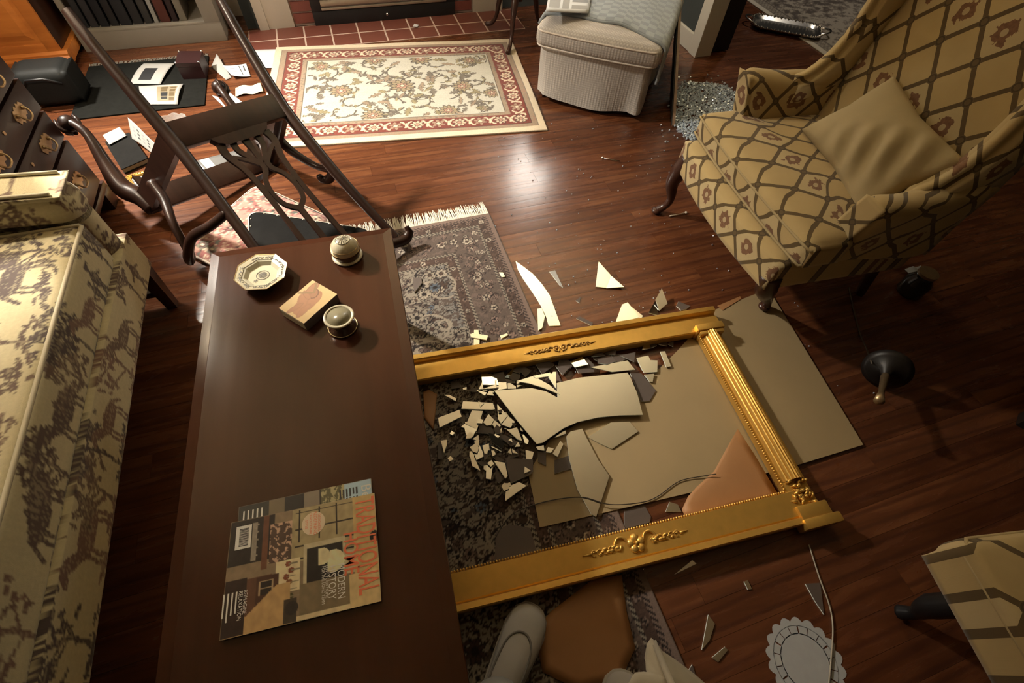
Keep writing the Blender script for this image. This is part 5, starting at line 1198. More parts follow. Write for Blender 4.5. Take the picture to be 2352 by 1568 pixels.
# matching footstool at the near right corner
c0 = Vector((1.010, .286, 0)); X2 = Vector((.985, .17, 0)).normalized(); Y2 = Vector((.17, -.985, 0)).normalized()
fs = thing('lattice_footstool', 'tan lattice cloth seat corner at the lower right edge', 'chair', matrix=frame4(c0, Vector((-Y2.x, -Y2.y, 0)), X2))
MM = lambda p: p
lat('seat_cushion', (-.30, .32, .385), (.31, .32, .065), .045, (34, 34, 8), lambda p: (p.x + .06, p.y + .045), fs, lambda o, p: Vector((o.x, o.y, o.z + (.02 * max(0, 1 - (o.x / .31) ** 4) * max(0, 1 - (o.y / .32) ** 4) if o.z > 0 else 0))))
lat('seat_base', (-.33, .35, .295), (.25, .26, .035), .02, (20, 20, 6), lambda p: (p.x, p.z), fs, None, MT['mahogany_x'])
mb = MB(); mb.add(tube([(-.605, .004, .425), (-.03, .004, .425), (.004, .03, .425), (.004, .62, .425)], .005, 7)); mb.obj('cushion_piping', MT['lat_pipe'], fs, True)
for x, y in ((-.12, .13), (-.54, .13), (-.12, .56), (-.54, .56)):
    mb = MB(); mb.add(tube(spline([(x, y, .27), (x + .01, y - .008, .13), (x, y, .06), (x + .006, y - .006, .012)], 4), lerpl([.03, .03, .016, .02], 13), 8)); mb.obj('leg', MT['black'], fs, True)
# ------------------------------------------------------------------ gilt mirror frame lying on the floor
FA = math.radians(16.6); FO = Vector((.717, 1.104, 0)); ZF = .0125
fr = thing('gilt_mirror', 'gilt mirror frame with fluted column lying broken on the floor', 'mirror frame', (FO.x, FO.y, ZF), FA)
LI, HI = 1.33, .628                                            # inner opening: x -LI..0, y -HI..0
def swx(prof, x0, x1, sgn=1):
    k = len(prof); v = [(x, p[0], p[1]) for x in (x0, x1) for p in prof]; f = [(i, (i + 1) % k, k + (i + 1) % k, k + i) for i in range(k)] + [tuple(range(k))[::-1], tuple(range(k, 2 * k))]
    return v, (f if sgn > 0 else [q[::-1] for q in f])
topp = [(0, 0), (0, .030), (.003, .036), (.062, .036), (.066, .030), (.074, .030), (.077, .046), (.080, .052), (.096, .054), (.101, .048), (.101, 0)]
botp = [(-HI - a * 1.0, b) for a, b in [(0, 0), (0, .030), (.003, .038), (.074, .038), (.078, .034), (.082, .044), (.097, .046), (.100, .040), (.100, 0)]]
mb = MB(); mb.add(swx(topp, -LI - .10, .105, -1)); mb.obj('top_rail', MT['gold'], fr, math.radians(25))
mb = MB(); mb.add(swx(botp, -LI - .10, .02)); mb.obj('bottom_rail', MT['gold'], fr, math.radians(25))
for x0 in (0.0, -LI - .085):
    x1 = x0 + .085; n = 60; V = []; prof = []
    for i in range(n + 1):
        s = i / n; x = x0 + s * (x1 - x0)
        if s < .12 or s > .90: z = .030
        else: w = (s - .12) / .78; z = .030 + .022 * math.sin(w * math.pi) + .0065 * abs(math.sin(w * math.pi * 6))
        prof.append((x, z))
    k = len(prof); V = [(p[0], y, p[1]) for y in (-HI + .03, -.008) for p in prof] + [(x0, -HI + .03, 0), (x1, -HI + .03, 0), (x0, -.008, 0), (x1, -.008, 0)]
    F = [(i, i + 1, k + i + 1, k + i) for i in range(k - 1)] + [(2 * k, 0, k, 2 * k + 2), (k - 1, 2 * k + 1, 2 * k + 3, 2 * k - 1)]
    mesh_obj('fluted_column', V, F, MT['gold'], fr, math.radians(30))
    mb = MB(); mb.add(box(x0 - .012, x1 + .016, -.006, .022, 0, .058, .004)).add(box(x0 - .004, x1 + .010, -.022, -.004, 0, .052, .005)); mb.obj('capital', MT['gold'], fr)
    mb = MB(); mb.add(box(x0 - .006, x1 + .012, -HI - .090, -HI - .048, 0, .050, .004)).add(box(x0 - .010, x1 + .030, -HI - .118, -HI - .088, 0, .056, .006)).add(box(x0, x1, -HI - .05, -HI + .035, 0, .030, .003)); mb.obj('pedestal', MT['gold'], fr)
    mb = MB()
    for i in range(26):
        a = random.random() * 6.28; cx, cy = x0 + .043 + random.uniform(-.030, .030), -HI - .006 + random.uniform(-.038, .034)
        L = random.uniform(.012, .022); mb.add(tube([(cx, cy, .030), (cx + L * .4 * math.cos(a), cy + L * .4 * math.sin(a), .044), (cx + L * math.cos(a), cy + L * math.sin(a), .038)], [.004, .0055, .002], 6))
    mb.obj('acanthus', MT['gold'], fr, True)
mb = MB()                                                     # beading round the opening
def beads(p, q, st=.0085):
    p, q = Vector(p), Vector(q); n = int((q - p).length / st)
    for i in range(n + 1): mb.add(ball(p.lerp(q, i / n), .0040, 7, 5))
beads((-.004, -.02, .033), (-.004, -HI + .01, .033)); beads((-LI, -HI + .002, .033), (-.01, -HI + .002, .033)); beads((-LI + .004, -HI, .033), (-LI + .004, -.02, .033))
o = mb.obj('beading', MT['gold'], fr, True)
def ornament(name, cx, cy, z, s, big, mat):
    mb = MB()
    if big:
        for k in range(5):
            a = k * 1.2566 + .3; mb.add(ball((cx + .017 * s * math.cos(a), cy + .017 * s * math.sin(a), z + .004), .014 * s, 10, 6, (1, 1, .55)))
        mb.add(ball((cx, cy, z + .010), .007 * s, 10, 6))
    else:
        for d in (-1, 1): mb.add(tube([(cx + d * .018 * s + .014 * s * math.cos(t), cy + .014 * s * math.sin(t), z + .003) for t in np.linspace(0, 6.283, 20)], .0035 * s, 6)); mb.add(ball((cx + d * .018 * s, cy, z + .004), .007 * s, 8, 6)); mb.add(ball((cx + d * .010 * s, cy - .016 * s, z + .003), .006 * s, 8, 6))
    for d in (-1, 1):
        if big: sp_ = spline([(cx + d * .022 * s, cy - .004, z + .004), (cx + d * .034 * s, cy + .022 * s, z + .006), (cx + d * .056 * s, cy + .026 * s, z + .006), (cx + d * .070 * s, cy + .006 * s, z + .004), (cx + d * .058 * s, cy - .008 * s, z + .004), (cx + d * .050 * s, cy + .004 * s, z + .004)], 5)
        else: sp_ = spline([(cx + d * .03 * s, cy + .004, z + .003), (cx + d * .05 * s, cy + .012 * s, z + .004), (cx + d * .06 * s, cy - .004 * s, z + .004), (cx + d * .05 * s, cy - .004 * s, z + .003)], 5)
        mb.add(tube(sp_, .0040 * s, 6))
        for k in range(9):
            x = cx + d * (.064 + k * .0095) * s; r = (.0085 - k * .0006) * s; mb.add(ball((x, cy + .006 * s * math.sin(k * 1.9) - .002 * k * s * 0, z + .003), r, 8, 5, (1.3, .8, .7)))
            if k % 2 == 0: mb.add(tube([(x + .009 * s * math.cos(t), cy + .009 * s * math.sin(t), z + .003) for t in np.linspace(0, 5, 10)], .0022 * s, 5))
        mb.add(tube([(cx + d * .150 * s, cy, z + .003), (cx + d * .178 * s, cy + .001, z + .002)], [.005 * s, .001], 6))
    return mb.obj(name, mat, fr, True)
ornament('rose_ornament', -.525, -HI - .040, .037, .92, True, MT['gold'])
ornament('scroll_ornament', -.55, .033, .035, .78, False, MT['gold_dark'])

# ------------------------------------------------------------------ backing board, kraft paper
def ground_poly(name, label, cat, px, z0, th, mat, bump=None, group=None):
    P = [at(x, y, z0 + th) for x, y in px]; c = sum(P, Vector()) / len(P); v, f = prism([(p.x - c.x, p.y - c.y) for p in P], 0, th)
    o = mesh_obj(name, v, f, mat); o.location = (c.x, c.y, z0); return tag(o, label, cat, group)
ground_poly('backing_board', 'large tan backing board lying under the gilt frame', 'board', [(1765, 663), (1828, 766), (1983, 1021), (1830, 1068), (1590, 1130), (1240, 1211), (1213, 1085), (1262, 1010), (1470, 890), (1555, 806), (1640, 712)], .0062, .0028, MT['board'])
ground_poly('board_strip', 'thin torn brown strip along the upper edge of the backing board', 'board', [(1648, 702), (1700, 680), (1702, 686), (1660, 712)], .0095, .002, MT['kraft'])
def kraft(label, px, z0, lift, name='kraft_paper'):
    P = [at(x, y, z0) for x, y in px]; c = sum(P, Vector()) / len(P); n = len(P); R = [1.0, .8, .55, .28]; V = []; F = []
    for r in R:
        for p in P: q = (p - c) * r; V.append((q.x, q.y, lift * (1 - r * r) + .001))
    V.append((0, 0, lift + .001)); k = len(R)
    for a in range(k - 1):
        for i in range(n): F.append((a * n + i, a * n + (i + 1) % n, (a + 1) * n + (i + 1) % n, (a + 1) * n + i))
    for i in range(n): F.append(((k - 1) * n + i, (k - 1) * n + (i + 1) % n, k * n))
    if sum((P[i].x - c.x) * (P[(i + 1) % n].y - c.y) - (P[(i + 1) % n].x - c.x) * (P[i].y - c.y) for i in range(n)) < 0: F = [f[::-1] for f in F]
    o = mesh_obj(name, V, F, MT['kraft'], None, True); o.location = c; m = o.modifiers.new('thick', 'SOLIDIFY'); m.thickness = .0012; m.offset = -1; return tag(o, label, 'paper')
kraft('torn orange-brown kraft paper in the right corner of the gilt frame', [(1694, 985), (1730, 1040), (1760, 1090), (1790, 1140), (1690, 1160), (1575, 1188), (1566, 1170), (1580, 1140), (1600, 1118), (1640, 1082), (1665, 1036)], .0093, .006)
kraft('brown kraft paper sheet lying below the bottom rail of the gilt frame', [(1238, 1437), (1264, 1405), (1361, 1330), (1428, 1320), (1438, 1400), (1459, 1488), (1428, 1556), (1330, 1585), (1246, 1543), (1232, 1470)], .0068, .006)
kraft('small peach kraft paper scrap against the table at the frame', [(985, 895), (1004, 905), (1000, 950), (996, 990), (975, 960), (972, 900)], .0068, .004)

# ------------------------------------------------------------------ mirror shards, one by one
def shard(px, z0, label, up=True, group=None, tilt=(0, 0), th=.0038, mats=None):
    P = [at(x, y, z0 + th) for x, y in px]; c = sum(P, Vector()) / len(P); poly = [(p.x - c.x, p.y - c.y) for p in P]
    v, f = prism(poly, 0, th); nz = []
    for q in f:
        a, b, d = Vector(v[q[0]]), Vector(v[q[1]]), Vector(v[q[2]]); nn = (b - a).cross(d - a); nz.append(0 if nn.length > 0 and nn.normalized().z > .9 else (2 if nn.length > 0 and nn.normalized().z < -.9 else 1))
    mm = mats or ([MT['mirror'], MT['shard_edge'], MT['shard_back']] if up else [MT['shard_back'], MT['shard_edge'], MT['mirror']])
    o = mesh_obj('mirror_shard', v, f, mm, None, False, nz)
    E_ = Matrix.Rotation(math.radians(tilt[0]), 4, 'X') @ Matrix.Rotation(math.radians(tilt[1]), 4, 'Y')
    lo = min((E_ @ Vector(p)).z for p in v); o.matrix_world = Matrix.Translation((c.x, c.y, z0 - lo)) @ E_
    return tag(o, label, 'mirror shard', group)
def crop(x0, y0, s): return lambda L: [(x0 + a * s, y0 + b * s) for a, b in L]
D, E5, F5, C5, A5, B6 = crop(950, 750, .3189), crop(1000, 800, .1594), crop(1000, 960, .1658), crop(900, 450, .2551), crop(1300, 650, .3189), crop(1000, 1050, .4252)
# loose dark pieces under the top rail first (lowest layer)
GD = 'dark shard backs heaped below the top rail of the frame'
for k in range(26):
    s = random.random(); x = 1020 + s * 520 + random.uniform(-15, 15); y = 905 - s * 108 + random.uniform(-18, 8) ; n = random.choice((3, 4, 4, 5)); a = random.random() * 6; r = random.uniform(10, 30)
    shard([(x + r * random.uniform(.5, 1.2) * math.cos(a + 6.283 * j / n), y + r * random.uniform(.35, .8) * math.sin(a + 6.283 * j / n)) for j in range(n)], .0095 + .0042 * (k % 3), 'dark-backed mirror splinter heaped under the top rail of the gilt frame', k % 5 == 0, GD, (random.gauss(0, 5), random.gauss(0, 5)), .0032)
GP = 'small shards left of the largest shard'
LP_ = 'small cream-reflecting mirror shard in the pile left of the largest shard'
LDk = 'small dark-backed mirror shard in the pile left of the largest shard'
z1, z2, z3 = .0095, .0140, .0185
DL = '''charcoal shard below the stained cream shard in the pile|charcoal shard under the bright crumb shard|black upright shard at the table edge on the rug|dark narrow shard left of the brown five-sided shard|dark shard overlapping the left edge of the board|charcoal shard below the small diamond shard|grey shard on the rug beside the table under the rug border|dark flat shard right of the pointed shard|dark shard between the pale triangles'''.split('|')
for k, (px, z) in enumerate(((F5([(890, 260), (960, 230), (1150, 330), (1220, 330), (1050, 390)]), z2), (F5([(740, 480), (930, 560), (960, 590), (850, 590)]), z1), (F5([(35, 340), (85, 320), (120, 500), (100, 570), (35, 560)]), z1), (F5([(830, 680), (960, 830), (890, 900), (850, 880)]), z1), (F5([(1420, 460), (1530, 440), (1535, 660), (1420, 600)]), z1), (E5([(640, 1105), (770, 1120), (880, 1190), (860, 1240), (610, 1215)]), z1), (C5([(190, 735), (265, 735), (270, 780), (235, 830), (200, 870)]), .0068), (F5([(570, 590), (700, 600), (780, 640), (640, 660)]), z1), (F5([(1000, 560), (1160, 520), (1150, 420), (1020, 500)]), z1))):
    shard(px, z, DL[k], False, GP, (random.gauss(0, 1.5), random.gauss(0, 1.5)))
smalls = [E5([(375, 870), (400, 760), (830, 800), (860, 885), (830, 895)]), E5([(40, 1000), (345, 885), (378, 980), (60, 1140)]), E5([(525, 895), (685, 905), (600, 1165), (445, 1090)]), E5([(405, 1085), (600, 1165), (530, 1280), (440, 1240)]), E5([(690, 1065), (765, 945), (845, 1025), (805, 1100), (735, 1110)]), E5([(820, 1090), (855, 1035), (945, 1105), (885, 1190)]), E5([(890, 800), (1040, 970), (945, 1080), (905, 1020)]), E5([(950, 1095), (1055, 975), (1145, 1055), (1080, 1140)]), E5([(1030, 1180), (1175, 1140), (1250, 1330), (1180, 1310)]), E5([(915, 1190), (960, 1135), (945, 1220)]), E5([(745, 665), (800, 565), (880, 615), (820, 640), (850, 680)]), E5([(590, 600), (745, 635), (710, 680)]), E5([(670, 550), (805, 525), (790, 570), (740, 610), (680, 605)]), E5([(830, 590), (940, 450), (1020, 450), (1030, 580), (970, 590), (880, 605)]), E5([(1040, 475), (1110, 515), (1160, 550), (1160, 580), (1042, 580)]), E5([(1170, 480), (1280, 515), (1175, 560)]), E5([(130, 668), (200, 668), (300, 720), (290, 755)]), E5([(395, 570), (450, 555), (450, 590), (400, 592)]), E5([(1255, 1245), (1290, 1225), (1345, 1330), (1330, 1380), (1285, 1365)]), E5([(80, 1330), (165, 1315), (165, 1390), (125, 1510)]), E5([(1700, 1275), (1880, 1165), (1880, 1225), (1740, 1280)]), E5([(1690, 1515), (1800, 1330), (1845, 1375), (1760, 1560)]),
    F5([(505, 385), (605, 360), (680, 525), (570, 585)]), F5([(480, 525), (530, 520), (625, 728), (510, 660)]), F5([(705, 652), (795, 668), (770, 850), (700, 840)]), F5([(810, 590), (965, 620), (1000, 800), (970, 840)]), F5([(965, 1150), (980, 960), (1160, 885), (1260, 935)]), F5([(920, 940), (1035, 885), (1050, 935), (960, 950)]), F5([(1250, 440), (1365, 470), (1335, 580), (1260, 575)]), F5([(1390, 400), (1500, 375), (1510, 450), (1420, 440)]), F5([(665, 430), (735, 405), (720, 490), (680, 495)]), F5([(775, 445), (815, 450), (838, 500), (795, 525)]), F5([(1000, 470), (1045, 415), (1060, 500)]), F5([(1060, 420), (1145, 490), (1070, 480)]), F5([(760, 380), (910, 440), (915, 465), (780, 400)]), F5([(1530, 470), (1560, 400), (1640, 420), (1600, 480)])]
SL = '''long cream mirror strip at the top left of the shard pile|broad cream mirror strip nearest the table in the shard pile|tilted oblong mirror shard under the long cream strip|kite-shaped shard below the tilted oblong shard|cream shard with a chipped corner left of the large shard|small diamond shard touching the chipped cream shard|tall grey triangle shard against the large shard's left edge|small square shard under the tall grey triangle|stained cream shard along the large shard's lower left edge|sliver shard between the two small squares|white chip at the upper left tip of the large shard|thin triangle shard left of the white chip|cream shard above the thin triangle shard|cracked grey shard above the large shard's left corner|cream shard right of the cracked grey shard|small triangle shard under the pointed sliver|bright white sliver on the rug near the kraft scrap|tiny bright chip above the white sliver|narrow grey shard near the large shard's bottom tip|torn cream shard close to the table edge on the rug|lens-shaped shard under the large shard's curved lower edge|oblong shard left of the tie-shaped shard|upright rectangular shard at the left of the lower pile|pointed shard below the upright rectangular shard|small upright rectangle shard lowest on the dark rug|long triangle shard left of the brown five-sided shard|cream triangular shard at the bottom end of the pile|small bright shard on top of the bottom triangular shard|ragged cream shard above the brown five-sided shard|grey shard at the large shard's bottom tip|small yellowish shard near the middle of the pile|bright white crumb shard in the middle of the pile|small pale triangle right of the black sliver|thin pale triangle beside the small pale triangle|thin bright edge-on sliver below the black sliver|tiny shard between the oblong and the tie-shaped shard'''.split('|')
for k, px in enumerate(smalls): shard(px, z2 + .0042 * (k % 2), SL[k], True, GP, (random.gauss(0, 1.6), random.gauss(0, 1.6)))
GT = 'tiny chips among the larger shards'
for k in range(48):
    x, y = random.gauss(1135, 55), random.gauss(985, 62)
    if not (1012 < x < 1240 and 880 < y < 1130) or (x > 1150 and y < 1000 and (x - 1140) > (y - 905) * .95): continue
    n = random.choice((3, 4, 4, 5)); a = random.random() * 6; r = random.uniform(5, 12); ps = [(x + r * random.uniform(.6, 1.2) * math.cos(a + 6.283 * j / n), y + r * random.uniform(.6, 1.2) * math.sin(a + 6.283 * j / n)) for j in range(n)]
    up_ = k % 3 != 0; shard(ps, .0095 if k % 2 else .0230, 'tiny pale mirror chip among the larger shards on the dark rug' if up_ else 'tiny dark-backed chip among the larger shards on the dark rug', up_, GT, (random.gauss(0, 2), random.gauss(0, 2)), .003)
shard(F5([(730, 220), (790, 230), (960, 350), (920, 430), (780, 330)]), .024, 'black mirror sliver tipped up in the middle of the shard pile', False, None, (8, 6), mats=[MT['black'], MT['shard_edge'], MT['mirror']])
shard(D([(665, 945), (860, 955), (860, 1040), (840, 1065), (700, 1125), (680, 1050)]), .0185, 'brown-backed five-sided shard below the pile at the board corner', False)
shard(D([(1015, 960), (1130, 925), (1140, 1020), (1015, 1058)]), .0095, 'brown-backed shard beside the long pointed shard on the board', False)
shard(D([(1560, 335), (1640, 335), (1745, 460), (1700, 535), (1640, 540), (1600, 430)]), .0100, 'brown-backed shard right of the largest shard on the board', False)
shard(D([(580, 468), (850, 448), (950, 470), (1035, 515), (1030, 410), (1190, 370), (1540, 330), (1560, 360), (1610, 480), (1650, 635), (1480, 640), (1330, 655), (1180, 690), (1080, 735), (1000, 790), (930, 840), (885, 850), (750, 690)]), .0245, 'largest curved mirror shard in the middle of the gilt frame', True, None, (-.6, .8))
shard(D([(740, 395), (860, 355), (900, 375), (980, 420), (1055, 490), (1020, 475), (930, 440), (830, 410)]), .0290, 'bright pointed mirror sliver overlapping the top of the largest shard', True, None, (-2.5, 1))
shard(D([(970, 365), (1005, 325), (1025, 325), (1027, 450)]), .0330, 'narrow bright triangle shard crossing the bright pointed sliver', True, None, (-4, 2))
shard(D([(860, 355), (985, 330), (990, 355), (880, 372)]), .0295, 'thin bright mirror strip above the bright pointed sliver', True, None, (-3, 0))
shard(D([(1275, 293), (1540, 243), (1595, 308), (1430, 325)]), .0185, 'long kite-shaped mirror shard above the right end of the largest shard', True, None, (.5, .5))
shard(D([(1605, 225), (1690, 208), (1705, 240), (1757, 243), (1755, 325), (1660, 332), (1640, 300)]), .0140, 'notched mirror shard right of the kite-shaped shard', True, None, (-.5, 0))
shard(D([(1775, 180), (1810, 178), (1855, 285), (1820, 290)]), .0140, 'narrow mirror strip at the upper right of the shard pile', True, None, (1, -1))
shard(D([(1660, 345), (1733, 338), (1722, 398), (1700, 395)]), .0140, 'small mirror shard tucked under the notched shard', True, None, (1, 1))
shard(D([(1255, 795), (1420, 690), (1555, 685), (1617, 755), (1430, 880), (1350, 845)]), .0095, 'five-sided mirror shard on the board below the largest shard', True, None, (.4, -.4))
shard(D([(1100, 790), (1130, 755), (1215, 735), (1240, 790), (1330, 960), (1410, 1075), (1315, 1368), (1280, 1350), (1180, 1170), (1120, 950)]), .0140, 'long tie-shaped mirror shard pointing to the bottom rail', True, None, (0, .4))
shard([(1140, 1220), (1170, 1203), (1217, 1212), (1232, 1263), (1220, 1290), (1136, 1286)], .0066, 'brown-backed shard on the rug above the bottom rail', False)
shard([(1434, 1173), (1480, 1160), (1495, 1186), (1493, 1199), (1434, 1214)], .0004, 'brown-backed shard on the floor between board and bottom rail', False)
shard([(1538, 1152), (1557, 1158), (1565, 1175), (1529, 1175)], .0004, 'small mirror shard beside the kraft paper inside the frame', True)
shard(C5([(1115, 585), (1185, 635), (1270, 700), (1350, 790), (1420, 890), (1460, 1000), (1520, 1165), (1415, 1170), (1390, 1090), (1340, 980), (1270, 870), (1180, 740), (1135, 660)]), .0004, 'long curved mirror shard on the floor along the rug edge', True, None, (0, 0))
shard(C5([(1310, 1015), (1350, 1010), (1378, 1080), (1355, 1185), (1318, 1210)]), .0066, 'small mirror shard under the tip of the long curved shard', True)
shard(C5([(1835, 815), (1860, 598), (1970, 720), (1930, 828)]), .0010, 'left half of the cream triangular shard alone on the floor', True, None, (2, -3))
shard(C5([(1930, 828), (1970, 720), (2088, 830)]), .0010, 'right half of the white triangular shard alone on the floor', True, None, (1, -7))
shard(C5([(1420, 680), (1470, 668), (1540, 820), (1510, 800)]), .0004, 'grey shard between the curved and the triangular shard', False, mats=[MT['paper_grey'], MT['shard_edge'], MT['mirror']])
shard(C5([(1660, 1100), (1690, 1082), (1810, 1140), (1800, 1168)]), .0004, 'grey shard on the floor just above the top rail', False, mats=[MT['shard_back'], MT['shard_edge'], MT['mirror']])
shard(C5([(1655, 940), (1700, 905), (1690, 962)]), .0004, 'tiny brown triangle shard on the floor left of the frame corner', False)
shard(C5([(2010, 1150), (2070, 985), (2120, 970), (2220, 1110)]), .0004, 'white triangular shard standing behind the top rail', True, None, (1, -8))
shard(C5([(2122, 968), (2258, 1080), (2250, 1105), (2222, 1108)]), .0004, 'thin gold-edged shard leaning beside the white triangular shard', True, None, (3, -6))
shard(A5([(595, 215), (640, 130), (670, 165), (655, 235)]), .0004, 'cream lower facet of the tilted shard near the frame corner', True, None, (-3, -3))
shard(A5([(640, 130), (675, 66), (725, 160), (672, 200)]), .006, 'olive upper facet of the tilted shard near the frame corner', True, None, (16, -12))
shard(A5([(795, 165), (810, 130), (895, 165), (870, 185), (830, 195)]), .0004, 'dark shard lying at the corner of the gilt frame', False)
shard(C5([(705, 1245), (725, 1232), (865, 1255), (855, 1295), (715, 1270)]), .0112, 'mirror strip lying across another strip on the rug', True)
shard(C5([(740, 1205), (780, 1205), (790, 1300), (785, 1385), (735, 1395), (738, 1290)]), .0066, 'upright mirror strip under the crossing strip on the rug', True)
shard(C5([(975, 1255), (1040, 1235), (1045, 1250), (985, 1282)]), .0066, 'small bright shard on the rug above the top rail', True)
shard(C5([(1040, 1335), (1090, 1300), (1135, 1320)]), .0066, 'flat cream triangle shard touching the top rail', True)
shard(C5([(965, 690), (1000, 690), (1020, 725), (990, 730)]), .0066, 'small white chip in the border of the grey rug', True, None, (4, 4))
shard([(1440, 1322), (1480, 1305), (1451, 1348)], .0004, 'cream triangle shard poking out below the bottom rail', True)
shard([(1548, 1320), (1590, 1286), (1600, 1294), (1553, 1317)], .0004, 'slim shard on the dark floor below the bottom rail', True)
for k, px in enumerate(([(1612, 1492), (1627, 1411), (1642, 1432), (1630, 1470)], [(1850, 1340), (1884, 1338), (1893, 1411), (1872, 1380)], [(1635, 1510), (1665, 1485), (1672, 1492), (1650, 1520)], [(1570, 1560), (1590, 1525), (1602, 1566)], [(1709, 1335), (1718, 1332), (1727, 1352), (1718, 1354)])):
    shard(px, .0004, ('narrow grey shard on the dark floor left of the doily', 'faint shard on the dark floor above the doily', 'small flat shard on the dark floor beside the narrow grey shard', 'grey shard at the bottom edge beside the white robe', 'tiny shard on the dark floor right of the bottom rail')[k], k % 2 == 0)

# hanging wire of the mirror, lamp cord, doily
def cable(name, label, cat, pts, r, mat):
    P = [Vector(p) for p in pts]; c = P[0].copy(); mb = MB(); mb.add(tube(spline([p - c for p in P], 6), r, 6)); o = mb.obj(name, mat, None, True); o.location = c; return tag(o, label, cat)
cable('hanging_wire', 'thin dark hanging wire curving across the backing board', 'wire', [at(x, y, z) for x, y, z in ((1135, 1240, .0095), (1170, 1186, .0095), (1215, 1163, .013), (1275, 1147, .013), (1340, 1142, .0205), (1400, 1158, .0215), (1470, 1154, .014), (1510, 1140, .013), (1560, 1105, .013), (1615, 1093, .016), (1645, 1088, .026))], .0016, plain('dark_wire', (.03, .02, .013), .5))
cable('lamp_cord', 'pale lamp cord running down over the doily at lower right', 'cord', [at(x, y, z) for x, y, z in ((1858, 1250, .004), (1880, 1320, .004), (1905, 1390, .004), (1913, 1440, .005), (1910, 1500, .006), (1902, 1590, .006))], .0022, plain('pale_cord', (.34, .29, .22), .5))
dc = at(1850, 1520); doily = thing('doily', 'round white lace doily with scalloped edge on the dark floor', 'doily', (dc.x, dc.y, .0006))
def arcpoly():
    out = []
    for k in range(18):
        a0 = 2 * math.pi * k / 18
        for q in range(6): t = q / 6; a = a0 + t * 2 * math.pi / 18; out.append((.094 + .011 * math.sin(t * math.pi), a))
    return out
inn, outp = [], arcpoly()
mb = MB(); v, f = lathe([(0, 0), (.066, 0), (.066, .001), (0, .001)], 36); mb.add((v, f)); V = []; F = []
for r, a in outp: V.append((r * math.cos(a), r * math.sin(a), .001))
for r, a in outp: V.append((.083 * math.cos(a), .083 * math.sin(a), .001))
k = len(outp); F = [(i, (i + 1) % k, k + (i + 1) % k, k + i) for i in range(k)]; mb.add((V, [q[::-1] for q in F]))
for j in range(18):
    a = 2 * math.pi * j / 18; w = .15 if j % 3 else .172
    V = [(r * math.cos(a + s * w / 1), r * math.sin(a + s * w / 1), .001) for r, s in ((.064, -1), (.085, -1), (.085, 1), (.064, 1))]; mb.add((V, [(0, 1, 2, 3)]))
mb.obj('lace', plain('white_linen', (.36, .36, .36), .9, 0, .1, 40), doily, False)
# ------------------------------------------------------------------ papers and small things on the floor at the left
GPp = 'papers strewn before the bookcase'
PC = crop(120, 0, .1913)
def gq(px, z=.010): return [at(x, y, z) for x, y in px]
dkph = plain('dark_photo', (.02, .02, .022), .4); brph = plain('brown_photo', (.10, .07, .035), .45); tnph = plain('tan_photo', (.22, .18, .12), .45)
sheet('brochure', 'open white brochure page with a black photo before the bookcase', 'paper', gq(PC([(930, 1005), (1300, 1010), (1475, 758), (1100, 760)]), .013), MT['paper_grey'], ink=[(.22, .62, .15, .68, dkph)], zfun=lambda u, v: .010 * math.sin(v * 3.1))
sheet('brochure', 'open white brochure page with a brown interior photo before the bookcase', 'paper', gq(PC([(1100, 1252), (1505, 1250), (1575, 1005), (1040, 1035)]), .015), MT['paper_grey'], ink=[(.42, .90, .12, .86, tnph), (.52, .70, .2, .5, dkph), (.52, .68, .55, .82, brph), (.74, .88, .15, .8, brph)], zfun=lambda u, v: .012 * math.sin(v * 3.1))
sheet('receipt', 'curled white slip leaning left of the printed receipt', 'paper', gq([(485, 153), (503, 135), (532, 178), (519, 183)], .004), MT['paper_grey'], zfun=lambda u, v: .03 * u * (1 - v))
sheet('receipt', 'white printed receipt curling up beside the mat', 'paper', gq([(516, 160), (566, 147), (576, 176), (536, 182)], .003), MT['paper'], ink=[(.62, .66, .1, .85, MT['ink']), (.80, .86, .15, .55, MT['ink']), (.2, .4, .3, .36, MT['ink']), (.2, .45, .5, .55, G2)], zfun=lambda u, v: .02 * (1 - u) ** 2 + .004)
sheet('note', 'long cream note lying behind the chair leg', 'paper', gq([(541, 222), (606, 213), (600, 194), (541, 202)], .003), MT['paper_cream'], ink=[(.04, .16, .7, .85, G2)], zfun=lambda u, v: .010 * math.sin(u * 5) ** 2 + .001)
sheet('paper_scrap', 'white pointed paper scrap right of the claw foot', 'paper', gq([(522, 208), (560, 239), (543, 245), (526, 228)], .003), MT['paper'], zfun=lambda u, v: .008 * u)
sheet('paper_scrap', 'thin white paper scrap left of the claw foot', 'paper', gq([(487, 219), (500, 222), (522, 250), (514, 246)], .003), MT['paper'], zfun=lambda u, v: .006 * v)
sheet('paper_sheet', 'white sheet tucked under the corner of the fireside rug', 'paper', gq([(577, 115), (640, 113), (640, 156), (604, 156)], .003), MT['paper'], zfun=lambda u, v: .001)
sheet('paper_scrap', 'cream corner of paper poking out beside the fireside rug', 'paper', gq([(612, 221), (630, 230), (630, 240), (608, 243)], .003), MT['paper_cream'], zfun=lambda u, v: .001)
sheet('printed_page', 'printed white page with small pictures standing beside the chair leg', 'paper', [at(293, 269, .10), at(358, 330, .06), at(366, 362, .012), at(303, 318, .03)], MT['paper_grey'], ink=[(.15 + .16 * (k % 4), .22 + .16 * (k % 4), .25 + .2 * (k // 4), .36 + .2 * (k // 4), (G2, MT['ink'])[k % 2]) for k in range(12)], zfun=lambda u, v: .006 * math.sin(u * 6))
sheet('grey_card', 'plain grey card lying on a black album', 'card', gq([(236, 311), (275, 292), (291, 312), (252, 333)], .034), MT['paper_grey'], zfun=lambda u, v: .002)
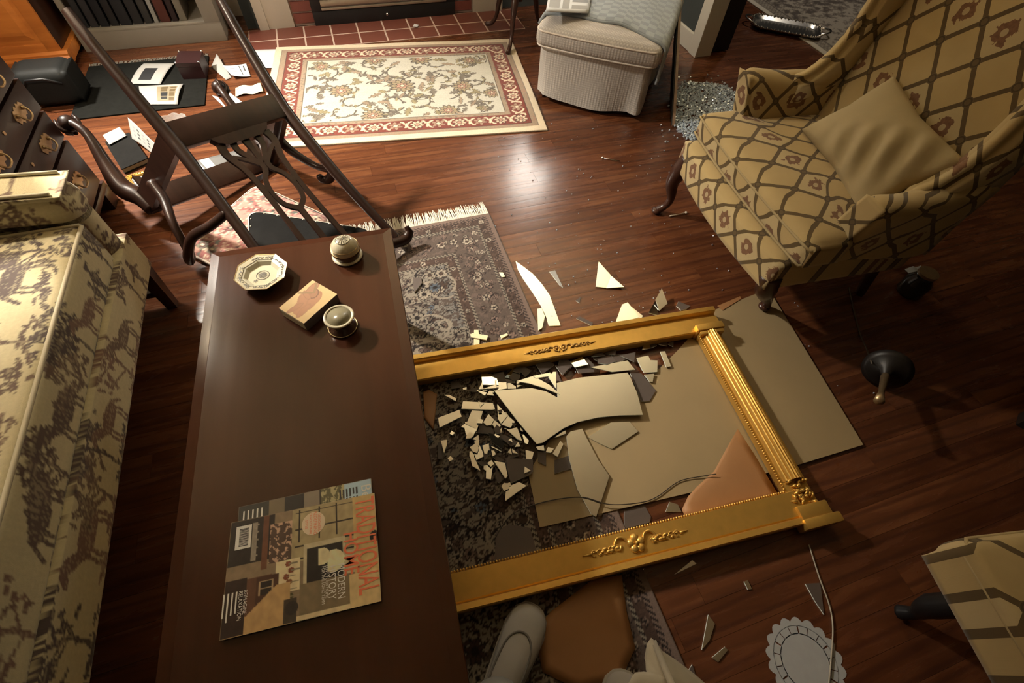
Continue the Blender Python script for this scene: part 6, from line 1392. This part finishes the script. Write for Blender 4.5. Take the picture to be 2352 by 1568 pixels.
sheet('torn_paper', 'torn grey paper at the edge of the black album', 'paper', gq([(283, 384), (322, 372), (324, 380), (290, 390)], .006), MT['paper_grey'], zfun=lambda u, v: .006 * math.sin(u * 9) ** 2 + .001)
sheet('folder', 'grey folder with bright white strips seen through the chair frame', 'folder', gq([(436, 374), (552, 344), (572, 380), (480, 416)], .004), plain('grey_folder', (.10, .098, .095), .5), ink=[(.02, .13, .05, .98, MT['paper']), (.18, .36, .03, .98, MT['paper']), (.40, .98, .90, .98, MT['paper'])], zfun=lambda u, v: .003)
# black album
P = gq([(240, 325), (296, 303), (338, 362), (278, 388)], .03); c = sum(P, Vector()) / 4
alb = thing('photo_album', 'black photo album on the floor beside the chest', 'album', (c.x, c.y, 0)); pl = [(p.x - c.x, p.y - c.y) for p in P]
mesh_obj('back_cover', *prism(pl, .0005, .004), MT['blackcloth'], alb); mesh_obj('leaves', *prism([(a * .95, b * .95) for a, b in pl], .004, .024), MT['paper_grey'], alb); mesh_obj('front_cover', *prism(pl, .024, .028), MT['blackcloth'], alb)
# gilt picture frame
P = gq([(292, 405), (360, 385), (380, 432), (322, 455)], .018); c = sum(P, Vector()) / 4; pf = thing('picture_frame', 'small gilt picture frame lying under the tipped armchair', 'picture frame', (c.x, c.y, 0)); L = [p - c for p in P]
for i in range(4):
    a, b = L[i], L[(i + 1) % 4]; mb = MB(); mb.add(tube([Vector((a.x, a.y, .010)), Vector((b.x, b.y, .010))], .010, 8)); n = int((b - a).length / .012)
    for k in range(n): q = a.lerp(b, (k + .5) / n); mb.add(ball((q.x, q.y, .018), .005, 6, 4))
    mb.obj('frame_side', MT['gold'], pf, True)
nx, ny = 20, 20; V = [L[0].lerp(L[1], i / nx).lerp(L[3].lerp(L[2], i / nx), j / ny) for j in range(ny + 1) for i in range(nx + 1)]
A = np.array([(p.x, p.y, .006) for p in V]); g = fbm(A[:, 0], A[:, 1], 45, 3); colr = np.where((g > .1)[:, None], lin(176, 180, 184), lin(86, 88, 92))
I_ = np.arange(21 * 21).reshape(21, 21); FF = np.stack([I_[:-1, :-1].ravel(), I_[1:, :-1].ravel(), I_[1:, 1:].ravel(), I_[:-1, 1:].ravel()], 1).tolist(); mesh_obj('picture', A, FF, MT['print'], pf, attr=colr)
# little box with brass corner studs
zt = .09; P = [at(403, 149, zt), at(459, 147, zt), at(466, 120, zt), at(411, 121, zt)]; c = sum(P, Vector()) / 4; lb = thing('stud_box', 'small dark red box with bright corner studs on the floor', 'box', (c.x, c.y, .0085)); pl = [(p.x - c.x, p.y - c.y) for p in P]
bxm = plain('dark_red_leather', (.022, .006, .006), .4)
mesh_obj('body', *prism([(a * .97, b * .97) for a, b in pl], .0, .066), bxm, lb); ld = mesh_obj('lid', *prism(pl, .068, zt), bxm, lb)
for a, b in pl: mb = MB(); mb.add(ball((a * .93, b * .93, zt), .006, 8, 6)); mb.obj('stud', MT['silver'], ld, True)
# cut glass dish
c = at(404, 292, .02); cd = thing('glass_dish', 'scalloped cut glass dish standing behind the chair rail', 'dish', (c.x, c.y, 0))
V = []; F = []; n = 40
for r, z in ((.03, .003), (.045, .010), (.062, .040), (.070, .052), (.066, .052), (.056, .038), (.040, .014), (.0, .010)):
    for j in range(n): a = 6.283 * j / n; rr = r * (1 + (.06 * abs(math.sin(j * math.pi / 5)) if r > .04 else 0)); V.append((rr * math.cos(a), rr * math.sin(a), z + (.006 * abs(math.sin(j * math.pi / 5)) if r > .06 else 0)))
for i in range(7):
    for j in range(n): F.append((i * n + j, i * n + (j + 1) % n, (i + 1) * n + (j + 1) % n, (i + 1) * n + j))
F.append(tuple(range(n))[::-1]); mesh_obj('bowl', V, F, MT['glass'], cd, math.radians(30))
# black bag with beige side
c = at(150, 232); bg = thing('black_bag', 'black rounded bag with beige side panel by the chest', 'bag', (c.x - .01, c.y + .01, .0085), RA)
V, F, B = rbox(.13, .10, .09, .05, 16, 14, 12, fn=lambda o, p: o + Vector((0, 0, .092))); mesh_obj('body', V, F, plain('black_leather', (.010, .0105, .010), .6, bump=.2, bscale=120, spec=.15), bg, True)
V, F, B = rbox(.05, .035, .085, .03, 8, 8, 10, fn=lambda o, p: o + Vector((-.145, -.11, .090))); mesh_obj('side_panel', V, F, plain('beige_canvas', (.22, .19, .15), .8), bg, True)
mb = MB(); mb.add(tube([(-.08, -.100, .12), (-.05, -.115, .155), (.03, -.115, .155), (.09, -.100, .12)], .006, 8)); mb.obj('handle', MT['black'], bg, True)
# tiny things on the wooden floor
def spoon(name, label, a, b, r, mat):
    p, q = at(*a, r), at(*b, r); d = q - p; o = thing(name, label, 'spoon', (p.x, p.y, 0)); mb = MB(); mb.add(tube([(0, 0, r), (d.x * .6, d.y * .6, r * .8), (d.x, d.y, r)], [r * .55, r * .3, r * .45], 8)); mb.obj('handle', mat, o, True); mb = MB(); mb.add(ball((d.x, d.y, r), r * 1.3, 10, 6, (1, 1, .6))); mb.obj('bowl', mat, o, True); return o
spoon('salt_spoon', 'tiny bone-white salt spoon on the floor by the wing chair foot', (1538, 496), (1576, 488), .006, plain('bone', (.60, .52, .42), .4))
spoon('salt_spoon', 'tiny silver spoon on the floor in front of the cream seat', (1424, 370), (1384, 362), .006, MT['silver'])
c = at(1607, 437); kb = thing('brass_knob', 'small shiny knob on the floor under the wing chair edge', 'knob', (c.x, c.y, 0)); mb = MB(); mb.add(lathe([(0, 0), (.010, 0), (.011, .004), (.006, .008), (.009, .013), (.013, .019), (.009, .025), (0, .027)], 14)); mb.obj('turned_body', MT['silver'], kb, True); mb = MB(); mb.add(lathe([(0, .027), (.004, .027), (.003, .031), (0, .031)], 10)); mb.obj('tip', MT['brass'], kb, True)
ground_poly('ash_chip', 'small white chip lying on the hearth tiles', 'chip', [(948, 60), (952, 54), (962, 57), (958, 61)], .0125, .004, MT['paper'])

# ------------------------------------------------------------------ near-black corner right of the wing chair
lmp = thing('toppled_lamp', 'dark round lamp base lying on its side in the black corner', 'lamp', at(2005, 870), math.radians(-40))
mb = MB(); v, f = lathe([(0, 0), (.075, 0), (.078, .008), (.06, .020), (.02, .030), (.012, .06), (0, .06)], 28); mb.add(xf((v, f), Matrix.Translation((0, 0, .078)) @ Matrix.Rotation(math.radians(72), 4, 'X'))); mb.obj('base', plain('dark_bronze', (.015, .012, .010), .45, .3), lmp, True)
mb = MB(); mb.add(xf(lathe([(0, .061), (.012, .061), (.014, .075), (.009, .20), (.016, .26), (0, .26)], 14), Matrix.Translation((0, 0, .078)) @ Matrix.Rotation(math.radians(72), 4, 'X'))); mb.obj('column', MT['brass'], lmp, True)
cable('plug_cord', 'thin cord leading up from the toppled lamp base', 'cord', [at(2003, 835, .10), at(1990, 800, .03), at(1975, 765, .004), at(1962, 715, .004), at(1950, 660, .004)], .003, plain('brown_cord', (.09, .07, .05), .5))
for px, lab in (([(2032, 588), (2062, 562), (2072, 590), (2058, 612)], 'white cloth scrap behind the wing chair arm'), ([(2078, 618), (2112, 612), (2134, 638), (2108, 648)], 'pale cloth scrap by the dark cabinet behind the wing chair')):
    o = sheet('cloth_scrap', lab, 'cloth', gq(px, .02), MT['paper_grey'], zfun=lambda u, v: .012 * math.sin(u * 4) ** 2)
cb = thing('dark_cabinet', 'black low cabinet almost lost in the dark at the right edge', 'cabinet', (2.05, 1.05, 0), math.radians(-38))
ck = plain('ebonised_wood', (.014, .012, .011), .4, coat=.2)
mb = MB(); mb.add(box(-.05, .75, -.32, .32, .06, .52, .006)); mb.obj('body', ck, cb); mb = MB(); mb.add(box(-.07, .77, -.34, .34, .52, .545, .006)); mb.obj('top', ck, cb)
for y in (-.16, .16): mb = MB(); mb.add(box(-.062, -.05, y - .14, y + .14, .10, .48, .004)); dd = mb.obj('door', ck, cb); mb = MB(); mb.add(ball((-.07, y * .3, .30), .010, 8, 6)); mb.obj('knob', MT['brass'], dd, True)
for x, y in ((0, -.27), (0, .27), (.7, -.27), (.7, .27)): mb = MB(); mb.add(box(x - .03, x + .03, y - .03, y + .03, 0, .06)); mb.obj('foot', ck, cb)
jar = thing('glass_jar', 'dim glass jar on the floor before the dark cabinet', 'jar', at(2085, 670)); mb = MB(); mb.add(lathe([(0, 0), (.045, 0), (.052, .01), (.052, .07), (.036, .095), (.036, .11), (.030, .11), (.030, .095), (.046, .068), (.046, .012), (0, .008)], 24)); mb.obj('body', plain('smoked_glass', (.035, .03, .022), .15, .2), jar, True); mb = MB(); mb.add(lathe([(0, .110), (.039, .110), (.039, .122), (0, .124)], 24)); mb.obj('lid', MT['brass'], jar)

# ------------------------------------------------------------------ the person taking the photograph
def skinned(name, joints, edges, mat, parent, sub=2):
    me = bpy.data.meshes.new(name); me.from_pydata([j[0] for j in joints], edges, []); me.materials.append(mat)
    o = link(bpy.data.objects.new(name, me)); sk = o.modifiers.new('skin', 'SKIN'); sk.use_smooth_shade = True
    for i, j in enumerate(joints):
        d = me.skin_vertices[0].data[i]; r = j[1]; d.radius = (r, r) if not isinstance(r, tuple) else r; d.use_root = (i == 0)
    s = o.modifiers.new('sub', 'SUBSURF'); s.levels = sub; s.render_levels = sub
    dg = bpy.context.evaluated_depsgraph_get(); me2 = bpy.data.meshes.new_from_object(o.evaluated_get(dg)); o.modifiers.clear(); o.data = me2
    for p in me2.polygons: p.use_smooth = True
    if parent: o.parent = parent
    return o
skin = plain('skin', (.50, .30, .21), .5); robe = plain('cream_robe_cloth', (.50, .46, .37), .9, 0, .1, 20, bump=.3, bscale=90); trou = plain('light_grey_trousers', (.34, .34, .33), .85, 0, .1, 20, bump=.2, bscale=90)
LF, RF = at(1182, 1500), at(1420, 1700)
tdir = (at(1200, 1452) - at(1162, 1545)); tdir.z = 0; tdir.normalize()
per = thing('person', 'person in pale slippers, grey trousers and cream robe at the bottom edge', 'person', (LF.x, -.30, .006))
oL = Vector((-LF.x, .30, 0))
def pp(x, y, z): return (x - LF.x, y + .30, z)
hl = Vector((LF.x, LF.y, 0)) - tdir * .11; hr = Vector((LF.x + .24, -.22, 0))
J = [(pp(LF.x + .10, -.46, .93), (.15, .11)), (pp(LF.x + .02, -.45, .86), .095), (pp(LF.x + .015, -.28, .50), .062), (pp(hl.x, hl.y - .03, .10), .045), (pp(LF.x + .18, -.46, .86), .095), (pp(LF.x + .22, -.36, .50), .062), (pp(hr.x, hr.y - .03, .10), .045),
     (pp(LF.x + .10, -.47, 1.15), (.15, .10)), (pp(LF.x + .10, -.46, 1.36), (.16, .10)), (pp(LF.x + .10, -.44, 1.50), .05), (pp(LF.x + .10, -.42, 1.62), (.075, .09)), (pp(LF.x + .10, -.41, 1.72), (.07, .085)),
     (pp(LF.x - .08, -.46, 1.40), .055), (pp(LF.x - .16, -.46, 1.13), .042), (pp(LF.x - .17, -.40, .90), .030), (pp(LF.x + .28, -.46, 1.40), .055), (pp(LF.x + .36, -.46, 1.13), .042), (pp(LF.x + .37, -.40, .90), .030)]
skinned('body', J, [(0, 1), (1, 2), (2, 3), (0, 4), (4, 5), (5, 6), (0, 7), (7, 8), (8, 9), (9, 10), (10, 11), (8, 12), (12, 13), (13, 14), (8, 15), (15, 16), (16, 17)], skin, per)
for s, cx, cy in ((-1, LF.x - .17, -.385), (1, LF.x + .37, -.385)):
    Jh = [(pp(cx, cy, .885), (.020, .032)), (pp(cx, cy + .008, .83), (.015, .036))]; Eh = [(0, 1)]
    for k in range(4):
        b = len(Jh); f_ = (k - 1.5) * .019; l_ = (.9, 1.0, .96, .8)[k]
        Jh += [(pp(cx, cy + .010 + f_, .795), .009), (pp(cx + s * -.004, cy + .014 + f_, .795 - .034 * l_), .008), (pp(cx - s * .012, cy + .016 + f_, .795 - .062 * l_), .007)]; Eh += [(1, b), (b, b + 1), (b + 1, b + 2)]
    b = len(Jh); Jh += [(pp(cx - s * .004, cy + .045, .855), .010), (pp(cx - s * .008, cy + .058, .825), .009)]; Eh += [(0, b), (b, b + 1)]
    skinned('hand', Jh, Eh, skin, per, 1)
    pts = spline([pp(LF.x + .10 + s * .17, -.46, 1.41), pp(LF.x + .10 + s * .25, -.46, 1.14), pp(LF.x + .10 + s * .27, -.41, .93)], 6)
    mb = MB(); mb.add(tube(pts, [r_ + .003 * math.sin(q_ * 2.1) for q_, r_ in enumerate(lerpl([.075, .064, .056], len(pts)))], 14)); mb.obj('sleeve', robe, per, True)
hx_, hy_ = LF.x + .10, -.415
mb = MB(); mb.add(ball((hx_ - LF.x, hy_ - .02 + .30, 1.695), .098, 16, 12, (.86, 1.0, .92))); mb.obj('hair', plain('brown_hair', (.05, .03, .018), .7, bump=.4, bscale=150), per, True)
mb = MB()
for s in (-1, 1): mb.add(ball((hx_ + s * .030 - LF.x, hy_ + .092 + .30, 1.655), .010, 8, 6)); mb.add(ball((hx_ + s * .082 - LF.x, hy_ - .01 + .30, 1.645), .020, 8, 6, (.4, .8, 1.3)))
mb.add(tube([pp(hx_, hy_ + .088, 1.655), pp(hx_, hy_ + .112, 1.618)], [.007, .012], 8)); mb.add(tube([pp(hx_ - .024, hy_ + .084, 1.585), pp(hx_, hy_ + .092, 1.584), pp(hx_ + .024, hy_ + .084, 1.585)], [.004, .007, .004], 8)); mb.obj('face_features', skin, per, True)
for hx, ft, dr in ((hl, LF, tdir), (hr, hr + Vector((0.03, .11, 0)), Vector((.2, .98, 0)).normalized())):
    sd = Vector((dr.y, -dr.x, 0)); c0 = hx - dr * .04; V = []; rings_ = []
    for t_, w, h in ((0, .032, .055), (.03, .040, .075), (.09, .044, .085), (.14, .050, .072), (.19, .054, .058), (.23, .051, .048), (.252, .042, .042), (.264, .028, .034), (.270, .010, .022)):
        r_ = []
        for k in range(14):
            a = 2 * math.pi * k / 14; x = w * math.cos(a); z = max(.004, h * .5 + h * .5 * math.sin(a)); q = c0 + dr * t_ + sd * x; r_.append(pp(q.x, q.y, z + .0045))
        rings_.append(r_)
    mb = MB(); mb.add(loft(rings_)); sh = mb.obj('slipper', plain('pale_slipper', (.42, .40, .38), .8, 0, .08, 20), per, True)
    mb = MB(); pl_ = []
    for t_, w in ((.0, .036), (.06, .046), (.15, .054), (.21, .057), (.25, .047), (.27, .028), (.276, .010)): pl_.append((t_, w))
    poly = [(c0 + dr * t_ + sd * w) for t_, w in pl_] + [(c0 + dr * t_ - sd * w) for t_, w in pl_[::-1]]
    mb.add(prism([pp(p.x, p.y, 0)[:2] for p in poly], .0006, .010)); mb.obj('sole', plain('white_sole', (.50, .48, .45), .7), sh, False)
    def top_of(t_, x):
        w, h = np.interp(t_, [0, .03, .09, .14, .19, .23, .252, .264], [.032, .040, .044, .050, .054, .051, .042, .028]), np.interp(t_, [0, .03, .09, .14, .19, .23, .252, .264], [.055, .075, .085, .072, .058, .048, .042, .034])
        return c0 + dr * t_ + sd * x + Vector((0, 0, .0055 + h * .5 + h * .5 * math.sqrt(max(0, 1 - (x / w) ** 2))))
    pth = [top_of(t_, x) for t_, x in ((.02, .030), (.07, .036), (.12, .038), (.165, .034), (.19, .020), (.198, 0), (.19, -.020), (.165, -.034), (.12, -.038), (.07, -.036), (.02, -.030))]
    mb = MB(); mb.add(tube([pp(p.x, p.y, p.z) for p in spline(pth, 4)], .003, 6)); mb.obj('seam', plain('slipper_seam', (.20, .19, .18), .8), sh, True)
for i, (hp, kn, an, hx) in enumerate((((LF.x + .02, -.45, .90), (LF.x + .015, -.28, .50), (hl.x, hl.y - .01, .065), hl), ((LF.x + .18, -.46, .90), (LF.x + .22, -.36, .50), (hr.x, hr.y - .01, .065), hr))):
    pts = spline([pp(*hp), pp(*[(hp[k] + kn[k]) / 2 for k in range(3)]), pp(*kn), pp(*[(kn[k] + an[k]) / 2 for k in range(3)]), pp(*an)], 5); n = len(pts)
    mb = MB(); mb.add(tube(pts, [r + .004 * math.sin(k * 1.7) for k, r in enumerate(lerpl([.115, .10, .082, .072, .066], n))], 18)); mb.obj('trouser_leg', trou, per, True)
# robe: shoulders to hem, open front whose corner flares out
tip = at(1490, 1472, .66); rings_ = []
for z, rx, ry in ((1.44, .12, .10), (1.38, .20, .13), (1.15, .19, .135), (.98, .20, .14), (.85, .215, .15), (.74, .23, .165), (.66, .24, .17)):
    r_ = []
    for k in range(41):
        a = math.radians(-240 + 300 * k / 40) ; x, y = LF.x + .10 + rx * math.cos(a), -.46 + ry * math.sin(a)
        if k > 34 and z < .98: w = (k - 34) / 6 * (.98 - z) / .32; x += (tip.x - x) * w; y += (tip.y - y) * w
        r_.append(pp(x, y, z + .006 * math.sin(k * 1.3) * (1.45 - z)))
    rings_.append(r_)
V = [p for r_ in rings_ for p in r_]; F = [(i * 41 + j, i * 41 + j + 1, (i + 1) * 41 + j + 1, (i + 1) * 41 + j) for i in range(len(rings_) - 1) for j in range(40)]
o = mesh_obj('robe', V, F, robe, per, True); m = o.modifiers.new('thick', 'SOLIDIFY'); m.thickness = .008
tp = [at(1490, 1470, .66), at(1512, 1500, .655), at(1545, 1522, .65), at(1585, 1552, .645), at(1640, 1600, .64), at(1600, 1680, .66), at(1490, 1680, .70), at(1420, 1600, .70), at(1448, 1556, .69), at(1484, 1552, .67), at(1482, 1515, .66)]
cc = sum(tp, Vector()) / len(tp); V = [pp(*p) for p in tp] + [pp(cc.x, cc.y, cc.z + .02)]; k = len(tp)
F = [(i, (i + 1) % k, k) for i in range(k)]; o = mesh_obj('robe_corner', V, F, robe, per, True); m = o.modifiers.new('sub', 'SUBSURF'); m.subdivision_type = 'SIMPLE'; m.levels = m.render_levels = 2; m = o.modifiers.new('thick', 'SOLIDIFY'); m.thickness = .006
